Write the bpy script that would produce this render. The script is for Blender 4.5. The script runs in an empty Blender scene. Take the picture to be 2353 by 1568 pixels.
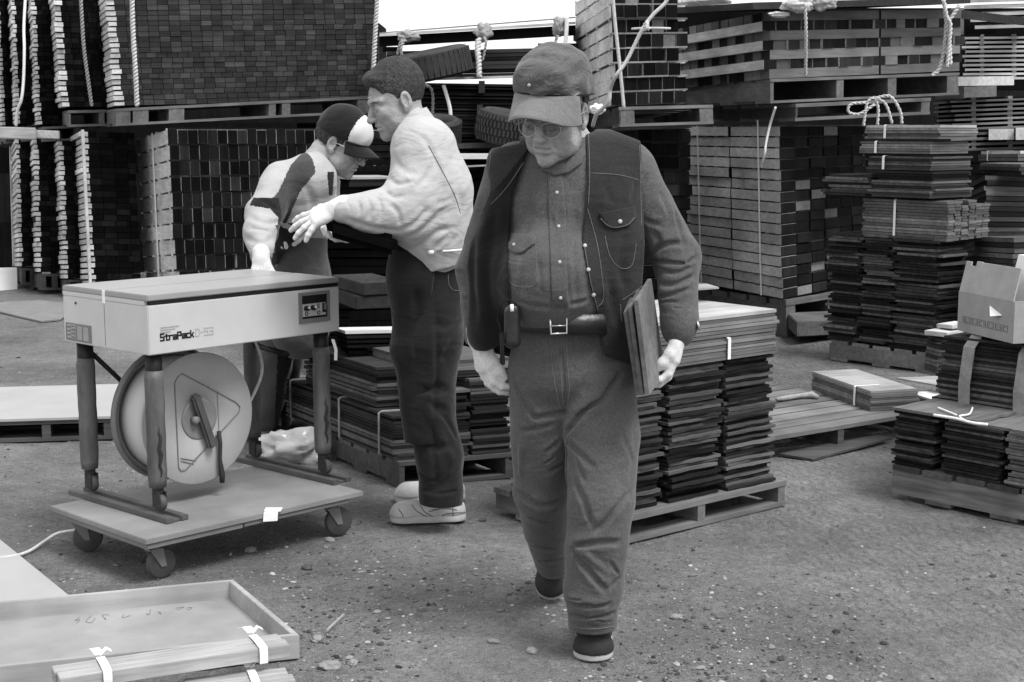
import bpy, bmesh, math, random
import numpy as np
from mathutils import Vector, Matrix, noise
from mathutils.bvhtree import BVHTree
R = random.Random(7)
sc = bpy.context.scene
COL = sc.collection
# ------------------------------------------------------------ camera
FPX, HY, HC, CX, CY = 3400., 300., 1.48, 1176.5, 784.
PT = math.atan((CY-HY)/FPX)
cam = bpy.data.objects.new('camera', bpy.data.cameras.new('camera')); COL.objects.link(cam)
cam.location = (0, 0, HC); cam.rotation_euler = (math.pi/2-PT, 0, 0)
cam.data.sensor_width = 36; cam.data.lens = 36*FPX/2353.; cam.data.clip_end = 2000
sc.camera = cam
# ------------------------------------------------------------ light: overcast, weak broad sun from the right
w = bpy.data.worlds.new('World'); sc.world = w; w.use_nodes = True
nt = w.node_tree; nt.nodes.clear()
out = nt.nodes.new('ShaderNodeOutputWorld'); bg = nt.nodes.new('ShaderNodeBackground')
sky = nt.nodes.new('ShaderNodeTexSky'); sky.sky_type = 'NISHITA'; sky.sun_disc = False
SE, SA = math.radians(60), math.radians(132)
sky.sun_elevation = SE; sky.sun_rotation = SA; sky.air_density = 1.0; sky.dust_density = 4.0; sky.ozone_density = 1.0
bwn = nt.nodes.new('ShaderNodeRGBToBW')
nt.links.new(sky.outputs[0], bwn.inputs[0])
# cloud layer: evens the sky out to a bright white overcast
tcn = nt.nodes.new('ShaderNodeTexCoord'); cn = nt.nodes.new('ShaderNodeTexNoise'); cn.inputs['Scale'].default_value = 1.5; cn.inputs['Detail'].default_value = 4
nt.links.new(tcn.outputs['Generated'], cn.inputs['Vector'])
mr = nt.nodes.new('ShaderNodeMapRange'); mr.inputs[1].default_value = .3; mr.inputs[2].default_value = .7; mr.inputs[3].default_value = 8.2; mr.inputs[4].default_value = 9.4
nt.links.new(cn.outputs[0], mr.inputs[0])
mx = nt.nodes.new('ShaderNodeMix'); mx.data_type = 'FLOAT'; mx.inputs[0].default_value = .8
nt.links.new(bwn.outputs[0], mx.inputs[2]); nt.links.new(mr.outputs[0], mx.inputs[3])
nt.links.new(mx.outputs[0], bg.inputs[0]); bg.inputs[1].default_value = .07
nt.links.new(bg.outputs[0], out.inputs[0])
sl = bpy.data.lights.new('sun', 'SUN'); sl.energy = 1.5; sl.angle = math.radians(22); sl.color = (1, 1, 1)
so = bpy.data.objects.new('sun', sl); COL.objects.link(so)
sd = Vector((math.cos(SE)*math.sin(SA), math.cos(SE)*math.cos(SA), math.sin(SE)))
so.rotation_euler = sd.to_track_quat('Z', 'Y').to_euler()
sc.view_settings.view_transform = 'Standard'; sc.view_settings.look = 'None'
sc.view_settings.exposure = 1.17; sc.view_settings.gamma = 1

# ------------------------------------------------------------ helpers
def ray(x, y):
    u = (x-CX)/FPX; v = (CY-y)/FPX
    return Vector((u, math.cos(PT)+v*math.sin(PT), -math.sin(PT)+v*math.cos(PT)))
def at(x, y, Y):
    r = ray(x, y); t = Y/r.y; return Vector((r.x*t, Y, HC+r.z*t))
def gp(x, y, h=0.):
    r = ray(x, y); t = (h-HC)/r.z; return Vector((r.x*t, r.y*t, h))
def proj(P):
    P = np.asarray(P, float); y = P[..., 1]; z = P[..., 2]-HC
    d = y*math.cos(PT)-z*math.sin(PT); v = y*math.sin(PT)+z*math.cos(PT)
    return np.stack([CX+FPX*P[..., 0]/d, CY-FPX*v/d], -1)
def tag(o, label=None, cat=None, group=None, kind=None):
    if label: o['label'] = label
    if cat: o['category'] = cat
    if group: o['group'] = group
    if kind: o['kind'] = kind
    return o
def empty(name, loc=(0, 0, 0), rz=0., label=None, cat=None, group=None):
    o = bpy.data.objects.new(name, None); COL.objects.link(o)
    o.location = loc; o.rotation_euler = (0, 0, rz); o.empty_display_size = .1
    return tag(o, label, cat, group)
def wmat(o):
    m = o.matrix_basis.copy()
    return (wmat(o.parent) @ m) if o.parent else m
def mkobj(name, V, F, mats, parent=None, midx=None, smooth=False, fixn=True):
    me = bpy.data.meshes.new(name)
    if parent is not None:
        M = np.array(wmat(parent).inverted()); V = np.asarray(V, float)@M[:3, :3].T+M[:3, 3]
    V = [tuple(v) for v in np.asarray(V, float)] 
    me.from_pydata(V, [], [tuple(int(i) for i in f) for f in F])
    if not isinstance(mats, (list, tuple)): mats = [mats]
    for m in mats: me.materials.append(m)
    if midx is not None: me.polygons.foreach_set('material_index', np.asarray(midx, dtype=np.int32))
    if fixn:
        b = bmesh.new(); b.from_mesh(me); bmesh.ops.recalc_face_normals(b, faces=b.faces); b.to_mesh(me); b.free()
    me.polygons.foreach_set('use_smooth', [smooth]*len(me.polygons))
    me.update()
    o = bpy.data.objects.new(name, me); COL.objects.link(o)
    if parent is not None: o.parent = parent
    return o
FQ = [(0, 4, 6, 2), (1, 3, 7, 5), (0, 1, 5, 4), (2, 6, 7, 3), (0, 2, 3, 1), (4, 5, 7, 6)]
class MB:
    def __init__(s): s.v = []; s.f = []; s.m = []
    def hexa(s, P, m=0, me=None, axis=0):
        n = len(s.v); s.v += [tuple(p) for p in P]
        for i, q in enumerate(FQ):
            s.f.append([n+k for k in q]); s.m.append(me if (me is not None and i//2 == axis) else m)
    def box(s, lo, hi, m=0, M=None, me=None, axis=0):
        P = [Vector(((hi if i & 1 else lo)[0], (hi if i & 2 else lo)[1], (hi if i & 4 else lo)[2])) for i in range(8)]
        if M is not None: P = [M@p for p in P]
        s.hexa(P, m, me, axis)
    def tube(s, pts, r, seg=8, m=0, cap=True):
        pts = [Vector(p) for p in pts]; rs = r if isinstance(r, (list, tuple)) else [r]*len(pts)
        n0 = len(s.v); up = Vector((0, 0, 1)); prev = None
        for i, p in enumerate(pts):
            t = (pts[min(i+1, len(pts)-1)]-pts[max(i-1, 0)])
            t = t.normalized() if t.length > 1e-9 else Vector((0, 0, 1))
            if prev is None: a = t.cross(up if abs(t.z) < .9 else Vector((1, 0, 0))).normalized()
            else:
                a = prev-t*prev.dot(t); a = a.normalized() if a.length > 1e-6 else t.orthogonal().normalized()
            prev = a; b = t.cross(a)
            for k in range(seg):
                q = 2*math.pi*k/seg; s.v.append(tuple(p+(a*math.cos(q)+b*math.sin(q))*rs[i]))
        for i in range(len(pts)-1):
            for k in range(seg):
                k2 = (k+1) % seg
                s.f.append([n0+i*seg+k, n0+i*seg+k2, n0+(i+1)*seg+k2, n0+(i+1)*seg+k]); s.m.append(m)
        if cap:
            s.f.append([n0+k for k in range(seg)][::-1]); s.m.append(m)
            s.f.append([n0+(len(pts)-1)*seg+k for k in range(seg)]); s.m.append(m)
    def lathe(s, prof, M, seg=32, m=0, closed=False):
        # prof: (radius, axial) ; axis = local Z of M
        n0 = len(s.v); n = len(prof)
        for (r, z) in prof:
            for k in range(seg):
                q = 2*math.pi*k/seg; s.v.append(tuple(M@Vector((r*math.cos(q), r*math.sin(q), z))))
        for i in range(n if closed else n-1):
            j = (i+1) % n
            for k in range(seg):
                k2 = (k+1) % seg
                s.f.append([n0+i*seg+k, n0+i*seg+k2, n0+j*seg+k2, n0+j*seg+k]); s.m.append(m)
        if not closed:
            s.f.append([n0+k for k in range(seg)]); s.m.append(m)
            s.f.append([n0+(n-1)*seg+k for k in range(seg)]); s.m.append(m)
    def strip(s, pts, wv, th, m=0):
        # flat ribbon along pts, half-width vectors wv, thickness vector th
        wv = wv if isinstance(wv, list) else [wv]*len(pts); th = th if isinstance(th, list) else [th]*len(pts)
        n0 = len(s.v)
        for p, a, t in zip(pts, wv, th):
            p = Vector(p); s.v += [tuple(p-a), tuple(p+a), tuple(p+a+t), tuple(p-a+t)]
        for i in range(len(pts)-1):
            for k in range(4):
                k2 = (k+1) % 4; s.f.append([n0+4*i+k, n0+4*i+k2, n0+4*i+4+k2, n0+4*i+4+k]); s.m.append(m)
        s.f.append([n0, n0+1, n0+2, n0+3]); s.m.append(m); e = n0+4*(len(pts)-1); s.f.append([e, e+1, e+2, e+3]); s.m.append(m)
    def build(s, name, mats, parent=None, smooth=False, bevel=0.):
        o = mkobj(name, s.v, s.f, mats, parent, s.m, smooth)
        if bevel:
            b = bmesh.new(); b.from_mesh(o.data)
            bmesh.ops.bevel(b, geom=list(b.edges), offset=bevel, segments=2, affect='EDGES', clamp_overlap=True)
            b.to_mesh(o.data); b.free()
        return o
def smoothpath(pts, n=6):
    pts = [Vector(p) for p in pts]; o = []
    for i in range(len(pts)-1):
        p0 = pts[max(i-1, 0)]; p1 = pts[i]; p2 = pts[i+1]; p3 = pts[min(i+2, len(pts)-1)]
        for k in range(n):
            t = k/n; o.append(.5*((2*p1)+(p2-p0)*t+(2*p0-5*p1+4*p2-p3)*t*t+(3*p1-p0-3*p2+p3)*t**3))
    o.append(pts[-1]); return o
def twist_rope(mb, pts, r, pitch=.06):
    P = smoothpath(pts, 10); L = 0
    for ph in (0, math.pi):
        q = []; L = 0
        for i, p in enumerate(P):
            if i: L += (p-P[i-1]).length
        n = max(8, int(L/(pitch/6))); n = min(n, 500)
        acc = [0]
        for i in range(1, len(P)): acc.append(acc[-1]+(P[i]-P[i-1]).length)
        j = 0
        for k in range(n+1):
            s_ = L*k/n
            while j < len(P)-2 and acc[j+1] < s_: j += 1
            t = (s_-acc[j])/max(acc[j+1]-acc[j], 1e-9); c = P[j].lerp(P[j+1], t)
            d = (P[j+1]-P[j]).normalized(); a = d.cross(Vector((0, 1, .2))).normalized(); b = d.cross(a)
            an = ph+2*math.pi*s_/pitch
            q.append(c+(a*math.cos(an)+b*math.sin(an))*r*.5)
        mb.tube(q, r*.6, 5)

# ------------------------------------------------------------ materials (black and white place: all colours are greys)
def newmat(name):
    m = bpy.data.materials.new(name); m.use_nodes = True; n = m.node_tree; p = n.nodes['Principled BSDF']; return m, n, p
def g3(v): return (v, v, v, 1)
def plain(name, v, rough=.6, var=.15, scale=8., bump=.1, bscale=60., metal=0., spec=.3, coord='Object', stretch=(1, 1, 1), trans=0.):
    m, n, p = newmat(name); L = n.links
    tc = n.nodes.new('ShaderNodeTexCoord'); mp = n.nodes.new('ShaderNodeMapping'); mp.inputs['Scale'].default_value = stretch
    L.new(tc.outputs[coord], mp.inputs[0])
    a = n.nodes.new('ShaderNodeTexNoise'); a.inputs['Scale'].default_value = scale; a.inputs['Detail'].default_value = 6; a.inputs['Roughness'].default_value = .62
    L.new(mp.outputs[0], a.inputs['Vector'])
    r = n.nodes.new('ShaderNodeMapRange'); r.inputs[1].default_value = .28; r.inputs[2].default_value = .72
    r.inputs[3].default_value = v*(1-var); r.inputs[4].default_value = v*(1+var)
    L.new(a.outputs[0], r.inputs[0]); L.new(r.outputs[0], p.inputs['Base Color'])
    p.inputs['Roughness'].default_value = rough; p.inputs['Metallic'].default_value = metal; p.inputs['Specular IOR Level'].default_value = spec
    if trans: p.inputs['Transmission Weight'].default_value = trans
    if bump:
        b = n.nodes.new('ShaderNodeTexNoise'); b.inputs['Scale'].default_value = bscale; b.inputs['Detail'].default_value = 5
        L.new(mp.outputs[0], b.inputs['Vector']); bm = n.nodes.new('ShaderNodeBump'); bm.inputs['Strength'].default_value = bump; bm.inputs['Distance'].default_value = .01
        L.new(b.outputs[0], bm.inputs['Height']); L.new(bm.outputs[0], p.inputs['Normal'])
    return m
def wood(name, lo, hi, axis=0, rough=.8, grain=.25, bump=.25, speck=0., objrand=False, spec=.2):
    # per-board tone from Random Per Island, grain stretched along the board
    m, n, p = newmat(name); L = n.links
    tc = n.nodes.new('ShaderNodeTexCoord'); mp = n.nodes.new('ShaderNodeMapping')
    s = [38., 38., 38.]; s[axis] = 2.2; mp.inputs['Scale'].default_value = s
    L.new(tc.outputs['Object'], mp.inputs[0])
    geo = n.nodes.new('ShaderNodeNewGeometry'); rnd = geo.outputs['Random Per Island']
    if objrand:
        oi = n.nodes.new('ShaderNodeObjectInfo'); rnd = oi.outputs['Random']
    ad = n.nodes.new('ShaderNodeVectorMath'); ad.operation = 'ADD'; mul = n.nodes.new('ShaderNodeMath'); mul.operation = 'MULTIPLY'; mul.inputs[1].default_value = 37.
    L.new(rnd, mul.inputs[0]); L.new(mp.outputs[0], ad.inputs[0]); L.new(mul.outputs[0], ad.inputs[1])
    a = n.nodes.new('ShaderNodeTexNoise'); a.inputs['Scale'].default_value = 1.; a.inputs['Detail'].default_value = 5; a.inputs['Roughness'].default_value = .65
    L.new(ad.outputs[0], a.inputs['Vector'])
    big = n.nodes.new('ShaderNodeTexNoise'); big.inputs['Scale'].default_value = 3.5; big.inputs['Detail'].default_value = 4
    L.new(tc.outputs['Object'], big.inputs['Vector'])
    base = n.nodes.new('ShaderNodeMapRange'); base.inputs[3].default_value = lo; base.inputs[4].default_value = hi
    pw = n.nodes.new('ShaderNodeMath'); pw.operation = 'POWER'; pw.inputs[1].default_value = 2.2
    L.new(rnd, pw.inputs[0]); L.new(pw.outputs[0], base.inputs[0])
    g = n.nodes.new('ShaderNodeMapRange'); g.inputs[1].default_value = .3; g.inputs[2].default_value = .7; g.inputs[3].default_value = 1-grain; g.inputs[4].default_value = 1+grain
    L.new(a.outputs[0], g.inputs[0])
    h = n.nodes.new('ShaderNodeMapRange'); h.inputs[1].default_value = .3; h.inputs[2].default_value = .7; h.inputs[3].default_value = .72; h.inputs[4].default_value = 1.28
    L.new(big.outputs[0], h.inputs[0])
    m1 = n.nodes.new('ShaderNodeMath'); m1.operation = 'MULTIPLY'; L.new(base.outputs[0], m1.inputs[0]); L.new(g.outputs[0], m1.inputs[1])
    m2 = n.nodes.new('ShaderNodeMath'); m2.operation = 'MULTIPLY'; L.new(m1.outputs[0], m2.inputs[0]); L.new(h.outputs[0], m2.inputs[1])
    L.new(m2.outputs[0], p.inputs['Base Color']); p.inputs['Roughness'].default_value = rough; p.inputs['Specular IOR Level'].default_value = spec
    bm = n.nodes.new('ShaderNodeBump'); bm.inputs['Strength'].default_value = bump; bm.inputs['Distance'].default_value = .006
    L.new(a.outputs[0], bm.inputs['Height']); L.new(bm.outputs[0], p.inputs['Normal'])
    return m
M = {}
M['end_dark'] = wood('wet_end_grain', .012, .034, 2, .8, .35, spec=.05)
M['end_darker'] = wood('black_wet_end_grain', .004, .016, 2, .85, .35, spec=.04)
M['end_brick'] = wood('dark_board_ends', .028, .062, 0, .8, .3, spec=.05)
M['side_light'] = wood('pale_sawn_side', .48, .68, 1, .85, .22)
M['top_pale'] = wood('pale_top_board', .26, .42, 0, .85, .25)
M['side_mid'] = wood('grey_sawn_side', .13, .24, 1, .85, .25)
M['side_midx'] = wood('grey_sawn_side_cross', .10, .2, 0, .85, .25)
M['side_dark'] = wood('dark_weathered_side', .02, .05, 1, .8, .3)
M['slat_x'] = wood('slat_dark', .008, .04, 0, .8, .3, spec=.05)
M['slat_light'] = wood('slat_pale', .35, .6, 0, .75, .2)
M['pallet'] = wood('pallet_wood', .11, .19, 0, .85, .3, .4)
M['pallet_y'] = wood('pallet_wood_cross', .1, .2, 1, .85, .3, .4)
M['pallet_dk'] = wood('old_pallet_wood', .05, .11, 0, .85, .35, .4)
M['pallet_bare'] = wood('pale_pallet_wood', .3, .45, 0, .85, .25, .3)
M['tile'] = wood('thin_board', .012, .13, 0, .8, .45, .5, spec=.08, objrand=True)  # random lighter boards stand in for edges catching light
M['tile_pale'] = wood('thin_board_pale', .3, .5, 0, .7, .2, .2, objrand=True)
M['tile_mid'] = wood('thin_board_mid', .10, .2, 0, .75, .3, .4, objrand=True)
M['tile_pk'] = wood('thin_board_pack', .01, .12, 0, .8, .45, .5)  # lighter boards imitate lit edges, as in the single boards
M['tile_pkm'] = wood('grey_board_pack', .08, .2, 0, .75, .35, .4)
M['ply'] = plain('plywood', .35, .75, .09, 2.5, .12, 120.)
M['strap'] = plain('white_plastic_strap', .8, .45, .05)
M['rope'] = plain('pale_rope', .5, .8, .2, 60, .3)
M['ropeg'] = plain('grey_rope', .28, .8, .2, 60, .3)
M['rubber'] = plain('tyre_rubber', .03, .7, .3, 12, .4, 90)
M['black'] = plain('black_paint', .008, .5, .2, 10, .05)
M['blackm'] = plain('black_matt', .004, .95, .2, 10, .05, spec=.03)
M['white'] = plain('white_paper', .8, .7, .05, 8, .15, 20)
# ------------------------------------------------------------ ground
def nz(x, y, z=0.): return noise.noise(Vector((x, y, z)))
def gheight(x, y):
    return .010*nz(x*1.3, y*1.3)+.006*nz(x*5, y*5, 3.)+.0035*nz(x*17, y*17, 7.)-.006
m, n, p = newmat('dirt_and_gravel'); L = n.links
tc = n.nodes.new('ShaderNodeTexCoord')
def nn(sc_, det=6, ro=.6, vec=None):
    a = n.nodes.new('ShaderNodeTexNoise'); a.inputs['Scale'].default_value = sc_; a.inputs['Detail'].default_value = det; a.inputs['Roughness'].default_value = ro
    L.new(vec or tc.outputs['Object'], a.inputs['Vector']); return a.outputs[0]
def mrange(src, a, b, c, d):
    r = n.nodes.new('ShaderNodeMapRange'); r.inputs[1].default_value = a; r.inputs[2].default_value = b; r.inputs[3].default_value = c; r.inputs[4].default_value = d
    L.new(src, r.inputs[0]); return r.outputs[0]
def mth(op, a, b):
    q = n.nodes.new('ShaderNodeMath'); q.operation = op
    L.new(a, q.inputs[0])
    if isinstance(b, (int, float)): q.inputs[1].default_value = b
    else: L.new(b, q.inputs[1])
    return q.outputs[0]
big = mrange(nn(.9, 5), .3, .7, .115, .235)
mid = mrange(nn(9, 6, .7), .3, .7, .78, 1.22)
fine = mth('MULTIPLY', mrange(nn(210, 2, .7), .3, .7, .6, 1.42), mrange(nn(48, 4, .75), .3, .7, .72, 1.3))
vo = n.nodes.new('ShaderNodeTexVoronoi'); vo.inputs['Scale'].default_value = 62; L.new(tc.outputs['Object'], vo.inputs['Vector'])
chip = mrange(vo.outputs['Distance'], .1, .16, 1., 0.)
sepc = n.nodes.new('ShaderNodeSeparateColor'); L.new(vo.outputs['Color'], sepc.inputs[0])
pick = mrange(sepc.outputs[0], .8, .82, 0., 1.)
dens = mrange(nn(1.7, 3), .45, .62, 0., 1.)
ch = mth('MULTIPLY', mth('MULTIPLY', chip, pick), dens)
c0 = mth('MULTIPLY', mth('MULTIPLY', big, mid), fine)
c1 = mth('ADD', c0, mth('MULTIPLY', ch, .17))
L.new(c1, p.inputs['Base Color']); p.inputs['Roughness'].default_value = .95; p.inputs['Specular IOR Level'].default_value = .15
bm = n.nodes.new('ShaderNodeBump'); bm.inputs['Strength'].default_value = .9; bm.inputs['Distance'].default_value = .02
wv = n.nodes.new('ShaderNodeTexWave'); wv.inputs['Scale'].default_value = 6.; wv.inputs['Distortion'].default_value = 7.; wv.inputs['Detail'].default_value = 3; wv.inputs['Detail Scale'].default_value = 2.
mpw = n.nodes.new('ShaderNodeMapping'); mpw.inputs['Rotation'].default_value = (0, 0, -.45); L.new(tc.outputs['Object'], mpw.inputs[0]); L.new(mpw.outputs[0], wv.inputs['Vector'])
sx_ = n.nodes.new('ShaderNodeSeparateXYZ'); L.new(tc.outputs['Object'], sx_.inputs[0])
rut = mth('MULTIPLY', mth('MULTIPLY', wv.outputs['Fac'], mrange(sx_.outputs[0], .7, 1.2, 0., 1.)), .7)
hsum0 = mth('ADD', nn(45, 6, .7), mth('MULTIPLY', nn(160, 3), .5))
hsum = mth('ADD', mth('ADD', hsum0, rut), mth('MULTIPLY', ch, .6))
L.new(hsum, bm.inputs['Height']); L.new(bm.outputs[0], p.inputs['Normal'])
M['ground'] = m
xs = np.concatenate([[-300, -60, -12], np.arange(-3.6, 3.6, .03), [12, 60, 300]])
ys = np.concatenate([[-20, 0, 1.5], np.arange(3.0, 9.0, .03), [9.5, 11, 14, 20, 60, 300, 900]])
V = [(x, y, gheight(x, y) if (abs(x) < 3.6 and 2.9 < y < 9.01) else (-.006)) for y in ys for x in xs]
nx = len(xs); Fc = [(j*nx+i, j*nx+i+1, (j+1)*nx+i+1, (j+1)*nx+i) for j in range(len(ys)-1) for i in range(nx-1)]
tag(mkobj('ground', V, Fc, M['ground'], smooth=True), kind='structure')

# loose gravel: uncountable
def pebble(mb, c, s, m=0):
    n0 = len(mb.v); r = [s*R.uniform(.6, 1.2), s*R.uniform(.45, .9), s*R.uniform(.25, .55)]; a = R.uniform(0, 6.28); k = R.randint(5, 7)
    ca, sa = math.cos(a), math.sin(a)
    rows = [(.75, -.5), (1., .1), (.62, .8)]
    for (q, h) in rows:
        for i in range(k):
            t = 6.283*i/k; j = R.uniform(.8, 1.2); x = r[0]*q*j*math.cos(t); y = r[1]*q*j*math.sin(t)
            mb.v.append((c[0]+x*ca-y*sa, c[1]+x*sa+y*ca, c[2]+r[2]*(h+R.uniform(-.1, .1))))
    for l in range(2):
        for i in range(k):
            j = (i+1) % k; mb.f.append([n0+l*k+i, n0+l*k+j, n0+(l+1)*k+j, n0+(l+1)*k+i]); mb.m.append(m)
    mb.f.append([n0+2*k+i for i in range(k)]); mb.m.append(m)
M['gravel'] = wood('gravel_chips', .12, .42, 0, .9, .25, .3)
M['gravel_dk'] = wood('dark_gravel', .04, .16, 0, .9, .25, .3)
mb = MB()
for i in range(14000):
    # more chips in the foreground and beyond the cart on the left
    u = R.random()
    if u < .55: px, py = R.uniform(650, 2353), min(1600, 1230+370*R.random()**.7)
    elif u < .8: px, py = R.uniform(0, 900), R.uniform(690, 1340)
    else: px, py = R.uniform(0, 2400), R.uniform(700, 1600)
    q = gp(px, py)
    if nz(q.x*1.1, q.y*1.1, 5.) < R.uniform(-.5, .25): continue
    s = (.0028 if py < 1300 else .0034)*math.exp(R.gauss(.1, .55)); s = min(s, .016)
    pebble(mb, (q.x, q.y, gheight(q.x, q.y)+s*.15), s, 0 if R.random() < .6 else 1)
tag(mb.build('gravel', [M['gravel'], M['gravel_dk']]), 'loose pale and dark gravel chips scattered over the dirt yard', 'gravel', kind='stuff')
stones = [(760, 1530, .03, 'pale rounded stone, larger one at the bottom left of the ground beside the tray'), (728, 1467, .02, 'grey pebble beside the wood sliver, right of the tray corner'), (757, 1240, .018, 'pale stone on the ground under the right wheel of the trolley'),
          (575, 1265, .02, 'flat pale stone in the shadow of the trolley'), (1222, 1500, .018, 'small stone left of the front shoe of the walking man'), (1555, 1420, .018, 'pale stone right of the walking man'), (810, 1518, .017, 'pale angular stone, right one of the pair below the wood sliver'), (1135, 1478, .016, 'pale flat stone left of the walking man near the bottom edge'),
          (1110, 1193, .016, 'dark lump on the ground right of the white sneakers'), (705, 1305, .02, 'dark flat clod between trolley and tray')]
for i, (px, py, s, lab) in enumerate(stones):
    q = gp(px, py); b = bmesh.new(); bmesh.ops.create_icosphere(b, subdivisions=3, radius=1.)
    for v in b.verts:
        c = v.co; k = 1+.28*noise.noise(c*1.6+Vector((i*9., 0, 0)))+.1*noise.noise(c*5); v.co = Vector((c.x*s*1.15, c.y*s*.8, c.z*s*.55))*k
    me = bpy.data.meshes.new('stone'); b.to_mesh(me); b.free(); me.materials.append(M['gravel_dk'] if 'dark' in lab else M['gravel'])
    for pl in me.polygons: pl.use_smooth = False
    o = bpy.data.objects.new('stone', me); COL.objects.link(o); o.location = (q.x, q.y, gheight(q.x, q.y)+s*.25); o.rotation_euler = (0, 0, i*1.3)
    tag(o, lab, 'stone')
mb = MB(); a = gp(750, 1455); b_ = gp(788, 1420)
mb.hexa([a+Vector((0, 0, .004)), b_+Vector((0, 0, .008)), a+Vector((.006, .012, .004)), b_+Vector((.004, .006, .008)), a+Vector((0, 0, .012)), b_+Vector((0, 0, .012)), a+Vector((.006, .012, .012)), b_+Vector((.004, .006, .012))])
tag(mb.build('wood_sliver', M['slat_light']), 'pale splinter of wood lying on the dirt right of the tray', 'wood sliver')

# ------------------------------------------------------------ lattice of a leaning pack: C corner nearest, R right end, L left/back end, T top of the corner
class Fr:
    def __init__(s, C, Rr, L, T):
        s.C = Vector(C); s.a = Vector(Rr)-s.C; s.b = Vector(L)-s.C; s.c = Vector(T)-s.C
    def P(s, a, b, c): return s.C+s.a*a+s.b*b+s.c*c
    def box(s, mb, a0, a1, b0, b1, c0, c1, m=0, me=None, axis=0):
        mb.hexa([s.P(a1 if i & 1 else a0, b1 if i & 2 else b0, c1 if i & 4 else c0) for i in range(8)], m, me, axis)
    def root(s, name, label, cat, group=None):
        return empty(name, s.C, math.atan2(s.a.y, s.a.x), label, cat, group)
    def la(s): return s.a.length
    def lb(s): return s.b.length
    def lc(s): return s.c.length
def frame(c, r, l, t):
    """c, r, l, t = (px, py, Y)"""
    return Fr(at(*c), at(*r), at(*l), at(*t))
def beam_pack(fr, root, rows, cols, gap=.12, jit=.004, skip=0., mats=None, name='timbers', bcols=1, stick=True, light=.0):
    """rows of beams running away from the front face: ends on the front (a), sides on the left (b)"""
    mb = MB(); J = lambda: R.uniform(-jit, jit)
    la, lb, lc = fr.la(), fr.lb(), fr.lc()
    for r in range(rows):
        c0 = r/rows; c1 = (r+1-gap)/rows; x = 0
        off = J()*2/la; offb = J()*3/lb
        while x < cols:
            if R.random() < skip: x += R.uniform(.15, .3)
            a0 = x/cols; a1 = (x+1-R.uniform(.02, .1))/cols
            if a1 > 1.02: break
            db = abs(J())*2.5/lb
            k = 2 if R.random() < light and x > 0 else 1
            fr.box(mb, a0+off, a1+off, -db+offb, 1, c0+J()/lc*.3, c1+J()/lc*.5, 0, k, 1)
            x += 1
        if stick:
            for bb in (.04, .35, .62, .93):
                fr.box(mb, -.004, 1.0, bb, bb+.03, c1, (r+1)/rows, 0)
            fr.box(mb, -.004, 1.0, .0, .02, c1+.2*gap/rows, (r+1)/rows, 2)
    return mb.build(name, mats, root)
def pallet(C, yaw, wa, wb, h=.13, name='pallet', label='', group=None, mat=None, nb=3, slats=8, fr=None, mat2=None, thin=.02, bot=True, blk=.1):
    """stringer pallet: deck boards along local x, three stringers along local y"""
    root = empty(name, C, yaw, label, 'pallet', group)
    Mx = Matrix.Translation(Vector(C))@Matrix.Rotation(yaw, 4, 'Z')
    mat = mat or M['pallet']; mat2 = mat2 or M['pallet_y']
    pitch = wb/slats
    mb = MB()
    for i in range(slats):
        e = R.uniform(-.006, .006)
        mb.box((e, i*pitch, h-thin+R.uniform(-.001, .001)), (wa+R.uniform(-.006, .006), (i+1)*pitch-.012-R.uniform(0, .01), h+R.uniform(-.001, .001)), 0, Mx)
    mb.build('deck', [mat], root)
    if bot:
        mb = MB()
        for i in range(0, slats, 2 if slats > 5 else 1):
            mb.box((0, i*pitch, .002), (wa, (i+1)*pitch-.03, thin*.9), 0, Mx)
        mb.build('bottom_boards', [mat], root)
    for i in range(nb):
        mb = MB(); t = .04; x0 = (wa-t)*i/(nb-1); x0 += (.003 if i == 0 else (-.003 if i == nb-1 else 0))
        mb.box((x0, .003, thin*.9), (x0+t, wb-.015, h-thin-.001), 0, Mx)
        mb.build('stringer', [mat2], root)
    return root
def fpallet(fr, name, label, group=None, mats=None, deck=.16, blocks=((0, .07), (.46, .54), (.93, 1.)), nsl=5):
    """pallet in a lattice frame; stringers run along b with their ends on the front (a) face, deck boards along a"""
    root = fr.root(name, label, 'pallet', group); mats = mats or [M['pallet'], M['pallet_y']]
    mb = MB()
    for i in range(nsl):
        fr.box(mb, 0, 1, i/nsl, (i+.8)/nsl, 1-deck, 1, 0)
    mb.build('deck', [mats[0]], root); mb = MB()
    for i in range(0, nsl, 2): fr.box(mb, 0, 1, i/nsl, (i+.8)/nsl, 0, deck*.9, 0)
    mb.build('bottom_boards', [mats[0]], root)
    for (x0, x1) in blocks:
        mb = MB(); fr.box(mb, x0+.002, x1-.002, .004, .98, deck*.9, 1-deck, 0); mb.build('stringer', [mats[1]], root)
    return root
def rope(name, pts, r, label, cat='rope', mat=None, tw=True, group=None, seg=6):
    mb = MB()
    if tw: twist_rope(mb, pts, r)
    else: mb.tube(smoothpath(pts, 6), r, seg)
    return tag(mb.build(name, mat or M['rope'], smooth=True), label, cat, group)

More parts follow.
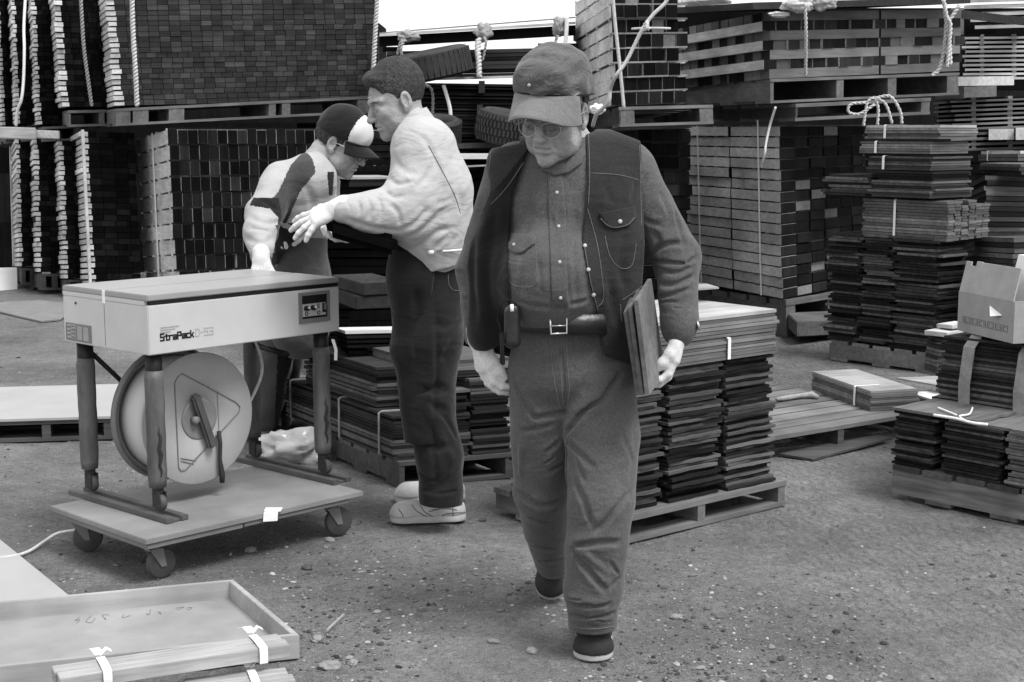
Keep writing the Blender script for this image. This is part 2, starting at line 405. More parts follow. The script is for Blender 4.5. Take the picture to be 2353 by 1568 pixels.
# ============ LEFT BLOCK
def strip_pack(c, r, l, t, rows, wcorner, labels, rowsC=None, name='lumber_pack', blockpal=True, dark='end_brick', cols=20, bars=False):
    """pack of thin boards: pale ragged corner boards, dark brick-like ends on the front"""
    fr = frame(c, r, l, t); root = fr.root(name, labels, 'lumber pack', 'strapped lumber packs at the left of the yard')
    mb = MB(); rr = rows; la = fr.la(); lc = fr.lc()
    for k in range(rr):   # body: courses of board ends
        c0 = k/rr; c1 = (k+1)/rr-.0022/lc*1.6
        x = wcorner-.001-R.choice([0, 0, 0, .4])*R.random()/cols; cw = 1./cols
        while x < .995:
            x1 = min(x+cw*R.uniform(.975, 1.025), 1.)
            fr.box(mb, x, x1-.05*cw, R.uniform(0, .006), 1, c0, c1, 1, 0, 1)
            x = x1
    mb.build('board_ends', [M[dark], M['side_dark']], root)
    mb = MB()
    for k in range(rr if not bars else rr):      # pale corner pieces laid crosswise, sticking out a little
        c0 = k/rr; j = R.uniform(-.012, .012)/la; jb = R.uniform(-.02, .02)/fr.lb(); g = R.uniform(.18, .36)
        fr.box(mb, j-.012/la, wcorner+R.uniform(-.008, .012)/la, -.02+jb, 1+jb, c0+.0, c0+(1-g)/rr, 0)
    mb.build('corner_boards', [M['side_light']], root)
    mb = MB(); fr.box(mb, .02, wcorner-.02, .01, .97, 0, 1, 0); mb.build('corner_core', [M['side_dark']], root)
    mb = MB(); fr.box(mb, -.03/la, .0, .9, 1.03, 0, 1, 0); mb.build('corner_batten', [M['side_light']], root)
    if bars: mb = MB(); fr.box(mb, -.02, .03, -.06, -.02, 0, 1, 0); mb.build('corner_batten', [M['side_light']], root)
    return fr, root
# upper tier (C bottom corner px) : A B C D
LB = [((266, 243, 12.7), (879, 229, 13.9), (236, 252, 13.9), (242, -45, 12.7), 'pack A'),]
frA, rtA = strip_pack((266, 243, 12.7), (880, 229, 13.3), (235, 252, 13.8), (241, -50, 12.7), 24, .026,
    'widest upper pack of dark board ends, between the pale ribbed corner and the sky', cols=26)
frB, _ = strip_pack((143, 245, 13.0), (245, 246, 13.2), (121, 254, 14.1), (121, -50, 13.0), 24, .13,
    'upper pack with pale ribbed corner, second from the right of the upper row at left', cols=5, dark='end_darker')
frC, _ = strip_pack((88, 286, 13.3), (150, 284, 13.5), (71, 292, 14.4), (72, -30, 13.3), 30, .1,
    'upper pack with pale ribbed corner behind the hanging white cord', cols=4, dark='end_darker')
frD, _ = strip_pack((40, 284, 13.6), (92, 283, 13.8), (22, 290, 14.7), (27, -30, 13.6), 30, .1,
    'leftmost upper pack whose whole ribbed corner is in the frame', cols=3, dark='end_darker')
frD2, _ = strip_pack((8, 288, 13.9), (45, 288, 14.1), (-12, 292, 15.0), (-8, -30, 13.9), 30, .1,
    'upper pack cut off by the left edge of the photograph', cols=3, dark='end_darker')
# pallets under the upper tier
fpallet(frame((266, 290, 12.7), (880, 258, 13.3), (222, 295, 13.8), (266, 250, 12.7)), 'pallet', 'pallet with dark openings under the widest upper pack, behind the two workers', 'pallets between the tiers at left',
        blocks=((0, .055), (.06, .12), (.19, .25), (.56, .59), (.61, .645), (.9, .99)), nsl=5)
fpallet(frame((158, 292, 13.0), (245, 290, 13.2), (127, 296, 14.1), (157, 254, 13.0)), 'pallet', 'pale pallet end under the second ribbed upper pack at left', 'pallets between the tiers at left', blocks=((0, .06), (.8, .95)))
fpallet(frame((98, 326, 13.3), (190, 322, 13.5), (72, 330, 14.4), (97, 292, 13.3)), 'pallet', 'pallet under the upper pack by the white cord', 'pallets between the tiers at left', blocks=((0, .1), (.8, .95)))
fpallet(frame((48, 326, 13.6), (98, 324, 13.8), (30, 330, 14.7), (47, 292, 13.6)), 'pallet', 'pallet under the leftmost whole upper pack', 'pallets between the tiers at left', blocks=((0, .1), (.8, .95)))
fpallet(frame((12, 330, 13.9), (50, 328, 14.1), (-10, 334, 15.), (12, 292, 13.9)), 'pallet', 'pallet cut off by the left edge under the outermost upper pack', 'pallets between the tiers at left', blocks=((0, .1), (.8, .95)))
# lower tier
frE = frame((404, 655, 12.7), (905, 640, 13.3), (330, 655, 13.7), (388, 294, 12.7))
rtE = frE.root('timber_pack', 'lower pack of dark square timber ends with a pale left side, behind the bending worker', 'timber pack')
beam_pack(frE, rtE, 10, 23, .13, .006, .06, [M['side_light'], M['end_darker'], M['end_dark']], light=.18)
mb = MB()
for bb in (.45,): frE.box(mb, -.008, -.004, bb, bb+.03, 0, 1)
mb.build('strap', M['strap'], rtE)
frF, _ = strip_pack((205, 655, 13.0), (326, 655, 13.2), (163, 655, 14.0), (187, 300, 13.0), 26, .1,
    'lower pack with black front and pale battened corner, just left of the square timbers', cols=4, dark='end_darker', bars=True)
frG, _ = strip_pack((150, 640, 13.2), (215, 640, 13.4), (124, 640, 14.2), (137, 322, 13.2), 28, .1,
    'lower pack with bulging ribbed corner, above the left end of the machine', cols=3, dark='end_darker')
frH, _ = strip_pack((87, 625, 13.4), (160, 625, 13.6), (66, 625, 14.4), (78, 318, 13.4), 26, .1,
    'lower pack with pale ribbed corner left of the machine, third from the square timbers', cols=3, dark='end_darker')
frI, _ = strip_pack((46, 612, 13.6), (98, 612, 13.8), (35, 612, 14.6), (38, 318, 13.6), 26, .1,
    'outermost lower pack with a narrow ribbed corner beside the pale wall', cols=3, dark='end_darker')
for (c, r, l, t, lab) in [((404, 690, 12.7), (905, 675, 13.3), (330, 690, 13.7), (404, 658, 12.7), 'ground pallet under the square timbers, behind the machine'),
        ((205, 690, 13.0), (326, 690, 13.2), (163, 690, 14.), (205, 658, 13.), 'ground pallet under the black-fronted lower pack, behind the machine'),
        ((150, 678, 13.2), (215, 678, 13.4), (124, 676, 14.2), (150, 643, 13.2), 'ground pallet at the left corner of the machine'),
        ((94, 667, 13.4), (160, 667, 13.6), (52, 664, 14.4), (92, 629, 13.4), 'ground pallet with a rounded grey block left of the machine'),
        ((50, 655, 13.6), (98, 655, 13.8), (38, 650, 14.6), (49, 616, 13.6), 'ground pallet beside the white panel at the left edge')]:
    fpallet(frame(c, r, l, t), 'pallet', lab, 'ground pallets at left', [M['pallet_dk'], M['pallet_dk']], blocks=((0, .2), (.4, .6), (.85, .98)))
# pale beam across the left packs
mb = MB(); F_ = frame((-40, 318, 12.9), (84, 322, 12.9), (-40, 318, 13.0), (-40, 290, 12.9)); F_.box(mb, 0, 1, 0, 1, 0, 1)
tag(mb.build('beam', M['slat_light'], bevel=.01), 'pale squared beam lying across the packs at the left edge', 'beam')
mb = MB(); F_ = frame((84, 318, 13.0), (137, 320, 13.0), (84, 318, 13.1), (84, 299, 13.0)); F_.box(mb, 0, 1, 0, 1, 0, 1)
tag(mb.build('beam', M['side_light'], bevel=.006), 'shorter greyer beam continuing the pale beam to the right', 'beam')
# far pale wall and white panel
mb = MB(); a = at(-500, 600, 17.5); mb.box((a.x, 17.5, 0), (at(46, 600, 17.5).x, 17.9, 1.9)); tag(mb.build('wall', plain('pale_wall', .5, .9, .12, 2)), 'pale low wall beyond the packs at the left edge', 'wall')
mb = MB(); F_ = frame((-60, 672, 13.6), (40, 668, 13.9), (-60, 664, 14.3), (-60, 618, 13.8)); F_.box(mb, 0, 1, 0, .12, 0, 1)
tag(mb.build('panel', M['white']), 'white panel leaning low against the packs at the left edge', 'panel')
# ropes on the left packs
rope('rope', [at(303, -30, 12.62), at(305, 60, 12.62), at(311, 160, 12.6), at(315, 244, 12.62)], .022, 'twisted pale rope down the left part of the widest upper pack')
rope('rope', [at(184, -30, 12.9), at(192, 100, 12.9), at(202, 180, 12.9), at(211, 244, 12.92)], .017, 'twisted rope in front of the dark second upper pack', mat=M['ropeg'])
rope('rope', [at(868, -20, 13.15), at(862, 80, 13.15), at(857, 170, 13.15), at(850, 235, 13.2)], .022, 'twisted rope at the right end of the widest upper pack')
rope('cord', [at(60, -30, 13.2), at(55, 60, 13.15), at(56, 112, 13.1), at(54, 185, 13.1), at(49, 230, 13.1), at(40, 255, 13.15), at(37, 290, 13.2)], .013, 'smooth white cord hanging between the leftmost upper packs', 'cord', M['strap'], False)

# ============ CENTRE BACK
def hslab(name, x, x2, y0, y1, Y, dep, mat, label, cat, bevel=0, dyaw=.1):
    C_ = at(x, y1, Y); R_ = at(x2, y1, Y); R_.z = C_.z; R_.y += dyaw; d = (R_-C_).normalized(); T_ = at(x, y0, Y)
    fr = Fr(C_, R_, C_+Vector((-d.y, d.x, 0))*dep, Vector((C_.x, C_.y, T_.z))); mb = MB(); fr.box(mb, 0, 1, 0, 1, 0, 1); return tag(mb.build(name, mat, bevel=bevel), label, cat)
def slab(name, c, r, l, t, mat, label, cat, group=None, bevel=0, n=1, gap=.0, mats=None):
    fr = frame(c, r, l, t)
    if n == 1:
        mb = MB(); fr.box(mb, 0, 1, 0, 1, 0, 1); return tag(mb.build(name, mat, bevel=bevel), label, cat, group)
    root = fr.root(name, label, cat, group); mb = MB()
    for k in range(n):
        ja, jb = R.uniform(-.01, .02), R.uniform(-.01, .02)
        fr.box(mb, ja, 1+R.uniform(-.02, .01), jb-.01, 1, k/n, (k+1-gap*R.uniform(.5, 1.5))/n, 0)
    mb.build('boards', mat, root); return fr, root
slab('roof_sheet', (872, 108, 10.6), (1322, 82, 10.6), (872, 108, 12.2), (872, 84, 10.6), M['blackm'], 'long black slab covering the centre pile below the sky', 'sheet')
slab('plank', (872, 84, 10.58), (1322, 56, 10.58), (872, 84, 11), (872, 78, 10.58), M['slat_light'], 'pale plank along the top front edge of the black slab', 'plank')
slab('batten', (872, 78, 10.6), (1322, 42, 10.6), (872, 78, 10.68), (872, 75, 10.6), M['side_mid'], 'thin grey batten slanting along the skyline', 'batten')
fr_, rt_ = slab('board_pile', (885, 182, 10.5), (1250, 174, 10.5), (885, 182, 11.6), (885, 118, 10.5), M['slat_x'], 'pile of dark boards behind the big tyre, under the black slab', 'board pile', n=7, gap=.1)
for i, (x0, x1, y0, y1) in enumerate([(1025, 1045, 108, 118), (880, 918, 108, 120), (1236, 1322, 100, 180)]):
    slab('spacer', (x0, y1, 10.52), (x1, y1, 10.52), (x0, y1, 11.5), (x0, y0, 10.52), M['blackm'], ['black spacer block above the big tyre', 'black spacer block left of the big tyre', 'black spacer block behind the cap of the walking man'][i], 'spacer block')
slab('plank', (885, 188, 10.3), (1250, 178, 10.3), (885, 188, 11.6), (885, 182, 10.3), M['slat_light'], 'thin pale plank under the big tyre', 'plank')
slab('block', (969, 186, 10.2), (1008, 184, 10.2), (969, 186, 10.5), (969, 164, 10.2), M['side_dark'], 'dark wooden block tied with cord under the big tyre', 'block', bevel=.01)
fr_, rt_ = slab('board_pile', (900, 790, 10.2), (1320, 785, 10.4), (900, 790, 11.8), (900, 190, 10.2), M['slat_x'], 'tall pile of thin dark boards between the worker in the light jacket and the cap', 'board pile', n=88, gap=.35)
slab('shade_block', (905, 785, 10.35), (1315, 780, 10.5), (905, 785, 11.6), (905, 192, 10.35), M['blackm'], 'black block standing for shade inside the tall pile of thin boards', 'board pile')  # matt black block stands for the shade between the boards
for (x, yy, wh) in ((1106, 200, 'top'), (1102, 255, 'middle'), (1100, 305, 'lowest')):
    slab('spacer', (x-6, yy+14, 10.15), (x+8, yy+14, 10.15), (x-6, yy+14, 10.3), (x-6, yy-14, 10.15), M['side_dark'], wh+' of three small dark spacers between the thin boards above the treaded tyre', 'spacer block', 'small spacers in the tall board pile')
def tyre(c, Rr, rr, wdt, axis, label, tread=False):
    z = Vector(axis).normalized(); x = z.orthogonal().normalized(); y = z.cross(x)
    Mx = Matrix.Translation(c)@Matrix((x, y, z)).transposed().to_4x4()
    mb = MB(); prof = []; h = wdt/2
    for q, w_ in [(rr, -.72), (rr+.25*(Rr-rr), -.95), (rr+.6*(Rr-rr), -1.0), (Rr-.025, -.93), (Rr-.006, -.8), (Rr, -.4), (Rr+.002, 0), (Rr, .4), (Rr-.006, .8), (Rr-.025, .93), (rr+.6*(Rr-rr), 1.0), (rr+.25*(Rr-rr), .95), (rr, .72), (rr-.01, .5), (rr-.01, -.5)]: prof.append((q, w_*h))
    mb.lathe(prof, Mx, 56, closed=True)
    root = mb.build('tyre', M['rubber'], smooth=True); tag(root, label, 'tyre')
    t = MB(); nb = 44
    for k in range(nb):
        for j, (w0, w1) in enumerate([(-.86, -.5), (-.42, -.04), (.04, .42), (.5, .86)] if tread else [(-.8, .8)]):
            q = 2*math.pi*(k+(.5 if j % 2 else 0))/nb; dq = math.pi/nb*(.62 if tread else .8); hh = .014 if tread else .003
            P = []
            for i in range(8):
                a = q+(dq if i & 1 else -dq); w_ = (w1 if i & 2 else w0)*h; r_ = Rr+(hh if i & 4 else -.004)-(.012 if abs(w_) > .8*h else 0)
                P.append(Mx@Vector((r_*math.cos(a), r_*math.sin(a), w_)))
            t.hexa(P)
    t.build('tread', M['rubber'], root, bevel=.002 if tread else 0)
    return root
tyre(at(985, 150, 10.15), .29, .17, .19, (-.2, -.1, 1.0), 'big smooth tyre lying flat on the centre pile below the sky')
tyre(at(1010, 300, 9.6), .14, .07, .16, (.05, -.3, 1), 'small worn tyre behind the shoulder of the worker in the light jacket')
tyre(at(1160, 292, 9.3), .17, .09, .2, (.18, -.12, 1.0), 'tyre with chunky tread left of the face of the walking man', True)
slab('shelf_board', (1050, 342, 9.2), (1180, 338, 9.3), (1050, 342, 10.2), (1050, 330, 9.2), M['side_dark'], 'dark shelf board under the treaded tyre', 'board')
hslab('sheet', 1040, 1200, 355, 366, 8.85, .4, M['tile_pale'], 'pale sheet edge right of the light jacket, below the tyre', 'sheet')
slab('sheet', (1050, 386, 8.7), (1200, 378, 8.7), (1050, 386, 9.5), (1050, 382, 8.7), M['tile_pale'], 'thin white sheet edge, lower of the two right of the light jacket', 'sheet')
fr_, rt_ = slab('board_pile', (728, 865, 8.9), (1250, 865, 8.9), (728, 865, 10.2), (728, 392, 8.9), M['blackm'], 'pile coloured black for deep shade between the two workers and the walking man', 'board pile', n=24, gap=.15)  # deep shade put into the matt black board colour
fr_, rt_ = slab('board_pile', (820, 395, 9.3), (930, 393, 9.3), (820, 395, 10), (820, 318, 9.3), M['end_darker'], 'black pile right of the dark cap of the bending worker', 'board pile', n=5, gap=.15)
hslab('sheet', 800, 900, 407, 413, 8.5, .3, M['tile_pale'], 'pale sheet edge in front of the chin of the bending worker', 'sheet')
mb = MB()
for k in range(24):
    x = 805+k*4; mb.hexa([at(x, 419, 8.48), at(x+3, 419, 8.48), at(x, 419, 8.5), at(x+3, 419, 8.5), at(x+.8, 411, 8.48), at(x+2.2, 411, 8.48), at(x+.8, 411, 8.5), at(x+2.2, 411, 8.5)])
mb.hexa([at(802, 430, 8.48), at(902, 426, 8.48), at(802, 430, 8.5), at(902, 426, 8.5), at(802, 418, 8.48), at(902, 416, 8.48), at(802, 418, 8.5), at(902, 416, 8.5)])
tag(mb.build('saw_blade', M['black']), 'black toothed strip below the pale sheet edge between the workers', 'blade')
# cloth knots and cords on the black slab
def knot(c, s, label, seed=0, mat=None):
    b = bmesh.new(); bmesh.ops.create_icosphere(b, subdivisions=4, radius=1.)
    for v in b.verts:
        q = v.co; k = 1+.45*noise.noise(q*1.7+Vector((seed, 0, 0)))+.22*noise.noise(q*4.5+Vector((0, seed, 0)))
        v.co = Vector((q.x*s[0], q.y*s[1], q.z*s[2]))*k+Vector(c)
    me = bpy.data.meshes.new('rag'); b.to_mesh(me); b.free(); me.materials.append(mat or M['ropeg'])
    for pl in me.polygons: pl.use_smooth = True
    o = bpy.data.objects.new('rag', me); COL.objects.link(o); tag(o, label, 'rag'); return o
knot(at(937, 84, 10.45), (.075, .05, .04), 'grey rag tied at the left end of the black slab', 1)
knot(at(1112, 74, 10.45), (.055, .05, .06), 'grey rag tied at the middle of the black slab', 5)
knot(at(1287, 62, 10.45), (.05, .05, .07), 'grey rag tied at the right end of the black slab', 9)
rope('rope', [at(1100, 90, 10.4), at(1098, 115, 10.35), at(1100, 145, 10.3), at(1101, 178, 10.25)], .022, 'twisted rope hanging from the middle rag to the pale plank')
rope('cord', [at(925, 92, 10.4), at(918, 105, 10.4), at(913, 126, 10.4)], .012, 'short cord end hanging left below the left rag', 'cord', M['ropeg'])
rope('cord', [at(932, 92, 10.4), at(922, 106, 10.38), at(923, 128, 10.38)], .012, 'short cord end hanging right below the left rag', 'cord', M['ropeg'])
rope('cord', [at(1112, 86, 10.4), at(1117, 96, 10.35), at(1112, 125, 10.35), at(1108, 140, 10.35)], .01, 'thin looped cord right of the hanging rope', 'cord', M['ropeg'])
rope('cord', [at(1302, 40, 10.4), at(1302, 62, 10.4), at(1300, 90, 10.4), at(1296, 125, 10.4)], .016, 'flat white cord right of the right rag', 'cord', M['strap'], False)
rope('cord', [at(1282, 82, 10.4), at(1276, 100, 10.4), at(1282, 118, 10.4), at(1290, 100, 10.4), at(1294, 112, 10.4)], .01, 'looped cord under the right rag', 'cord', M['ropeg'])
rope('cord', [at(978, 165, 10.1), at(972, 180, 10.1), at(978, 196, 10.1), at(990, 203, 10.1), at(995, 225, 10.1), at(994, 268, 10.1)], .011, 'cord hanging from the dark block above the light jacket', 'cord', M['ropeg'])
rope('strap', [at(1019, 196, 10.05), at(1028, 225, 10.05), at(1034, 250, 10.05), at(1036, 275, 10.05)], .014, 'curved white strap hanging over the thin boards right of the cord', 'strap', M['strap'], False)

# ============ RIGHT SIDE BACK
G_R = 'stacked timber packs at the right of the yard'
fr1 = frame((1407, 243, 9.6), (1580, 236, 9.9), (1322, 272, 10.9), (1404, -60, 9.6))
rt1 = fr1.root('timber_pack', 'upper pack with bright slanting plank sides directly right of the cap', 'timber pack', G_R)
beam_pack(fr1, rt1, 9, 6, .14, .007, .2, [M['side_light'], M['end_darker'], M['side_mid']], light=.12)
fpallet(frame((1424, 292, 9.6), (1640, 285, 10.0), (1330, 312, 10.9), (1422, 246, 9.6)), 'pallet', 'pallet with a dark opening under the pack right of the cap', blocks=((0, .02), (.0, .16), (.85, 1)))
fr1b = frame((1470, 700, 10.4), (1590, 690, 10.8), (1380, 680, 11.6), (1462, 292, 10.4))
rt1b = fr1b.root('timber_pack', 'lower dark pack partly hidden by the vest shoulder of the walking man', 'timber pack', G_R)
beam_pack(fr1b, rt1b, 13, 4, .14, .007, .15, [M['side_mid'], M['end_darker'], M['end_dark']], light=.2)
fr3 = frame((1798, 687, 10.6), (1995, 646, 11.8), (1582, 645, 11.9), (1791, 288, 10.6))
rt3 = fr3.root('timber_pack', 'lower pack with tall pale left side of sixteen plank rows and dark right side', 'timber pack', G_R)
mb = MB()
for k in range(16):
    c0 = k/16; c1 = (k+.86)/16; j = R.uniform(-.01, .01)
    for (b0, b1) in ((0, .49), (.505, 1.)):
        o_ = R.uniform(-.012, .012)
        # side plank (pale) as first beam column, then the others with dark ends
        fr3.box(mb, o_, .16, b0, b1, c0, c1, 0, 1, 1)
    x = .165
    while x < .99:
        x1 = x+.165; fr3.box(mb, x+j, x1-.008+j, R.uniform(-.006, .018), 1, c0, c1+R.uniform(-.004, .001), 4, 2 if R.random() < .09 else 1, 1); x = x1
    for bb in (.02, .12, .24, .36, .52, .64, .76, .9): fr3.box(mb, -.0, .99, bb, bb+.03, c1, (k+1)/16, 3)
mb.build('timbers', [M['side_light'], M['end_dark'], M['side_mid'], M['side_mid'], M['side_dark']], rt3)
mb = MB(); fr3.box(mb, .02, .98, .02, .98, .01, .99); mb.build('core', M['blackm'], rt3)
for (bb) in (.19, .83):
    mb = MB(); P0 = [fr3.P(-.02, bb, 1.03), fr3.P(-.02, bb, .6), fr3.P(-.022, bb, .2), fr3.P(-.018, bb, 0)]
    mb.tube(P0, .006, 5); mb.build('strap', M['strap'], rt3)
fpallet(frame((1808, 775, 10.6), (2010, 735, 11.8), (1590, 735, 11.9), (1806, 690, 10.6)), 'pallet', 'ground pallet with dark opening under the pale plank side', blocks=((0, .1), (.45, .55), (.9, 1)))
slab('beam', (1830, 775, 10.2), (1960, 768, 10.6), (1808, 752, 10.7), (1830, 740, 10.2), M['pallet'], 'loose grey beam on the ground in front of the ground pallet at right', 'beam', bevel=.006)
fpallet(frame((1827, 279, 10.35), (2137, 263, 10.9), (1612, 281, 11.7), (1829, 239, 10.35)), 'pallet', 'lower of the two pallets between the big upper pack and the pale plank side', blocks=((0, .02), (.0, .02), (.93, .999)), deck=.2)
fpallet(frame((1770, 238, 10.3), (2204, 218, 11.3), (1573, 246, 11.6), (1770, 182, 10.3)), 'pallet', 'upper pallet with three dark openings under the big upper pack', blocks=((0, .02), (.33, .37), (.6, .65), (.93, .999)), deck=.12)
fr2 = frame((1770, 181, 10.3), (2206, 163, 11.3), (1556, 204, 11.6), (1769, 26, 10.3))
rt2 = fr2.root('timber_pack', 'big upper pack of crosswise courses under the dark sheet at top right', 'timber pack', G_R)
mb = MB()
for k in range(7):
    c0 = k/7; c1 = (k+.97)/7
    if k % 2 == 0:  # boards run left-right: long side on the right face, ends on the left
        j = R.uniform(-.02, .0)
        for (b0) in np.arange(0, 1, .085):
            e = R.uniform(-.006, .006)
            fr2.box(mb, -.0+e, .55 if b0 == 0 else 1, b0, b0+.078, c0, c1, 0, 2 if R.random() < .6 else 1, 0)
            if b0 == 0: fr2.box(mb, .56, 1+e, 0, .078, c0, c1, 0, 1, 0)
    else:
        x = -.03
        while x < 1.0:
            wd = R.choice([.055, .06, .065]); fr2.box(mb, x, x+wd-.004, R.uniform(-.01, .015), 1.02, c0, c1, 3, 2 if R.random() < .25 else 1, 1); x += wd
mb.build('timbers', [M['side_midx'], M['end_dark'], M['side_midx'], M['side_light']], rt2)
slab('cover_sheet', (1730, 22, 10.0), (2230, 8, 11.1), (1540, 32, 11.7), (1730, 6, 10.0), M['side_dark'], 'dark cover sheet on top of the big upper pack', 'sheet')
# corrugated edge
mb = MB(); P0 = at(1548, 4, 11.0); P1 = at(1660, -6, 9.8)
for k in range(30):
    t = k/29; q = P0.lerp(P1, t); mb.tube([q+Vector((0, 0, 0)), q+Vector((.1, .35, .0))], .014, 6)
tag(mb.build('corrugated_sheet', M['side_light']), 'edge of a pale corrugated sheet at the top of the frame', 'sheet')
knot(at(1835, 10, 9.95), (.11, .06, .05), 'pale plastic wad at the top edge of the big upper pack', 12, M['rope'])
knot(at(1890, 8, 9.95), (.08, .06, .05), 'grey crumpled wad right of the pale one at the top edge', 15)
knot(at(1790, 34, 9.97), (.07, .03, .02), 'small pale scrap hanging left below the plastic wad', 17, M['rope'])
rope('rope', [at(1535, -10, 9.3), at(1528, 8, 9.3), at(1500, 35, 9.3), at(1475, 70, 9.3), at(1440, 140, 9.3), at(1415, 175, 9.3), at(1402, 205, 9.4), at(1398, 235, 9.4), at(1372, 262, 9.5), at(1362, 290, 9.6)], .013, 'thick pale rope running diagonally down right of the cap', tw=False)
rope('rope', [at(1452, 67, 9.35), at(1480, 65, 9.3), at(1510, 65, 9.35), at(1540, 66, 9.4)], .008, 'short horizontal rope tied to the diagonal one', tw=False)
knot(at(1485, 60, 9.25), (.02, .02, .03), 'knot where the horizontal rope meets the diagonal rope', 3, M['rope'])
rope('strap', [at(1408, -10, 9.5), at(1414, 60, 9.5), at(1424, 150, 9.5), at(1434, 252, 9.5)], .012, 'straight white strap on the corner of the pack right of the cap', 'strap', M['rope'], False)
knot(at(1372, 250, 9.5), (.045, .03, .03), 'crumpled white plastic tied to the pallet right of the cap', 21, M['strap'])
rope('rope', [at(1850, 10, 9.9), at(1852, 80, 9.95), at(1851, 175, 10.1)], .012, 'thin rope down the middle of the big upper pack')
for i, P_ in enumerate([[(2166, -20), (2172, 30), (2174, 60), (2168, 120), (2157, 160), (2140, 174)], [(2205, 12), (2188, 38), (2178, 56), (2182, 100), (2184, 150)], [(2168, 0), (2176, 40), (2184, 58), (2180, 110), (2176, 155)]]):
    rope('rope', [at(x, y, 10.75-.02*i) for x, y in P_], .015, ['rope curling under the right end of the big upper pack', 'rope branching right at the right end of the big upper pack', 'middle strand of the ropes at the right end of the big upper pack'][i])
rope('cord', [at(1782, 247, 10.2), at(1770, 285, 10.3), at(1760, 330, 10.3), at(1757, 355, 10.3), at(1748, 385, 10.4)], .009, 'frayed pale strap end hanging on the pale plank side', 'strap', M['strap'], False)
# messy tied cords on the lower pallet
for i, P_ in enumerate([[(2010, 225), (1995, 232), (1988, 262), (1984, 290)], [(2010, 225), (2018, 250), (2016, 288)], [(2010, 225), (2035, 240), (2050, 285)], [(2012, 226), (2045, 222), (2068, 255), (2072, 285)], [(2010, 240), (1975, 262), (1950, 258), (1955, 240), (1990, 236)]]):
    rope('cord', [at(x, y, 10.2) for x, y in P_], .011, ['leftmost', 'second', 'third', 'rightmost', 'looped'][i]+' thin cord end below the knot in front of the lower pallet', 'cord', M['rope'], True, 'cord ends on the lower pallet at right')
# far right back: bright slats
def slat_pile(name, c, r, l, t, n, mat, label, gap=.5, core=True, stick=(.2, .6), m2=None):
    fr = frame(c, r, l, t); root = fr.root(name, label, 'slat pile', 'slat piles at the far right'); mb = MB()
    for k in range(n):
        fr.box(mb, R.uniform(-.03, .02), 1+R.uniform(0, .03), R.uniform(-.03, .02), 1, k/n, (k+1-gap)/n)
        for s_ in stick: fr.box(mb, s_+R.uniform(-.01, .01), s_+.05, .0, .9, (k+1-gap)/n, (k+1)/n, 1)
    mb.build('slats', [mat, m2 or M['side_mid']], root)
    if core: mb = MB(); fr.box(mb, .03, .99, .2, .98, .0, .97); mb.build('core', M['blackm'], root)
    return fr, root
slat_pile('slat_pile', (2215, 184, 12.2), (2400, 182, 12.2), (2215, 184, 13), (2215, 80, 12.2), 10, M['slat_light'], 'pile of bright widely spaced slats at the top right')
slab('beam', (2192, 198, 12.0), (2330, 196, 12.0), (2192, 198, 13), (2192, 177, 12.0), M['side_light'], 'pale beam under the bright slats at the top right', 'beam')
slab('beam', (2215, 225, 11.9), (2290, 222, 11.9), (2150, 228, 12.2), (2215, 200, 11.9), M['side_mid'], 'grey beam below the bright slats, right of the lower pallet', 'beam')
slat_pile('slat_pile', (2190, 300, 12), (2400, 292, 12), (2150, 300, 12.8), (2190, 226, 12), 7, M['side_midx'], 'pile of darker slats below the bright slats at right', .55)
slab('beam', (2272, 322, 11.6), (2330, 321, 11.6), (2272, 322, 12.4), (2272, 297, 11.6), M['side_light'], 'pale beam end, left of the two at the right edge', 'beam')
slab('beam', (2334, 322, 11.5), (2420, 320, 11.5), (2334, 322, 12.4), (2334, 294, 11.5), M['side_light'], 'pale beam end cut off by the right edge', 'beam')
slat_pile('slat_pile', (2190, 348, 11.8), (2400, 342, 11.8), (2190, 348, 12.6), (2190, 300, 11.8), 4, M['side_midx'], 'low pile of dark slats behind the pale beam ends', .5)
for i, (y, x0) in enumerate([(60, 2240), (44, 2230), (30, 2250), (14, 2215), (0, 2225)]):
    slab('plank', (x0, y+7, 12.3+.1*i), (2400, y+2, 12.3), (x0, y+5, 13.2), (x0, y, 12.3+.1*i), M['slat_light'], ['loose pale plank lying just above the bright slats', 'loose pale plank second above the bright slats', 'loose pale plank third above the bright slats', 'loose pale plank near the top right corner', 'topmost loose pale plank in the top right corner'][i], 'plank')
slab('post', (2185, 80, 12.6), (2215, 80, 12.6), (2185, 80, 13), (2185, 20, 12.6), M['side_mid'], 'grey upright right of the big upper pack', 'post')
slab('batten', (2200, 42, 11.8), (2360, 60, 12), (2200, 42, 12), (2200, 22, 11.8), M['side_dark'], 'dark crossing batten in the top right corner', 'batten')
for k in range(1): pass
slab('board_pile', (2190, 80, 13.4), (2290, 78, 13.4), (2190, 80, 14), (2190, 60, 13.4), M['blackm'], 'boards coloured black for shade behind the loose pale planks', 'board pile')  # shade on these boards is painted in as matt black
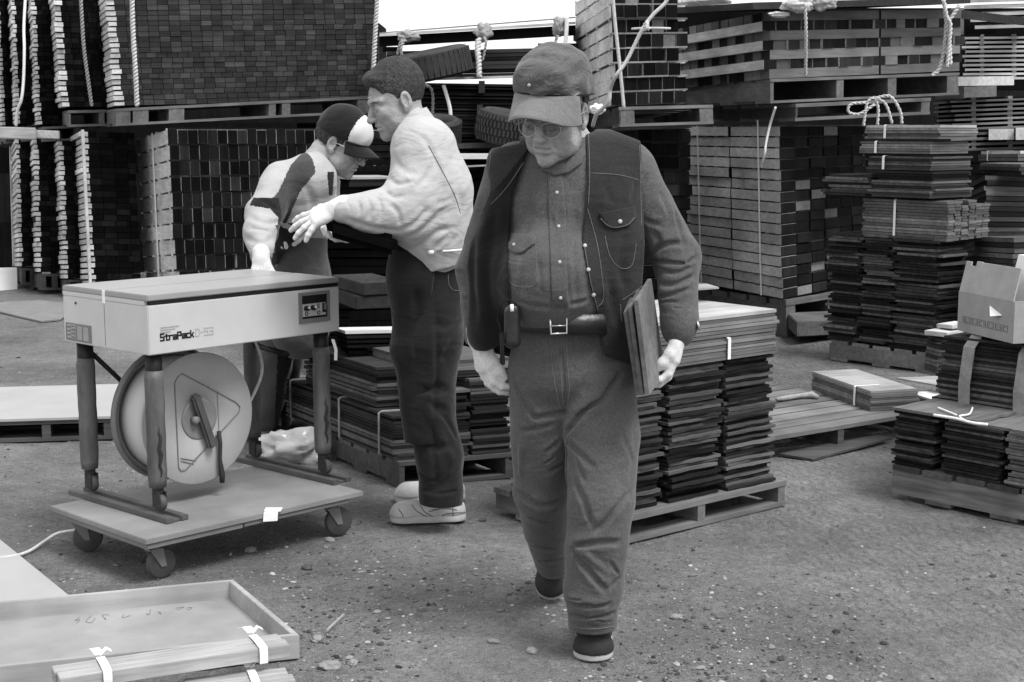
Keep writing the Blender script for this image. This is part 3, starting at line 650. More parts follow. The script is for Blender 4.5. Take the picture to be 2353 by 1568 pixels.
# ============ thin boards as single things
def board_mesh(wx, wy, t, mat, seed, rag=.004):
    q = random.Random(seed); n = 7; V = []; F = []
    xs_ = [wx*i/n for i in range(n+1)]
    e0 = [q.uniform(-rag, rag) for _ in xs_]; e1 = [q.uniform(-rag, rag) for _ in xs_]; zz = [q.uniform(-.0012, .0012) for _ in xs_]
    for i, x in enumerate(xs_):
        dx = q.uniform(-rag, rag) if i in (0, n) else 0
        for (y, z) in ((e0[i], 0), (wy+e1[i], 0), (wy+e1[i], t), (e0[i], t)): V.append((x+dx, y, z+zz[i]))
    for i in range(n):
        for k in range(4):
            k2 = (k+1) % 4; F.append((4*i+k, 4*i+k2, 4*i+4+k2, 4*i+4+k))
    F += [(0, 3, 2, 1), (4*n, 4*n+1, 4*n+2, 4*n+3)]
    me = bpy.data.meshes.new('thin_board'); me.from_pydata(V, [], F); me.materials.append(mat)
    b = bmesh.new(); b.from_mesh(me); bmesh.ops.recalc_face_normals(b, faces=b.faces); b.to_mesh(me); b.free(); return me
def nth(k):
    return 'bottom' if k == 1 else '%d%s from bottom' % (k, {1: 'st', 2: 'nd', 3: 'rd'}.get(k % 10 if k % 100 not in (11, 12, 13) else 0, 'th'))
def column(base, yaw, wx, wy, n, t, label, group, mat='tile', jit=.012, drift=(0, 0), gapf=1.12, name='thin_board', top=None, rotj=.03):
    """loose pile: every board its own object. base = world point of the front-left bottom corner"""
    ms = [board_mesh(wx, wy, t*.88, M[mat], 11*i+5) for i in range(5)]; base = Vector(base)
    if top: mt = board_mesh(wx, wy, t*.88, M[top], 99)
    u = Vector((math.cos(yaw), math.sin(yaw), 0)); v = Vector((-u.y, u.x, 0)); z = base.z
    for k in range(n):
        o = bpy.data.objects.new(name, mt if (top and k == n-1) else R.choice(ms)); COL.objects.link(o)
        f = k/n
        p_ = base+u*(R.gauss(0, jit*.7)+drift[0]*f)+v*(R.gauss(0, jit)+drift[1]*f)
        o.location = (p_.x, p_.y, z); o.rotation_euler = (R.uniform(-.004, .004), R.uniform(-.004, .004), yaw+R.gauss(0, rotj))
        z += t*R.uniform(.98, gapf*1.04)
        tag(o, label % nth(k+1), 'board', group)
    return z
def tile_pack(fr, label, n, mat='tile_pk', straps=(), jit=.012, name='board_bundle', group=None, topmat=None, cords=False, endstraps=(), gap=.12):
    root = fr.root(name, label, 'board bundle', group); mb = MB(); la, lb = fr.la(), fr.lb()
    for k in range(n):
        ja, jb = R.gauss(0, jit), R.gauss(0, jit)
        fr.box(mb, ja*.6/la, 1+R.gauss(0, jit)/la, jb*.5/lb, 1+R.gauss(0, jit)/lb, k/n, (k+1-gap*R.uniform(.6, 1.6))/n, 1 if (k == n-1 and topmat) else 0)
    mb.build('boards', [M[mat], M[topmat or mat]], root)
    th = .004
    for (b0) in straps:       # strap over the b-face (a=0 side) at position b0
        mb = MB(); w_ = .009/lb if not cords else .006/lb; o_ = 1.5*jit/la
        P_ = lambda a, c: fr.P(a, b0, c)
        bb = fr.b.normalized()*.008
        pts = [P_(.5, 1.004), P_(-.2*o_, 1.006), P_(-o_, .97), P_(-o_, .5), P_(-o_, .03), P_(-.2*o_, -.004)]
        if cords: mb.tube(pts, .005, 5)
        else: mb.strip(pts, bb, fr.c.normalized()*.0005-fr.a.normalized()*.002)
        mb.build('strap', M['strap'] if not cords else M['ropeg'], root)
    for a0 in endstraps:
        mb = MB(); aa = fr.a.normalized()*.008; o_ = 1.5*jit/lb
        mb.strip([fr.P(a0, .5, 1.005), fr.P(a0, -.2*o_, 1.006), fr.P(a0, -o_, .97), fr.P(a0, -o_, .5), fr.P(a0, -o_, .03)], aa, -fr.b.normalized()*.002)
        mb.build('strap', M['strap'], root)
    return root
# ------- front pallet, right of the walking man
pyaw = math.radians(39.5); pu = Vector((math.cos(pyaw), math.sin(pyaw), 0)); pv = Vector((-pu.y, pu.x, 0))
pf = Vector((.345, 5.13, 0))
pallet(pf, pyaw, .965, .66, .105, 'pallet', 'grey pallet carrying the front board columns behind the legs of the walking man', slats=6, mat=M['pallet'], thin=.022)
zc = .108
column(pf+pu*.01+pv*.03+Vector((0, 0, zc)), pyaw, .27, .5, 38, .0125, 'dark thin board, %s in the left column on the front pallet', 'boards in the left column of the front pallet', jit=.01)
column(pf+pu*.33+pv*.03+Vector((0, 0, zc)), pyaw, .275, .5, 38, .0125, 'dark thin board, %s in the middle column on the front pallet', 'boards in the middle column of the front pallet', jit=.01, rotj=.03)
column(pf+pu*.645+pv*.03+Vector((0, 0, zc)), pyaw, .27, .5, 38, .0125, 'dark thin board, %s in the right column on the front pallet', 'boards in the right column of the front pallet', jit=.008, drift=(-.03, .0))
z0 = .108+38*.0125*1.068
def bfr(base, u, v, wa, wb, h): # frame from base corner
    b0 = Vector(base); return Fr(b0, b0+u*wa, b0+v*wb, b0+Vector((0, 0, h)))
tile_pack(bfr(pf+pu*.28+pv*.02+Vector((0, 0, z0+.004)), pu, pv, .63, .52, .085), 'strapped bundle of grey boards right above the front columns', 7, 'tile_pkm', endstraps=(.55,), jit=.006)
tile_pack(bfr(pf+pu*.26+pv*.02+Vector((0, 0, z0+.092)), pu, pv, .65, .52, .085), 'strapped bundle with pale top board, topmost on the front pallet', 6, 'tile_pkm', jit=.006, topmat='top_pale', endstraps=())
slab('sheet', (1585, 669, 5.9), (1652, 664, 6.0), (1560, 660, 6.3), (1585, 665, 5.9), M['tile_pale'], 'small pale sheet lying behind the top bundle of the front pallet', 'sheet')
# ------- right front pallet
ry = math.radians(41.5); ru = Vector((math.cos(ry), math.sin(ry), 0)); rv = Vector((-ru.y, ru.x, 0))
ro = Vector((1.537, 5.90, 0))-rv*1.15
pallet(ro, ry, 1.05, 1.15, .135, 'pallet', 'weathered pallet with flaking solid side, cut off by the right edge', slats=8, mat=M['pallet_dk'], mat2=wood('flaking_wood', .1, .34, 1, .9, .5, .6), thin=.02)
def rp(x, y, z): return ro+ru*x+rv*y+Vector((0, 0, z))
column(rp(.015, .955, .137), ry, .3, .18, 18, .0115, 'dark thin board, %s, left low column below the cardboard box', 'boards in the left low column at right', jit=.007)
column(rp(.01, .66, .137), ry, .3, .25, 17, .0115, 'thin board, %s, middle low column below the cardboard box', 'boards in the middle low column at right', jit=.007)
column(rp(.01, .36, .137), ry, .3, .27, 18, .0115, 'greyer thin board, %s, right low column below the cardboard box', 'boards in the right low column at right', 'tile_mid', jit=.005)
zt = .137+18*.0115*1.07
for i, (x, y, wx, wy, rz, z, lab) in enumerate([(.0, .76, .3, .38, .0, zt+.002, 'dark board laid across the left and middle low columns at right'), (.02, .60, .3, .3, .02, zt-.012, 'wide board overhanging the middle low column at right')]):
    o = bpy.data.objects.new('thin_board', board_mesh(wx, wy, .011, M['tile_mid'], 70+i)); COL.objects.link(o); o.location = rp(x, y, z); o.rotation_euler = (0, 0, ry+rz); tag(o, lab, 'board')
big = tile_pack(bfr(rp(.31, -.2, .14), ru, rv, .5, 1.33, .50), 'big dark bundle with two wide grey bands under the cardboard box', 40, 'tile_pk', jit=.014, name='board_bundle')
bf = bfr(rp(.31, -.2, .14), ru, rv, .5, 1.33, .50)
for b0 in (.885, .70):
    mb = MB(); bb = bf.b.normalized()*.026
    mb.strip([bf.P(.4, b0, 1.012), bf.P(.05, b0, 1.02), bf.P(-.04, b0+.004, .93), bf.P(-.06, b0+.012, .62), bf.P(-.055, b0+.008, .3), bf.P(-.06, b0, .0)], bb, -bf.a.normalized()*.004)
    mb.build('wide_band', plain('grey_band', .26, .7, .3, 20, .3), big)
# small pale boards left of the box
for i, (c, r, l, t) in enumerate([((2175, 776, 6.5), (2215, 768, 6.7), (2124, 770, 6.7), (2175, 765, 6.5)), ((2188, 757, 6.6), (2230, 750, 6.8), (2152, 753, 6.8), (2188, 748, 6.6))]):
    slab('board', c, r, l, t, M['side_light'], ['small pale board end, lower one left of the cardboard box', 'small pale board end, upper one left of the cardboard box'][i], 'board', bevel=.002)
slab('board_pile', (2150, 860, 6.55), (2215, 850, 6.9), (2122, 850, 6.8), (2160, 778, 6.55), M['tile_pk'], 'dark boards carrying the small pale ends left of the cardboard box', 'board pile', n=10, gap=.12)
# cardboard box
M['card'] = plain('cardboard', .3, .85, .12, 14, .15, 40)
bx0 = at(2326, 826, 5.72); bxl = at(2199, 768, 6.12); vd = (bxl-bx0); vd.z = 0; wl = vd.length; vd.normalize(); ud = Vector((-vd.y, vd.x, 0)); 
if ud.x < 0: ud = -ud
zb = .655; bx0.z = zb; H_ = .165
rootb = empty('cardboard_box', bx0, 0, 'open cardboard box with raised flap and faded print, on the big banded bundle', 'box')
bF = Fr(bx0, bx0+ud*.42, bx0+vd*wl, bx0+Vector((0, 0, H_))); t_ = .006
mb = MB()
bF.box(mb, 0, .012, 0, 1, 0, 1); bF.box(mb, .012, 1, 0, .02, 0, 1); bF.box(mb, .012, 1, .98, 1, 0, 1); bF.box(mb, .988, 1, .02, .98, 0, 1); bF.box(mb, .012, .988, .02, .98, 0, .03)
mb.build('walls', M['card'], rootb)
fl = Fr(bF.P(0, 0, 1), bF.P(.012, 0, 1), bF.P(0, 1, 1), bF.P(-.16, 0, 1)+Vector((.04, .02, .12)))
fl = Fr(bF.P(0, .03, 1), bF.P(.014, .03, 1), bF.P(0, .99, 1), bF.P(.04, .03, 1)+Vector((.02, .03, .125)))
mb = MB(); n0 = 10
for i in range(n0):
    fl.box(mb, 0, 1, i/n0, (i+1)/n0, 0, 1+(.04*math.sin(i*1.3) if i > 6 else -.01*i/n0)-(.12 if i == 8 else 0))
mb.build('flap', M['card'], rootb)
mb = MB()
fr_f = Fr(bF.P(.5, 0, 1), bF.P(1, 0, 1), bF.P(.5, .03, 1), bF.P(.5, -.35, .92)); fr_f.box(mb, 0, 1, 0, 1, 0, 1)
mb.build('flap', M['card'], rootb)
M['print'] = plain('faded_print', .17, .8, .2, 30, 0)
mb = MB()
def onbox(b0, b1, c0, c1): bF.box(mb, -.004, -.001, b0, b1, c0, c1)
onbox(.1, .9, .385, .395); onbox(.1, .9, .235, .245); onbox(.1, .106, .245, .385); onbox(.894, .9, .245, .385)
for i in range(11):
    b0 = .13+i*.07; onbox(b0, b0+.045, .35, .362); onbox(b0, b0+.045, .262, .274); onbox(b0+(.0 if i % 2 else .035), b0+(.01 if i % 2 else .045), .274, .35)
    if i % 3: onbox(b0, b0+.045, .305, .316)
mb.build('faded_print', M['print'], rootb)
mb = MB(); mb.hexa([bF.P(-.006, .42, .8), bF.P(-.004, .2, .62), bF.P(-.004, .42, .79), bF.P(-.004, .2, .62), bF.P(-.07, .3, .57), bF.P(-.006, .2, .615), bF.P(-.068, .3, .57), bF.P(-.004, .2, .615)])
mb.build('torn_label', M['white'], rootb)
# papers in the box
for i, (a0, a1, h0, h1) in enumerate([(.2, .45, .9, 2.0), (.3, .8, .7, 1.25), (.25, .7, .8, 1.1)]):
    mb = MB(); mb.hexa([bF.P(a0, .02+.1*i, h0), bF.P(a1, .04+.1*i, h0), bF.P(a0+.03, .5-.1*i, h0), bF.P(a1, .5-.1*i, h0), bF.P(a0+.1, .02+.1*i, h1), bF.P(a1+.2, .04+.1*i, h1), bF.P(a0+.13, .5-.1*i, h1), bF.P(a1+.2, .5-.1*i, h1)])
    tag(mb.build('paper', M['white']), ['tall white paper sheet standing in the cardboard box', 'white papers slanting out of the cardboard box', 'lowest white paper lying in the cardboard box'][i], 'paper')
for i, P_ in enumerate([[(2240, 952), (2290, 960), (2330, 970), (2365, 974)], [(2318, 968), (2300, 955), (2322, 950), (2330, 935)], [(2250, 935), (2275, 945), (2292, 952)]]):
    q = [gp(x-95, y+2, zt+.02) for x, y in P_]
    rope('string', q, .004 if i else .006, ['white string lying on the low columns at right', 'curled string end on the low columns at right', 'short string end at the left of the low columns at right'][i], 'string', M['strap'], False)
# ------- floor pallet with bundle
p0 = gp(1780, 1003, .11); p1 = gp(2109, 949, .11); fy = math.atan2(p1.y-p0.y, p1.x-p0.x); fu = Vector((math.cos(fy), math.sin(fy), 0)); fv = Vector((-fu.y, fu.x, 0))
fo = Vector((p0.x, p0.y, 0))-fu*.12
wfp = (p1-p0).length+.14
pallet(fo, fy, wfp, 1.1, .11, 'pallet', 'slatted floor pallet holding a small strapped bundle', slats=9, mat=M['pallet'], mat2=M['pallet_dk'], bot=False, thin=.018)
slab('board', (1868, 1060, 6.55), (2050, 1010, 6.95), (1790, 1047, 6.65), (1868, 1055, 6.55), M['pallet_dk'], 'loose weathered board on the dirt in front of the floor pallet', 'board')
c_ = gp(2000, 945, .112); r_ = gp(2108, 938, .112); l_ = gp(1866, 896, .112)
tile_pack(Fr(c_, r_, l_, c_+Vector((0, 0, .1))), 'small strapped bundle with pale top on the floor pallet', 8, 'tile_pkm', straps=(.24,), jit=.005, topmat='top_pale')
slab('sheet', (2160, 890, 7.6), (2260, 885, 7.8), (2060, 872, 8.2), (2160, 886, 7.6), M['tile_pale'], 'white sheet lying between the floor pallet and the banded bundle', 'sheet')
slab('sheet', (2150, 925, 7.3), (2260, 920, 7.4), (2090, 905, 7.7), (2150, 921, 7.3), M['side_light'], 'grey board lying below the white sheet, behind the banded bundle', 'board')
mb = MB(); mb.tube([gp(1785, 918, .125), gp(1810, 915, .12), gp(1840, 910, .125), gp(1866, 908, .13), gp(1880, 914, .12)], [.01, .016, .014, .02, .01], 7)
tag(mb.build('rag', M['ropeg'], smooth=True), 'crumpled pale cloth lying across the floor pallet', 'rag')
# ------- tall tile stack at right
fpallet(Fr(gp(2145, 862), gp(2215, 835), gp(1900, 826), gp(2145, 862)+Vector((0, 0, .13))), 'pallet', 'solid-sided pallet under the tall right pile of thin boards', mats=[M['pallet'], M['pallet']], blocks=((0, .03), (.5, .55), (.9, 1)))
Tc = gp(2145, 862); Tl = gp(1900, 826); tv = (Tl-Tc); tlen = tv.length; tv.normalize(); tu = Vector((tv.y, -tv.x, 0)); tu = tu if tu.x > 0 else -tu
tyaw = math.atan2(tu.y, tu.x)
def tp(x, y, z): return Tc+tu*x+tv*y+Vector((0, 0, z))
nT = 41
for i, (y0, wy) in enumerate([(.0, .32), (.325, .24), (.57, .25)]):
    column(tp(.01, y0+.01, .132), tyaw, .3, wy, nT, .0165, ['dark board, %s, right column of the tall right pile', 'dark board, %s, middle column of the tall right pile', 'dark board, %s, left column of the tall right pile'][i],
           ['boards in the right column of the tall pile', 'boards in the middle column of the tall pile', 'boards in the left column of the tall pile'][i], jit=.018, gapf=1.05, rotj=.05)
zt6 = .132+nT*.0165*1.005
G_T = 'bundles on the tall right pile'
def tpk(x0, y0, wa, wb, zlo, zhi, n, lab, mat='tile_pk', straps=(), es=(), jit=.012, top=None):
    tile_pack(bfr(tp(x0, y0, zlo), tu, tv, wa, wb, zhi-zlo), lab, n, mat, straps, jit, topmat=top, endstraps=es, group=G_T)
for i in range(6):    # short pieces laid crosswise show their ends on the right
    tpk(.02+.075*i, -.04, .07, .62, zt6+.004+.002*i, zt6+.235+R.uniform(-.02, .02), 13, '%s row in the block of short boards, tall right pile' % ['nearest', 'second nearest', 'third', 'fourth', 'fifth', 'farthest'][i], 'tile_pkm', (.6,) if i == 0 else (), jit=.008)
zz = zt6+.262
tpk(-.02, .05, .4, .44, zz, zz+.16, 11, 'dark ragged bundle above the block of short boards', 'tile_pk', jit=.02)
tpk(-.03, .5, .3, .34, zz, zz+.13, 8, 'dark ragged bundle overhanging at the left above the block of short boards', 'tile_pk', jit=.025)
zz += .165
tpk(.0, .08, .42, .46, zz+.0, zz+.085, 6, 'strapped bundle third from the top of the tall right pile', 'tile_pk', (.72,), jit=.012)
tpk(.02, .1, .4, .52, zz+.1, zz+.175, 5, 'strapped bundle second from the top of the tall right pile', 'tile_pkm', (.75,), jit=.01)
tpk(.04, .05, .4, .54, zz+.19, zz+.275, 5, 'topmost strapped bundle with pale top, tall right pile', 'tile_pkm', (.72,), jit=.01, top='slat_light')
# piles further right
for i, (c, r, l, t, n_, lab, mt) in enumerate([((2268, 800, 9.4), (2420, 790, 9.8), (2220, 800, 10.0), (2262, 402, 9.4), 34, 'dark pile of boards behind the cardboard box', 'tile_pk'),
        ((2345, 402, 9.2), (2450, 398, 9.4), (2255, 398, 9.9), (2345, 376, 9.2), 3, 'dark bundle at the right edge below the pale topped one', 'tile_pk'),
        ((2340, 370, 9.9), (2450, 368, 10), (2250, 370, 10.6), (2340, 346, 9.9), 3, 'pale topped bundle at the right edge', 'tile_pkm'),
        ((2330, 620, 8.6), (2450, 615, 8.8), (2240, 612, 9.3), (2330, 545, 8.6), 6, 'low dark bundle right behind the cardboard flap', 'tile_pk')]):
    tile_pack(frame(c, r, l, t), lab, n_, mt, jit=.016, straps=(.7,) if i == 2 else (), topmat='slat_light' if i == 2 else None)
slab('board_pile', (2330, 880, 8.7), (2450, 875, 8.9), (2240, 870, 9.3), (2330, 622, 8.6), M['tile_pk'], 'dark pile under the low bundle behind the cardboard flap', 'board pile', n=22, gap=.12)
# base piles that carry what stands further back
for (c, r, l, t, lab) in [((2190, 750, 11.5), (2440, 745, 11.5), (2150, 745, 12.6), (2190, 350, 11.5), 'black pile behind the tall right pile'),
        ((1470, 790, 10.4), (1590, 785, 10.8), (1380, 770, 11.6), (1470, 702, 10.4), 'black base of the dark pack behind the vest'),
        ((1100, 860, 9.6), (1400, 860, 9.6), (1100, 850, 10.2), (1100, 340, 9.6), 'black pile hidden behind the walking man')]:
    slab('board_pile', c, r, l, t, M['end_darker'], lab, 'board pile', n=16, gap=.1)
# second row, added behind so that the openings read dark
for (x0, x1, Y, yt, lab) in [(-8.5, -1.4, 15.6, 2.6, 'black row of packs added behind the left packs to darken the openings'), (1.0, 8, 15.2, 2.7, 'black row of packs added behind the right packs to darken the openings'), (-2.1, 1.9, 14.6, 1.55, 'black low row of packs added behind the centre pile to darken the gaps')]:
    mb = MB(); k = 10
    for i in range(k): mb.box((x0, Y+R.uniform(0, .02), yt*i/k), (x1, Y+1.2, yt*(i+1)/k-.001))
    tag(mb.build('backing_row', M['end_darker']), lab, 'backing row')
# ------- middle piles behind the worker in the light jacket
mc = gp(918, 1122); ml = gp(782, 1062); mr_ = gp(1180, 1098)
fpm = Fr(mc, mr_, ml+(ml-mc)*.35, mc+Vector((0, 0, .11)))
fpallet(fpm, 'pallet', 'dark worn pallet behind the legs of the worker in the light jacket', mats=[M['pallet_dk'], M['pallet_dk']], blocks=((0, .05), (.5, .55), (.93, 1)))
def mp(x, y, z): return fpm.P(x, y, 0)+Vector((0, 0, z))
def mfr(x0, x1, y0, y1, z0, z1): return Fr(mp(x0, y0, z0), mp(x1, y0, z0), mp(x0, y1, z0), mp(x0, y0, z1))
tile_pack(mfr(0, .3, .05, 1.5, .113, .3), 'long corded bundle of dark slates beside the knees of the light-jacket worker', 16, 'tile_pk', straps=(.1, .45, .93), jit=.01, cords=True)
tile_pack(mfr(.32, .62, .02, .9, .113, .4), 'dark board bundle behind the knees of the worker in the light jacket', 20, 'tile_pk', jit=.012)
tile_pack(mfr(.64, 1.0, .02, .9, .113, .44), 'dark slat bundle between the worker in the light jacket and the walking man', 24, 'tile_pk', jit=.012)
tile_pack(mfr(.3, 1.02, .05, .8, .445, .52), 'corded bundle with pale lines beside the walking man\'s hand', 5, 'tile_pkm', jit=.01, endstraps=())
tile_pack(mfr(.02, .3, .3, 1.25, .305, .48), 'black bundle stacked on the long corded bundle', 12, 'tile_pk', jit=.015)
tile_pack(frame((800, 800, 6.5), (1000, 795, 6.7), (775, 790, 6.9), (795, 757, 6.5)), 'bundle with a bright pale top between the machine and the dark apron', 4, 'end_darker', jit=.012, topmat='slat_light', gap=.3)
slab('board_pile', (800, 875, 6.52), (1000, 870, 6.7), (775, 865, 6.9), (800, 803, 6.52), M['end_darker'], 'black pile under the pale topped bundle', 'board pile', n=6, gap=.2)
hslab('board', 818, 930, 682, 712, 7.4, .5, M['side_dark'], 'dark grey squared timber left of the apron, lower of two', 'board', bevel=.004)
hslab('board', 834, 930, 652, 680, 7.4, .5, M['side_dark'], 'dark grey squared timber left of the apron, upper of two', 'board', bevel=.004)
slab('board_pile', (800, 960, 7.4), (1000, 950, 7.5), (800, 940, 8.2), (800, 714, 7.4), M['end_darker'], 'black pile carrying the two squared timbers', 'board pile', n=10, gap=.1)
# ------- left foreground and ground items
a0 = gp(-200, 976, .105); b0 = gp(262, 962, .105); d0 = gp(-200, 893, .105)
slab_f = Fr(a0, b0, Vector((a0.x, a0.y+.95, a0.z)), a0+Vector((0, 0, .012)))
mb = MB(); slab_f.box(mb, 0, 1, 0, 1, 0, 1); tag(mb.build('plywood_sheet', M['ply']), 'pale plywood sheet lying on a low pallet behind the trolley', 'plywood sheet')
pallet(Vector((a0.x, a0.y+.01, 0)), math.atan2(b0.y-a0.y, b0.x-a0.x), (b0-a0).length-.01, .92, .104, 'pallet', 'dark low pallet under the plywood sheet at left', slats=6, mat=M['pallet_dk'], mat2=M['pallet_dk'], nb=4)
mb = MB(); pts = [gp(x, y, .012) for x, y in [(-60, 700), (20, 693), (90, 690), (150, 696), (165, 715), (140, 733), (95, 738), (50, 728), (0, 716), (-60, 712)]]
n0 = len(mb.v); mb.v += [tuple(p_) for p_ in pts]+[tuple(p_-Vector((0, 0, .012))) for p_ in pts]; k = len(pts)
mb.f.append(list(range(k))); mb.m.append(0)
for i in range(k): j = (i+1) % k; mb.f.append([i, j, k+j, k+i]); mb.m.append(0)
tag(mb.build('mat', plain('grey_mat', .2, .9, .15, 6)), 'flat grey mat on the gravel left of the machine', 'mat')
mb = MB(); q = [gp(-150, 1130, .0), gp(-2, 1238, .0), gp(175, 1382, .0), gp(-200, 1500, .0)]
mb.hexa([Vector((p_.x, p_.y, zz_)) for zz_ in (.001, .013) for p_ in (q[0], q[2], q[3], gp(60, 1500))])
mb = MB(); A_ = gp(-2, 1238, .012); B_ = gp(190, 1394, .012); dd = (B_-A_).normalized(); nn_ = Vector((-dd.y, dd.x, 0)); nn_ = nn_ if nn_.x < 0 else -nn_
ff = Fr(A_-dd*.35, B_+dd*.25, A_-dd*.35+nn_*.9, A_-dd*.35-Vector((0, 0, .011))); ff.box(mb, 0, 1, 0, 1, 0, 1)
tag(mb.build('plywood_sheet', M['ply']), 'bright plywood sheet flat on the dirt behind the wooden tray', 'plywood sheet')
# tray
hT = .07; t1 = gp(536, 1331.5, hT); t2 = gp(688, 1459, hT); t3 = gp(-120, 1393, hT)
ux = (t1-t3).normalized(); uy = (t2-t1); wy = uy.length; uy.normalize(); uyp = Vector((ux.y, -ux.x, 0)); 
tO = t3.copy(); tO.z = 0; WX = (t1-t3).length; WY = uy.dot(uyp)*wy
sk = uy  # true direction of the right side
root = empty('wooden_tray', tO, math.atan2(ux.y, ux.x), 'shallow pale wooden tray on the ground at bottom left, with faint marks inside', 'tray')
def TP(x, y, z): return tO+ux*x+sk*y+Vector((0, 0, z))
def tbox(x0, x1, y0, y1, z0, z1, mat, name, par=root):
    mb = MB(); mb.hexa([TP(x1 if i & 1 else x0, y1 if i & 2 else y0, z1 if i & 4 else z0) for i in range(8)]); return mb.build(name, mat, par, bevel=.0015)
M['traywood'] = wood('tray_rim', .3, .4, 0, .75, .15, .15); M['traybase'] = plain('tray_base', .26, .8, .25, 3, .1, 60)
tbox(.001, WX-.001, .001, wy-.001, .004, .014, M['traybase'], 'base')
tbox(0, WX, 0, .018, 0, hT, M['traywood'], 'rim'); tbox(0, WX, wy-.018, wy, 0, hT, M['traywood'], 'rim')
tbox(WX-.018, WX, .0185, wy-.0185, 0, hT, M['traywood'], 'rim'); tbox(0, .018, .0185, wy-.0185, 0, hT, M['traywood'], 'rim')
for (px, py, s) in [(180, 1432, 1), (212, 1428, 1.3), (240, 1424, 1), (290, 1420, 1.2), (350, 1414, 1.2), (372, 1412, .9), (410, 1406, 1), (432, 1404, 1)]:
    c_ = gp(px, py-6, .0145); pts = [c_+Vector((R.uniform(-.014, .014)*s, R.uniform(-.03, .03)*s, .0005)) for _ in range(4)]
    mb = MB(); mb.tube(smoothpath(pts, 4), .0009, 4); mb.build('faint_mark', M['print'], root)
# bundles of laths with paper bands in front
def lath_bundle(A, B, dep, n, z0, th, lab, bands, wd=.045, par=None):
    A = Vector(A); B = Vector(B); d = (B-A).normalized(); pz = Vector((d.y, -d.x, 0))
    Ln = (B-A).length
    root = empty('lath_bundle', (A.x, A.y, z0), math.atan2(d.y, d.x), lab, 'lath bundle')
    for i in range(n):
        mb = MB(); o = R.uniform(-.012, .012)
        P0 = Vector((A.x, A.y, z0))+pz*(i*(wd+.002))+d*(o+i*.012)
        mb.hexa([P0+d*(Ln if k & 1 else 0)+pz*(wd if k & 2 else 0)+Vector((0, 0, th if k & 4 else 0)) for k in range(8)])
        mb.build('lath', M['lath'], root, bevel=.0015)
    W = n*(wd+.002)
    for s_ in bands:
        P0 = Vector((A.x, A.y, z0))+d*(s_*Ln); mb = MB()
        mb.strip([P0-pz*.004+Vector((0, 0, -.002)), P0-pz*.004+Vector((0, 0, th+.003)), P0+pz*W*.5+Vector((0, 0, th+.006)), P0+pz*(W+.004)+Vector((0, 0, th+.003)), P0+pz*(W+.006)+Vector((0, 0, th*.5)), P0+pz*(W+.004)+Vector((0, 0, -.004))], d*.011, [-pz*.0015, Vector((0, 0, .0015)), Vector((0, 0, .0015)), Vector((0, 0, .0015)), pz*.0015, pz*.0015])
        mb.build('paper_band', M['white'], root)
        mb = MB(); K = P0-pz*.01+Vector((0, 0, th+.008))
        mb.strip([K, K-d*.01-pz*.018+Vector((0, 0, .012)), K-d*.022-pz*.03+Vector((0, 0, .008))], d*.012, Vector((0, 0, .0015)))
        mb.strip([K, K+d*.018-pz*.008+Vector((0, 0, .012)), K+d*.03-pz*.002+Vector((0, 0, .006))], pz*.01, Vector((0, 0, .0015)))
        mb.build('band_tail', M['white'], root)
    return root
M['lath'] = wood('pale_lath', .3, .46, 0, .8, .35, .35)
lath_bundle(gp(122, 1530, .118), gp(640, 1455, .118), 0, 2, .083, .035, 'pair of pale laths bound with white paper bands on the front rim of the tray', (.2, .88), wd=.05)
lath_bundle(gp(430, 1562, .05), gp(664, 1536, .05), 0, 2, .004, .05, 'shorter pale laths at the bottom edge in front of the tray', (.62,), wd=.05)
rope('cable', [gp(-60, 1286, .01), gp(20, 1280, .01), gp(65, 1268, .01), gp(100, 1246, .012), gp(128, 1228, .02), gp(152, 1222, .035), at(190, 1215, 5.15), at(260, 1190, 5.3)], .006, 'pale electric cable running from the trolley to the left edge', 'cable', M['rope'], False)
# plastic bag
knot(gp(668, 1072)+Vector((0, .1, .06)), (.14, .08, .085), 'crumpled translucent plastic bag on the ground behind the trolley', 33, plain('plastic_film', .35, .25, .15, 12, .3, 20))
# held things of the workers
slab('dark_bundle', (915, 592, 5.15), (900, 560, 5.5), (752, 545, 5.15), (915, 545, 5.15), M['blackm'], 'black bundle carried under the gloved hand of the worker in the light jacket', 'bundle', bevel=.02)
# ============ strapping machine
Mc = {}
M['cream'] = plain('cream_enamel', .5, .45, .1, 3.5, .05, 40, spec=.4)
M['creamtop'] = plain('worn_steel_top', .3, .35, .07, 5, .04, 60, spec=.5)
M['greytrim'] = plain('grey_trim', .17, .5, .08, 8, .02)
M['steel'] = plain('bright_steel', .5, .3, .1, 10, .02, metal=.8)
M['legwrap'] = plain('leg_padding', .1, .55, .6, 11, .5, 30, stretch=(1, 1, .35))
M['reel'] = plain('grey_reel_plastic', .34, .6, .1, 4, .1, 60)
M['reel_dk'] = plain('dark_reel_edge', .16, .6, .2, 5, .05)
M['castor'] = plain('castor_rubber', .07, .6, .2, 12, .1)
M['dolly'] = plain('dolly_board', .2, .75, .25, 4, .12, 60)
yawm = math.radians(48.0); mu = Vector((math.cos(yawm), math.sin(yawm), 0)); mv = Vector((-mu.y, mu.x, 0))
m0 = Vector((-1.211, 4.883, 0)); LW, LD = .842, .52; ZT, ZB = .937, .735
mach = empty('strapping_machine', m0, yawm, 'cream strapping machine on four padded legs, with a strap reel hanging below', 'strapping machine')
MM = Matrix.Translation(m0)@Matrix.Rotation(yawm, 4, 'Z')
def mbx(lo, hi, mat, name, par=mach, bevel=.003):
    mb = MB(); mb.box(lo, hi, 0, MM); return mb.build(name, mat, par, bevel=bevel)
body = mbx((0, 0, ZB), (LW, LD, ZT-.035), M['cream'], 'housing')
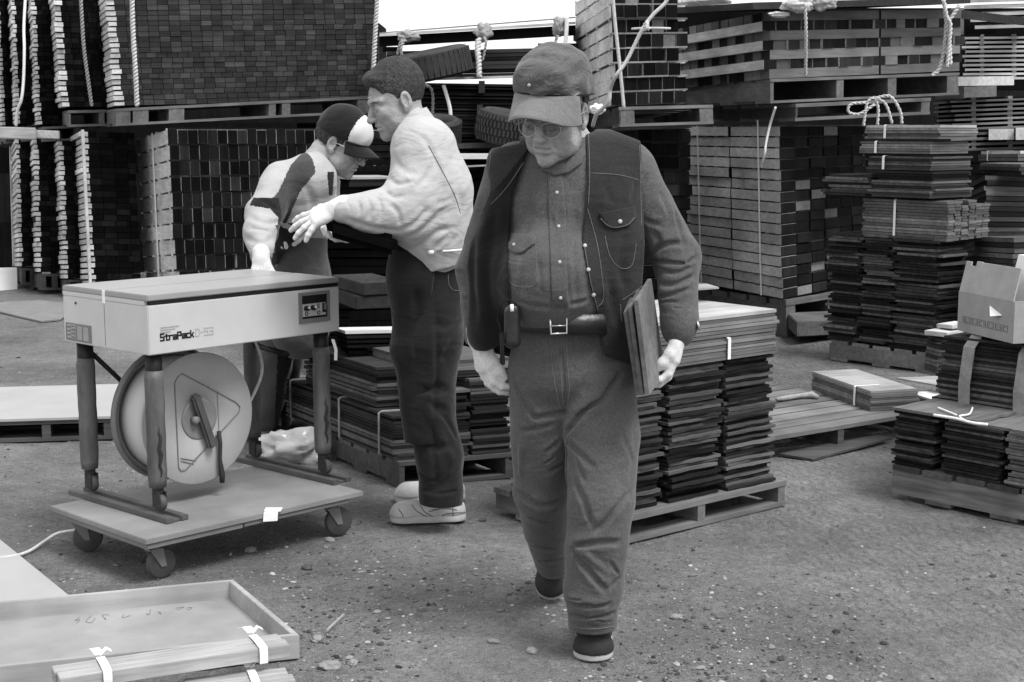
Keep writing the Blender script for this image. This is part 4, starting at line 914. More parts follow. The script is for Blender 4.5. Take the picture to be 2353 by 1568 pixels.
mbx((.012, .004, ZT-.0345), (LW-.002, .02, ZT-.0205), M['black'], 'shadow_groove', mach, 0)  # black strip painted in as the shade of the groove
mbx((0, .021, ZT-.0345), (LW, LD, ZT-.0205), M['cream'], 'upper_housing', mach, 0)
mbx((0, 0, ZT-.020), (LW+.002, LD*.49, ZT), M['creamtop'], 'table_plate', mach, .003)
mbx((0, LD*.51, ZT-.020), (LW+.002, LD+.002, ZT-.001), M['creamtop'], 'table_plate', mach, .003)
mbx((.0, LD*.492, ZT-.030), (LW, LD*.508, ZT-.012), M['steel'], 'strap_channel', mach, 0)
mbx((-.002, LD*.485, ZT-.045), (.004, LD*.512, ZT-.002), M['white'], 'strap_end', mach, 0)
mbx((-.0005, LD*.494, ZB+.01), (.0005, LD*.5, ZT-.05), M['greytrim'], 'side_seam', mach, 0)
mbx((-.003, LD*.66, ZB+.008), (-.0005, LD*.97, ZB+.07), M['greytrim'], 'rating_plate', mach, 0)
mb = MB()
for i in range(4): mb.box((-.0045, LD*.84, ZB+.016+.014*i), (-.003, LD*.95, ZB+.024+.014*i), 0, MM)
for i in range(3): mb.box((-.0045, LD*.69+.04*i, ZB+.014), (-.003, LD*.69+.04*i+.03, ZB+.062), 0, MM)
mb.build('plate_fields', plain('plate_light', .3, .6, .1, 20, 0), mach)
mb = MB(); mb.box((-.003, LD*.83, ZB+.14), (-.0005, LD*.845, ZB+.147), 0, MM); mb.build('rivet_hole', M['black'], mach)
# control panel
x0, x1 = .645, .79; z0_, z1_ = ZB+.045, ZB+.158
pan = MB()
for (a, b_, c, d) in [(x0, x1, z1_-.012, z1_), (x0, x1, z0_, z0_+.016), (x0, x0+.012, z0_+.016, z1_-.012), (x1-.012, x1, z0_+.016, z1_-.012)]: pan.box((a, -.009, c), (b_, -.0005, d), 0, MM)
panel = pan.build('control_panel', M['greytrim'], mach, bevel=.001)
mbx((x0+.012, -.004, z0_+.016), (x1-.012, -.0006, z1_-.012), M['black'], 'recess', panel, 0)
mbx((x0+.014, -.0065, z0_+.024), (x1-.02, -.0042, z0_+.07), plain('plate_grey', .42, .4, .05, 10, 0), 'panel_plate', panel, 0)
for i, xk in enumerate((x0+.03, x0+.061)):
    mb = MB(); mb.lathe([(.0095, 0), (.009, .014), (.004, .015)], MM@Matrix.Translation((xk, -.0066, z0_+.055))@Matrix.Rotation(math.pi/2, 4, 'X'), 16); kn = mb.build('knob', M['black'], panel, True)
    mb = MB(); mb.lathe([(.0042, 0), (.0042, .003)], MM@Matrix.Translation((xk+.002, -.0212, z0_+.058))@Matrix.Rotation(math.pi/2, 4, 'X'), 12); mb.build('knob_cap', M['white'], kn)
for xk in (x0+.032, x0+.09):
    mb = MB(); mb.lathe([(.0075, 0), (.0075, .002), (.0055, .002), (.0055, 0)], MM@Matrix.Translation((xk, -.0068, z0_+.034))@Matrix.Rotation(math.pi/2, 4, 'X'), 16, closed=True); mb.build('dial_ring', M['black'], panel)
mbx((x0+.083, -.0078, z0_+.05), (x0+.095, -.0066, z0_+.068), M['greytrim'], 'indicator', panel, 0)
mbx((x0+.108, -.0095, z0_+.034), (x0+.126, -.0066, z0_+.068), M['black'], 'rocker_switch', panel, 0)
mbx((x0+.113, -.012, z0_+.043), (x0+.125, -.0096, z0_+.066), M['steel'], 'rocker', panel, 0)
def text_mesh(s, size, p0, ux_, uz_, mat, name, parent, thick=.001, bold=.0, sx=1.):
    cu = bpy.data.curves.new(name, 'FONT'); cu.body = s; cu.size = size; cu.extrude = thick; cu.offset = bold; cu.resolution_u = 2
    o = bpy.data.objects.new(name, cu); COL.objects.link(o); dg = bpy.context.evaluated_depsgraph_get(); dg.update()
    me = bpy.data.meshes.new_from_object(o.evaluated_get(dg)); bpy.data.objects.remove(o)
    ny = Vector(ux_).cross(Vector(uz_)); V = [Vector(p0)+Vector(ux_)*v.co.x*sx+Vector(uz_)*v.co.y+ny*v.co.z for v in me.vertices]
    F = [tuple(p_.vertices) for p_ in me.polygons]; bpy.data.meshes.remove(me)
    return mkobj(name, V, F, mat, parent)
zU = Vector((0, 0, 1))
# blocky logo drawn with strokes on a 3 x 5 grid
GL = {'S': [(0, 5, 3, 5), (0, 5, 0, 2.6), (0, 2.6, 3, 2.6), (3, 2.6, 3, 0), (0, 0, 3, 0)], 't': [(1, 4.4, 1, 0), (0, 3.2, 2.4, 3.2), (1, 0, 2.4, 0)], 'r': [(0, 3.2, 0, 0), (0, 3.2, 2.2, 3.2)],
      'a': [(0, 3.2, 2.6, 3.2), (2.6, 3.2, 2.6, 0), (0, 0, 2.6, 0), (0, 0, 0, 1.6), (0, 1.6, 2.6, 1.6)], 'P': [(0, 5, 0, 0), (0, 5, 3, 5), (3, 5, 3, 2.4), (0, 2.4, 3, 2.4)],
      'c': [(0, 3.2, 2.4, 3.2), (0, 3.2, 0, 0), (0, 0, 2.4, 0)], 'k': [(0, 5, 0, 0), (0, 1.7, 1.2, 1.7), (1.2, 1.7, 2.4, 3.2), (1.2, 1.7, 2.4, 0)], 'D': [(0, 5, 0, 0), (0, 5, 2, 5), (2, 5, 3, 4), (3, 4, 3, 1), (3, 1, 2, 0), (0, 0, 2, 0)],
      '-': [(0, 2.4, 1.6, 2.4)], '5': [(0, 5, 3, 5), (0, 5, 0, 2.8), (0, 2.8, 3, 2.8), (3, 2.8, 3, 0), (0, 0, 3, 0)], '3': [(0, 5, 3, 5), (3, 5, 3, 0), (0, 0, 3, 0), (.6, 2.6, 3, 2.6)]}
def logo(s, xs_, zs, u, th, mat, name):
    mb = MB(); x = xs_
    for ch in s:
        wmax = max(max(q[0], q[2]) for q in GL[ch])
        for i, (a, b_, c, d) in enumerate(GL[ch]):
            h = th/2; yk = -.0012-.00006*i
            A = Vector((x+a*u, yk, zs+b_*u)); B = Vector((x+c*u, yk, zs+d*u)); dr = (B-A).normalized(); pr = Vector((-dr.z, 0, dr.x))*h
            A -= dr*h; B += dr*h
            P = [A-pr, B-pr, A-pr+Vector((0, .001, 0)), B-pr+Vector((0, .001, 0)), A+pr, B+pr, A+pr+Vector((0, .001, 0)), B+pr+Vector((0, .001, 0))]
            mb.hexa([MM@q for q in P])
        x += (wmax+1.45)*u
    return mb.build(name, mat, mach)
logo('StraPack', .047, ZB+.046, .0043, .0052, M['black'], 'lettering')
logo('D-53', .19, ZB+.047, .0048, .004, plain('pale_letter', .4, .5, .05, 8, 0), 'model_lettering')
mb = MB()
for i, ln in enumerate((.075, .055, .04)):
    x = .047
    while x < .047+ln: 
        w_ = R.uniform(.003, .007); mb.box((x, -.0012, ZB+.087-.008*i), (x+w_, -.0002, ZB+.0905-.008*i), 0, MM); x += w_+.002
mb.build('small_print', plain('small_print', .27, .5, .05, 8, 0), mach)
# legs
def leg(lx, ly, name='leg', torn=False):
    zt_ = ZB; zb_ = .27; P = lambda z: MM@Vector((lx, ly, z))
    mb = MB(); mb.tube([P(zt_-.001), P(zt_-.12)], .029, 16); lg = mb.build(name, M['black'], mach, True)
    pts = []; rr = []
    for i in range(15):
        z = zt_-.06-(zt_-.06-zb_)*i/14; pts.append(P(z)+Vector((R.uniform(-.001, .001), 0, 0))); rr.append(.0325+.0006*math.sin(i*1.7+lx*9)+R.uniform(-.0005, .0005)-(.003 if i in (0, 14) else 0))
    mb = MB(); mb.tube(pts, rr, 20); mb.build('padding', M['legwrap'], lg, True)
    # torn slit in the padding
    mb = MB(); s0 = P(0)+Vector((0, 0, 0)); dirc = Vector((.25, -.96, 0)); side = Vector((.96, .25, 0))
    for (h0, h1, sx) in ((zb_+.04, zt_-.25, .012),) if torn else ():
        q = [s0+dirc*.0335+side*(sx+.004*math.sin(k*2.1))+Vector((0, 0, h0+(h1-h0)*k/9)) for k in range(10)]
        mb.tube(q, [.001+.006*math.sin(math.pi*k/9) for k in range(10)], 6)
    if torn: mb.build('tear', M['rubber'], lg, True)
    # castor
    mb = MB(); mb.tube([P(zb_-.001), P(zb_-.02)], .02, 12); mb.box((lx-.016, ly-.028, .2), (lx-.012, ly+.012, zb_-.015), 0, MM); mb.box((lx+.012, ly-.028, .2), (lx+.016, ly+.012, zb_-.015), 0, MM)
    cs = mb.build('castor_fork', M['rubber'], lg)
    mb = MB(); mb.lathe([(.006, -.01), (.026, -.011), (.029, -.007), (.029, .007), (.026, .011), (.006, .01)], MM@Matrix.Translation((lx, ly-.012, .219))@Matrix.Rotation(math.pi/2, 4, 'Y'), 24)
    return lg
for (a, b_) in ((.05, .05), (LW-.05, .05), (.05, LD-.05), (LW-.05, LD-.05)):
    lg = leg(a, b_, torn=(b_ < .1))
    mb = MB(); mb.lathe([(.006, -.01), (.026, -.011), (.029, -.007), (.029, .007), (.026, .011), (.006, .01)], MM@Matrix.Translation((a, b_-.012, .217))@Matrix.Rotation(math.pi/2, 4, 'Y'), 24)
    mb.build('castor_wheel', M['castor'], mach, True)
# reel
rc = at(456, 962, 5.19); rl = MM.inverted()@rc
RX, RZ, RY = rl.x, rl.z, rl.y
def RM(dy): return MM@Matrix.Translation((RX, RY+dy, RZ))@Matrix.Rotation(math.pi/2, 4, 'X')
RR = .238
mb = MB(); mb.lathe([(.03, -.004), (RR-.004, -.004), (RR, -.002), (RR, .002), (RR-.004, .004), (.03, .004)], RM(0), 72, closed=True)
reel = mb.build('reel_disc', M['reel'], mach, True)
mb = MB(); mb.lathe([(.03, -.004), (RR, -.004), (RR, .004), (.03, .004)], RM(.18), 72, closed=True); mb.build('reel_disc', M['reel'], mach, True)
mb = MB(); mb.lathe([(RR-.002, .001), (RR+.006, .001), (RR+.006, .03), (RR-.002, .03)], RM(.182), 72, closed=True); mb.build('reel_rim', M['reel_dk'], mach, True)
mb = MB(); mb.lathe([(RR*.9, .0), (RR*.9, .17)], RM(.176), 72); mb.build('strap_coil', plain('white_strap_coil', .5, .4, .08, 4, .2, 60, stretch=(1, 12, 1)), mach, True)
# hub dish, triangle rib, latch bar, handle
mb = MB(); mb.lathe([(.076, 0), (.072, .003), (.06, -.0), (.03, .001), (.001, .001)], RM(-.0042), 40); mb.build('hub_dish', plain('hub_grey', .2, .5, .15, 10, .05), reel, True)
def onr(x, z, y=-.006): return MM@Vector((RX+x, RY+y, RZ+z))
mb = MB(); tri = [(-.09, .17), (-.105, .15), (-.10, -.17), (-.09, -.185), (-.07, -.185), (.185, .0), (.19, .02), (.17, .04), (-.07, .18)]
mb.tube([onr(a*.95, b_*.95) for a, b_ in tri+[tri[0]]], .0022, 5); mb.build('moulded_rib', M['reel_dk'], reel)
mb = MB(); mb.tube([onr(-.085, -.13), (onr(-.02, -.15))], .0015, 4); mb.tube([onr(-.085, -.14), onr(-.03, -.16)], .0015, 4); mb.build('scored_lines', M['reel_dk'], reel); mb = MB(); mb.tube([onr(.08, .09), onr(.085, -.1)], .0012, 4); mb.build('scored_line', M['reel_dk'], reel)
mb = MB(); A = Vector((-.028, 0, .092)); B = Vector((.042, 0, -.108)); dr = (B-A).normalized(); pr = Vector((-dr.z, 0, dr.x))*.017
P = []
for k in range(8):
    q = (B if k & 1 else A)+(pr if k & 4 else -pr); P.append(MM@Vector((RX+q.x, RY-(.008 if k & 2 else .034), RZ+q.z)))
mb.hexa(P); mb.build('latch_bar', plain('latch_grey', .075, .55, .3, 12, .1), mach, bevel=.007)
mb = MB(); mb.lathe([(.014, 0), (.014, .02), (.008, .024), (.001, .024)], MM@Matrix.Translation((RX-.026, RY-.006, RZ+.0))@Matrix.Rotation(math.pi/2, 4, 'X'), 16); mb.build('hub_bolt', M['greytrim'], mach, True)
mb = MB(); mb.tube([onr(.072, -.055, -.02), onr(.076, -.1, -.022), onr(.074, -.16, -.02), onr(.08, -.215, -.022), onr(.081, -.245, -.02)], [.008, .0075, .007, .011, .009], 10); mb.build('crank_handle', M['rubber'], mach, True)
mb = MB(); mb.tube([MM@Vector((RX, RY+.0, RZ)), MM@Vector((RX, RY+.3, RZ))], .018, 12); mb.build('reel_axle', M['rubber'], mach, True)
mb = MB(); mb.tube([MM@Vector((.05, LD-.05, ZB-.02)), MM@Vector((RX, RY+.3, RZ+.0))], .009, 8); mb.build('brace', M['black'], mach, True); mb = MB(); mb.tube([MM@Vector((LW-.05, LD-.05, ZB-.09)), MM@Vector((LW-.09, .2, ZB-.1))], .012, 8); mb.build('brace', M['black'], mach, True)
mb = MB(); mb.tube(smoothpath([MM@Vector((RX+.21, RY+.06, RZ-.05)), MM@Vector((RX+.3, RY+.08, RZ+.02)), MM@Vector((RX+.37, RY+.1, RZ+.12)), MM@Vector((RX+.36, RY+.12, RZ+.22)), MM@Vector((RX+.33, RY+.14, ZB))]), .006, 6); mb.build('feed_strap', M['rope'], mach, True)
mb = MB(); mb.strip([MM@Vector((LW-.03, .005, ZB-.03)), MM@Vector((LW-.02, .0, ZB-.07)), MM@Vector((LW-.022, .0, ZB-.11))], Vector((.006, 0, 0)), Vector((0, .001, 0))); mb.build('tape_scrap', M['white'], mach)
# dolly
dc = gp(335, 1241, .165); dr_ = gp(835, 1129, .165); dl = gp(108, 1164, .165)
du = (dr_-dc); dW = du.length; du.normalize(); dvv = Vector((-du.y, du.x, 0)); dD = (dl-dc).dot(dvv); dyaw = math.atan2(du.y, du.x)
DM = Matrix.Translation((dc.x, dc.y, 0))@Matrix.Rotation(dyaw, 4, 'Z')
dol = empty('dolly', (dc.x, dc.y, 0), dyaw, 'flat plywood dolly on four big castors under the strapping machine', 'dolly')
def dbx(lo, hi, mat, name, bevel=.002, par=dol): mb = MB(); mb.box(lo, hi, 0, DM); return mb.build(name, mat, par, bevel=bevel)
dbx((0, 0, .147), (dW, dD, .165), M['dolly'], 'board')
dbx((.006, .006, .128), (dW*.42, dD-.006, .1465), plain('dolly_frame', .16, .8, .2, 5), 'under_board'); dbx((dW*.425, .006, .13), (dW*.93, dD-.006, .1465), plain('dolly_frame2', .14, .8, .2, 5), 'under_board')
for (a, b_, sw) in ((.075, .07, -42), (dW-.09, .07, -58), (.075, dD-.08, -80), (dW-.09, dD-.08, -60)):
    CM = DM@Matrix.Translation((a, b_, 0))@Matrix.Rotation(math.radians(sw)-dyaw, 4, 'Z')
    mb = MB(); mb.box((-.03, -.03, .122), (.03, .03, .128), 0, CM); mb.lathe([(.018, .105), (.02, .122)], CM, 16)
    for s in (-1, 1): mb.hexa([CM@Vector(q) for q in [(s*.016, -.03, .11), (s*.02, -.03, .11), (s*.016, .02, .11), (s*.02, .02, .11), (s*.016, .012, .045), (s*.02, .012, .045), (s*.016, .032, .045), (s*.02, .032, .045)]])
    mb.box((-.0155, -.03, .104), (.0155, .02, .11), 0, CM)
    cs = mb.build('castor', M['greytrim'], dol)
    mb = MB(); mb.lathe([(.008, -.0145), (.03, -.0145), (.033, -.012), (.048, -.0145), (.052, -.009), (.052, .009), (.048, .0145), (.033, .012), (.03, .0145), (.008, .0145)], CM@Matrix.Translation((0, .022, .053))@Matrix.Rotation(math.pi/2, 4, 'Y'), 32)
    mb.build('wheel', M['castor'], cs, True)
# rails under the machine castors
mi = MM.inverted()
for i, xr in enumerate((.05, LW-.05)):
    mb = MB(); mb.box((xr-.045, -.06, .166), (xr-.017, LD+.03, .184), 0, MM); mb.box((xr+.017, -.06, .166), (xr+.045, LD+.03, .184), 0, MM)
    mb.box((xr-.0165, -.055, .166), (xr+.0165, LD+.02, .174), 0, MM)
    dbo = mb.build('guide_rail', plain('rail_grey%d' % i, .09, .6, .25, 9), dol, bevel=.002)
q = gp(625, 1176, .168); mb = MB(); mb.hexa([q+Vector((x, y, z)) for z in (0, .003) for y in (0, .045) for x in (-.028, .03)]); mb.strip([q+Vector((.0, 0, .001)), q+Vector((-.002, -.012, .0)), q+Vector((-.004, -.016, -.03))], Vector((.024, .006, 0)), Vector((0, -.001, 0)))
tag(mb.build('paper_scrap', M['white']), 'white paper scrap folded over the front edge of the dolly', 'paper')
# ============ sculpting: smooth-union distance field -> surface net
class Field:
    def __init__(s, lo, hi, h):
        s.h = h; s.lo = np.array(lo, np.float32); n = np.ceil((np.array(hi)-s.lo)/h).astype(int)+1; s.n = n
        s.F = np.full(n, .5, np.float32)
        s.ax = [s.lo[i]+h*np.arange(n[i], dtype=np.float32) for i in range(3)]
    def sl(s, lo, hi):
        a = np.clip(np.floor((np.array(lo)-s.lo)/s.h).astype(int), 0, s.n); b = np.clip(np.ceil((np.array(hi)-s.lo)/s.h).astype(int)+1, 0, s.n)
        if (b <= a).any(): return None, None
        S = tuple(slice(a[i], b[i]) for i in range(3)); G = np.meshgrid(*[s.ax[i][S[i]] for i in range(3)], indexing='ij', sparse=True)
        return S, G
    def comb(s, S, d, k, sub=False):
        f = s.F[S]
        if sub: # smooth subtraction
            hh = np.clip(.5-.5*(f+d)/k, 0, 1) if k > 0 else None
            s.F[S] = f*(1-hh)+(-d)*hh+k*hh*(1-hh) if k > 0 else np.maximum(f, -d)
        elif k > 0:
            hh = np.clip(.5+.5*(f-d)/k, 0, 1); s.F[S] = f*(1-hh)+d*hh-k*hh*(1-hh)
        else: s.F[S] = np.minimum(f, d)
    def rc(s, a, b, ra, rb, k=.02, sub=False, mar=.06):
        a = np.array(a, np.float32); b = np.array(b, np.float32); m = k+mar
        lo = np.minimum(a-ra, b-rb)-m; hi = np.maximum(a+ra, b+rb)+m; S, G = s.sl(lo, hi)
        if S is None: return
        ab = b-a; L2 = max(float(ab@ab), 1e-9)
        X, Y, Z = G[0]-a[0], G[1]-a[1], G[2]-a[2]
        t = np.clip((X*ab[0]+Y*ab[1]+Z*ab[2])/L2, 0, 1)
        d = np.sqrt((X-t*ab[0])**2+(Y-t*ab[1])**2+(Z-t*ab[2])**2)-(ra+(rb-ra)*t)
        s.comb(S, d, k, sub)
    def chain(s, pts, rs, k=.02, **kw):
        for i in range(len(pts)-1): s.rc(pts[i], pts[i+1], rs[i], rs[i+1], k, **kw)
    def el(s, c, r, rot=None, k=.02, sub=False, mar=.06):
        c = np.array(c, np.float32); r = np.array(r, np.float32); m = float(r.max())+k+mar if rot is not None else r+k+mar
        S, G = s.sl(c-m, c+m)
        if S is None: return
        X, Y, Z = G[0]-c[0], G[1]-c[1], G[2]-c[2]
        if rot is not None:
            Q = np.array(rot.transposed() if hasattr(rot, 'transposed') else rot, np.float32)
            X, Y, Z = Q[0, 0]*X+Q[0, 1]*Y+Q[0, 2]*Z, Q[1, 0]*X+Q[1, 1]*Y+Q[1, 2]*Z, Q[2, 0]*X+Q[2, 1]*Y+Q[2, 2]*Z
        k0 = np.sqrt((X/r[0])**2+(Y/r[1])**2+(Z/r[2])**2); k1 = np.sqrt((X/r[0]**2)**2+(Y/r[1]**2)**2+(Z/r[2]**2)**2)+1e-6
        s.comb(S, k0*(k0-1)/k1, k, sub)
    def half(s, p0, nrm, k=0.):   # keep the side where (p-p0).n < 0
        G = np.meshgrid(*s.ax, indexing='ij', sparse=True); nrm = np.array(nrm, np.float32); nrm = nrm/np.linalg.norm(nrm)
        d = (G[0]-p0[0])*nrm[0]+(G[1]-p0[1])*nrm[1]+(G[2]-p0[2])*nrm[2]
        s.F = np.maximum(s.F, d.astype(np.float32))
    def fold(s, pts, w_, amp, taper=True):   # amp > 0 groove, < 0 ridge
        pts = [np.array(p, np.float32) for p in pts]; P = np.array(pts); m = 2.6*w_
        S, G = s.sl(P.min(0)-m, P.max(0)+m)
        if S is None: return
        best = None; n = len(pts)-1; tt = None
        for i in range(n):
            a, b = pts[i], pts[i+1]; ab = b-a; L2 = max(float(ab@ab), 1e-9); X, Y, Z = G[0]-a[0], G[1]-a[1], G[2]-a[2]
            t = np.clip((X*ab[0]+Y*ab[1]+Z*ab[2])/L2, 0, 1); d = (X-t*ab[0])**2+(Y-t*ab[1])**2+(Z-t*ab[2])**2
            u = (i+t)/n
            if best is None: best, tt = d, u
            else: q = d < best; best = np.where(q, d, best); tt = np.where(q, u, tt)
        A = amp*np.exp(-best/(w_*w_))
        if taper: A = A*np.clip(np.minimum(tt, 1-tt)*5+.25, 0, 1)
        s.F[S] += A.astype(np.float32)
    def front(s, px, py, y0, y1, back=False):
        r = ray(px, py); ys_ = np.arange(y0, y1, s.h*.5); t = ys_/r.y; P = np.stack([r.x*t, ys_, HC+r.z*t], 1)
        I = np.round((P-s.lo)/s.h).astype(int); ok = ((I >= 0) & (I < np.array(s.F.shape))).all(1); I = np.clip(I, 0, np.array(s.F.shape)-1)
        v = np.where(ok, s.F[I[:, 0], I[:, 1], I[:, 2]], 1.); k = np.argmax(v < 0)
        return P[k] if v[k] < 0 else None
    def cfold(s, pts, w_, amp, y0, y1):
        # crease traced on the front surface: a groove with raised lips
        Q = []
        P = smoothpath([Vector((x, y, 0)) for x, y in pts], 4) if len(pts) > 2 else [Vector((*pts[0], 0)), Vector(((pts[0][0]+pts[1][0])/2, (pts[0][1]+pts[1][1])/2, 0)), Vector((*pts[1], 0))]
        for p in P:
            q = s.front(p.x, p.y, y0, y1)
            if q is not None and (not Q or abs(q[1]-Q[-1][1]) < .05): Q.append(q)
        if len(Q) < 2: return
        s.fold(Q, w_, amp); s.fold(Q, w_*2.3, -amp*.5)
    def waves(s, amp, scale, seed=0, stretch=(1, 1, 1), n=7):
        q = np.random.RandomState(seed); G = np.meshgrid(*s.ax, indexing='ij', sparse=True); A = 0
        for i in range(n):
            v = q.normal(size=3)*np.array(stretch); v = v/np.linalg.norm(v)*2*math.pi/(scale*q.uniform(.6, 1.8)); A = A+np.sin(G[0]*v[0]+G[1]*v[1]+G[2]*v[2]+q.uniform(0, 6.28))
        s.F = s.F+(amp/math.sqrt(n))*A.astype(np.float32)
    def net(s, smooth=0):
        F = s.F; ins = F < 0; n = F.shape
        C = np.zeros([k-1 for k in n], np.int8)
        for i in (0, 1):
            for j in (0, 1):
                for k in (0, 1): C += ins[i:n[0]-1+i, j:n[1]-1+j, k:n[2]-1+k]
        act = np.argwhere((C > 0) & (C < 8)); 
        if len(act) == 0: return np.zeros((0, 3)), []
        idx = np.full(C.shape, -1, np.int32); idx[act[:, 0], act[:, 1], act[:, 2]] = np.arange(len(act))
        corners = np.array([(i, j, k) for i in (0, 1) for j in (0, 1) for k in (0, 1)])
        Vv = np.stack([F[act[:, 0]+c[0], act[:, 1]+c[1], act[:, 2]+c[2]] for c in corners], 1)
        pos = np.zeros((len(act), 3)); cnt = np.zeros(len(act))
        for a in range(8):
            for b in range(a+1, 8):
                if abs(corners[a]-corners[b]).sum() != 1: continue
                fa, fb = Vv[:, a], Vv[:, b]; cr = (fa < 0) != (fb < 0); t = np.where(cr, fa/np.where(fa == fb, 1, fa-fb), 0)
                pos += cr[:, None]*(corners[a]+t[:, None]*(corners[b]-corners[a])); cnt += cr
        V = s.lo+(act+pos/cnt[:, None])*s.h
        Q = []
        for ax in range(3):
            o1, o2 = (ax+1) % 3, (ax+2) % 3
            A = np.take(ins, range(0, n[ax]-1), ax); B = np.take(ins, range(1, n[ax]), ax); e = np.argwhere(A != B)
            e = e[(e[:, o1] > 0) & (e[:, o2] > 0) & (e[:, o1] < n[o1]-1) & (e[:, o2] < n[o2]-1)]
            def cell(d1, d2):
                c = e.copy(); c[:, o1] -= d1; c[:, o2] -= d2; return idx[c[:, 0], c[:, 1], c[:, 2]]
            q = np.stack([cell(1, 1), cell(0, 1), cell(0, 0), cell(1, 0)], 1)
            fl = ins[e[:, 0], e[:, 1], e[:, 2]]; q[~fl] = q[~fl][:, ::-1]; Q.append(q)
        Q = np.concatenate(Q)
        for _ in range(smooth):
            acc = np.zeros_like(V); c2 = np.zeros(len(V))
            for i in range(4):
                a, b = Q[:, i], Q[:, (i+1) % 4]; np.add.at(acc, a, V[b]); np.add.at(acc, b, V[a]); np.add.at(c2, a, 1); np.add.at(c2, b, 1)
            V = V*.5+.5*acc/np.maximum(c2, 1)[:, None]
        return V, Q
def fobj(name, F, mats, parent=None, sm=1, midx=None):
    V, Q = F.net(sm); return mkobj(name, V, Q, mats, parent, midx, True, False)
def in_poly(P, poly):
    x, y = P[:, 0], P[:, 1]; r = np.zeros(len(P), bool); n = len(poly)
    for i in range(n):
        x1, y1 = poly[i]; x2, y2 = poly[(i+1) % n]
        c = ((y1 > y) != (y2 > y)) & (x < (x2-x1)*(y-y1)/((y2-y1) if y2 != y1 else 1e-9)+x1); r ^= c
    return r
def poly_sd(X, Z, poly):
    d = None; r = np.zeros(np.broadcast(X, Z).shape, bool); n = len(poly)
    for i in range(n):
        x1, y1 = poly[i]; x2, y2 = poly[(i+1) % n]; ex, ey = x2-x1, y2-y1
        t = np.clip(((X-x1)*ex+(Z-y1)*ey)/(ex*ex+ey*ey+1e-12), 0, 1); q = (X-x1-t*ex)**2+(Z-y1-t*ey)**2
        d = q if d is None else np.minimum(d, q)
        c = ((y1 > Z) != (y2 > Z)) & (X < (x2-x1)*(Z-y1)/((y2-y1) if y2 != y1 else 1e-9)+x1); r ^= c
    d = np.sqrt(d); return np.where(r, -d, d)
def paint(o, polys, cond=None):
    """per-face cloth panels: polys = [(material index, px polygon)]"""
    me = o.data; n = len(me.polygons); c = np.zeros(n*3); me.polygons.foreach_get('center', c); c = c.reshape(-1, 3)
    Mw = np.array(wmat(o)); c = c@Mw[:3, :3].T+Mw[:3, 3]; P = proj(c); mi = np.zeros(n, np.int32); me.polygons.foreach_get('material_index', mi)
    for (i, poly) in polys:
        k = in_poly(P, poly)
        if cond is not None: k &= cond(c)
        mi[k] = i
    me.polygons.foreach_set('material_index', mi)
def bvh(o):
    me = o.data; Mw = wmat(o); return BVHTree.FromPolygons([Mw@v.co for v in me.vertices], [tuple(p.vertices) for p in me.polygons])
CAM = Vector((0, 0, HC))
def hit(bv, px, py, dflt=None):
    d = ray(px, py).normalized(); h = bv.ray_cast(CAM, d)
    if h[0] is None: return None, None
    return h[0], h[1]
def seam(bv, pts, mat, parent, r=.0012, name='seam', off=.0006, dash=0, closed=False):
    pts = [Vector((x, y, 0)) for x, y in pts]; P = smoothpath(pts, 7) if len(pts) > 2 else [pts[0].lerp(pts[1], i/12) for i in range(13)]
    H = []
    for p in P:
        h, nn = hit(bv, p.x, p.y)
        if h is not None and (not H or (h-H[-1]).length < .06): H.append(h+(CAM-h).normalized()*off)
    if len(H) < 2: return None
    mb = MB(); mb.tube(H, r, 5); return mb.build(name, mat, parent, True)
def patch(bv, poly, mat, parent, th=.004, name='pocket', step=4., off=.001):
    """a cloth piece laid on the garment: px outline, real thickness"""
    xs_ = [p[0] for p in poly]; ys_ = [p[1] for p in poly]; nx_ = max(3, int((max(xs_)-min(xs_))/step)); n = len(poly)
    # resample outline densely and fill with rows
    out_ = []
    for i in range(n):
        a = Vector((*poly[i], 0)); b = Vector((*poly[(i+1) % n], 0)); k = max(1, int((b-a).length/step))
        out_ += [a.lerp(b, j/k) for j in range(k)]
    cx = sum(p.x for p in out_)/len(out_); cy = sum(p.y for p in out_)/len(out_); K = 5; V = []; ok = True
    rings = []
    for r_ in range(K+1):
        f = 1-r_/(K+.0001); ring = []
        for p in out_:
            x = cx+(p.x-cx)*f; y = cy+(p.y-cy)*f; h, nn = hit(bv, x, y)
            if h is None: h = rings[-1][len(ring)] if rings else at(x, y, 4.1)
            ring.append(h)
        rings.append(ring)
    m_ = len(out_); V = []; F = []
    for ring in rings:
        for h in ring: V.append(h+(CAM-h).normalized()*(off+th))
    base = len(V)
    for h in rings[0]: V.append(h-(CAM-h).normalized()*.003)
    for r_ in range(K):
        for i in range(m_): j = (i+1) % m_; F.append((r_*m_+i, r_*m_+j, (r_+1)*m_+j, (r_+1)*m_+i))
    for i in range(m_): j = (i+1) % m_; F.append((i, base+i, base+j, j))
    return mkobj(name, V, F, mat, parent, smooth=True)
def disc(bv, px, py, r, mat, parent, name='button', th=.003):
    h, nn = hit(bv, px, py)
    if h is None: return
    d = (CAM-h).normalized(); nn = nn if nn.dot(d) > 0 else -nn; z = (nn+d).normalized(); x = z.orthogonal().normalized(); y = z.cross(x)
    Mx = Matrix.Translation(h)@Matrix((x, y, z)).transposed().to_4x4(); mb = MB(); mb.lathe([(r, -.002), (r, th*.6), (r*.7, th), (r*.1, th*.9)], Mx, 14); return mb.build(name, mat, parent, True)
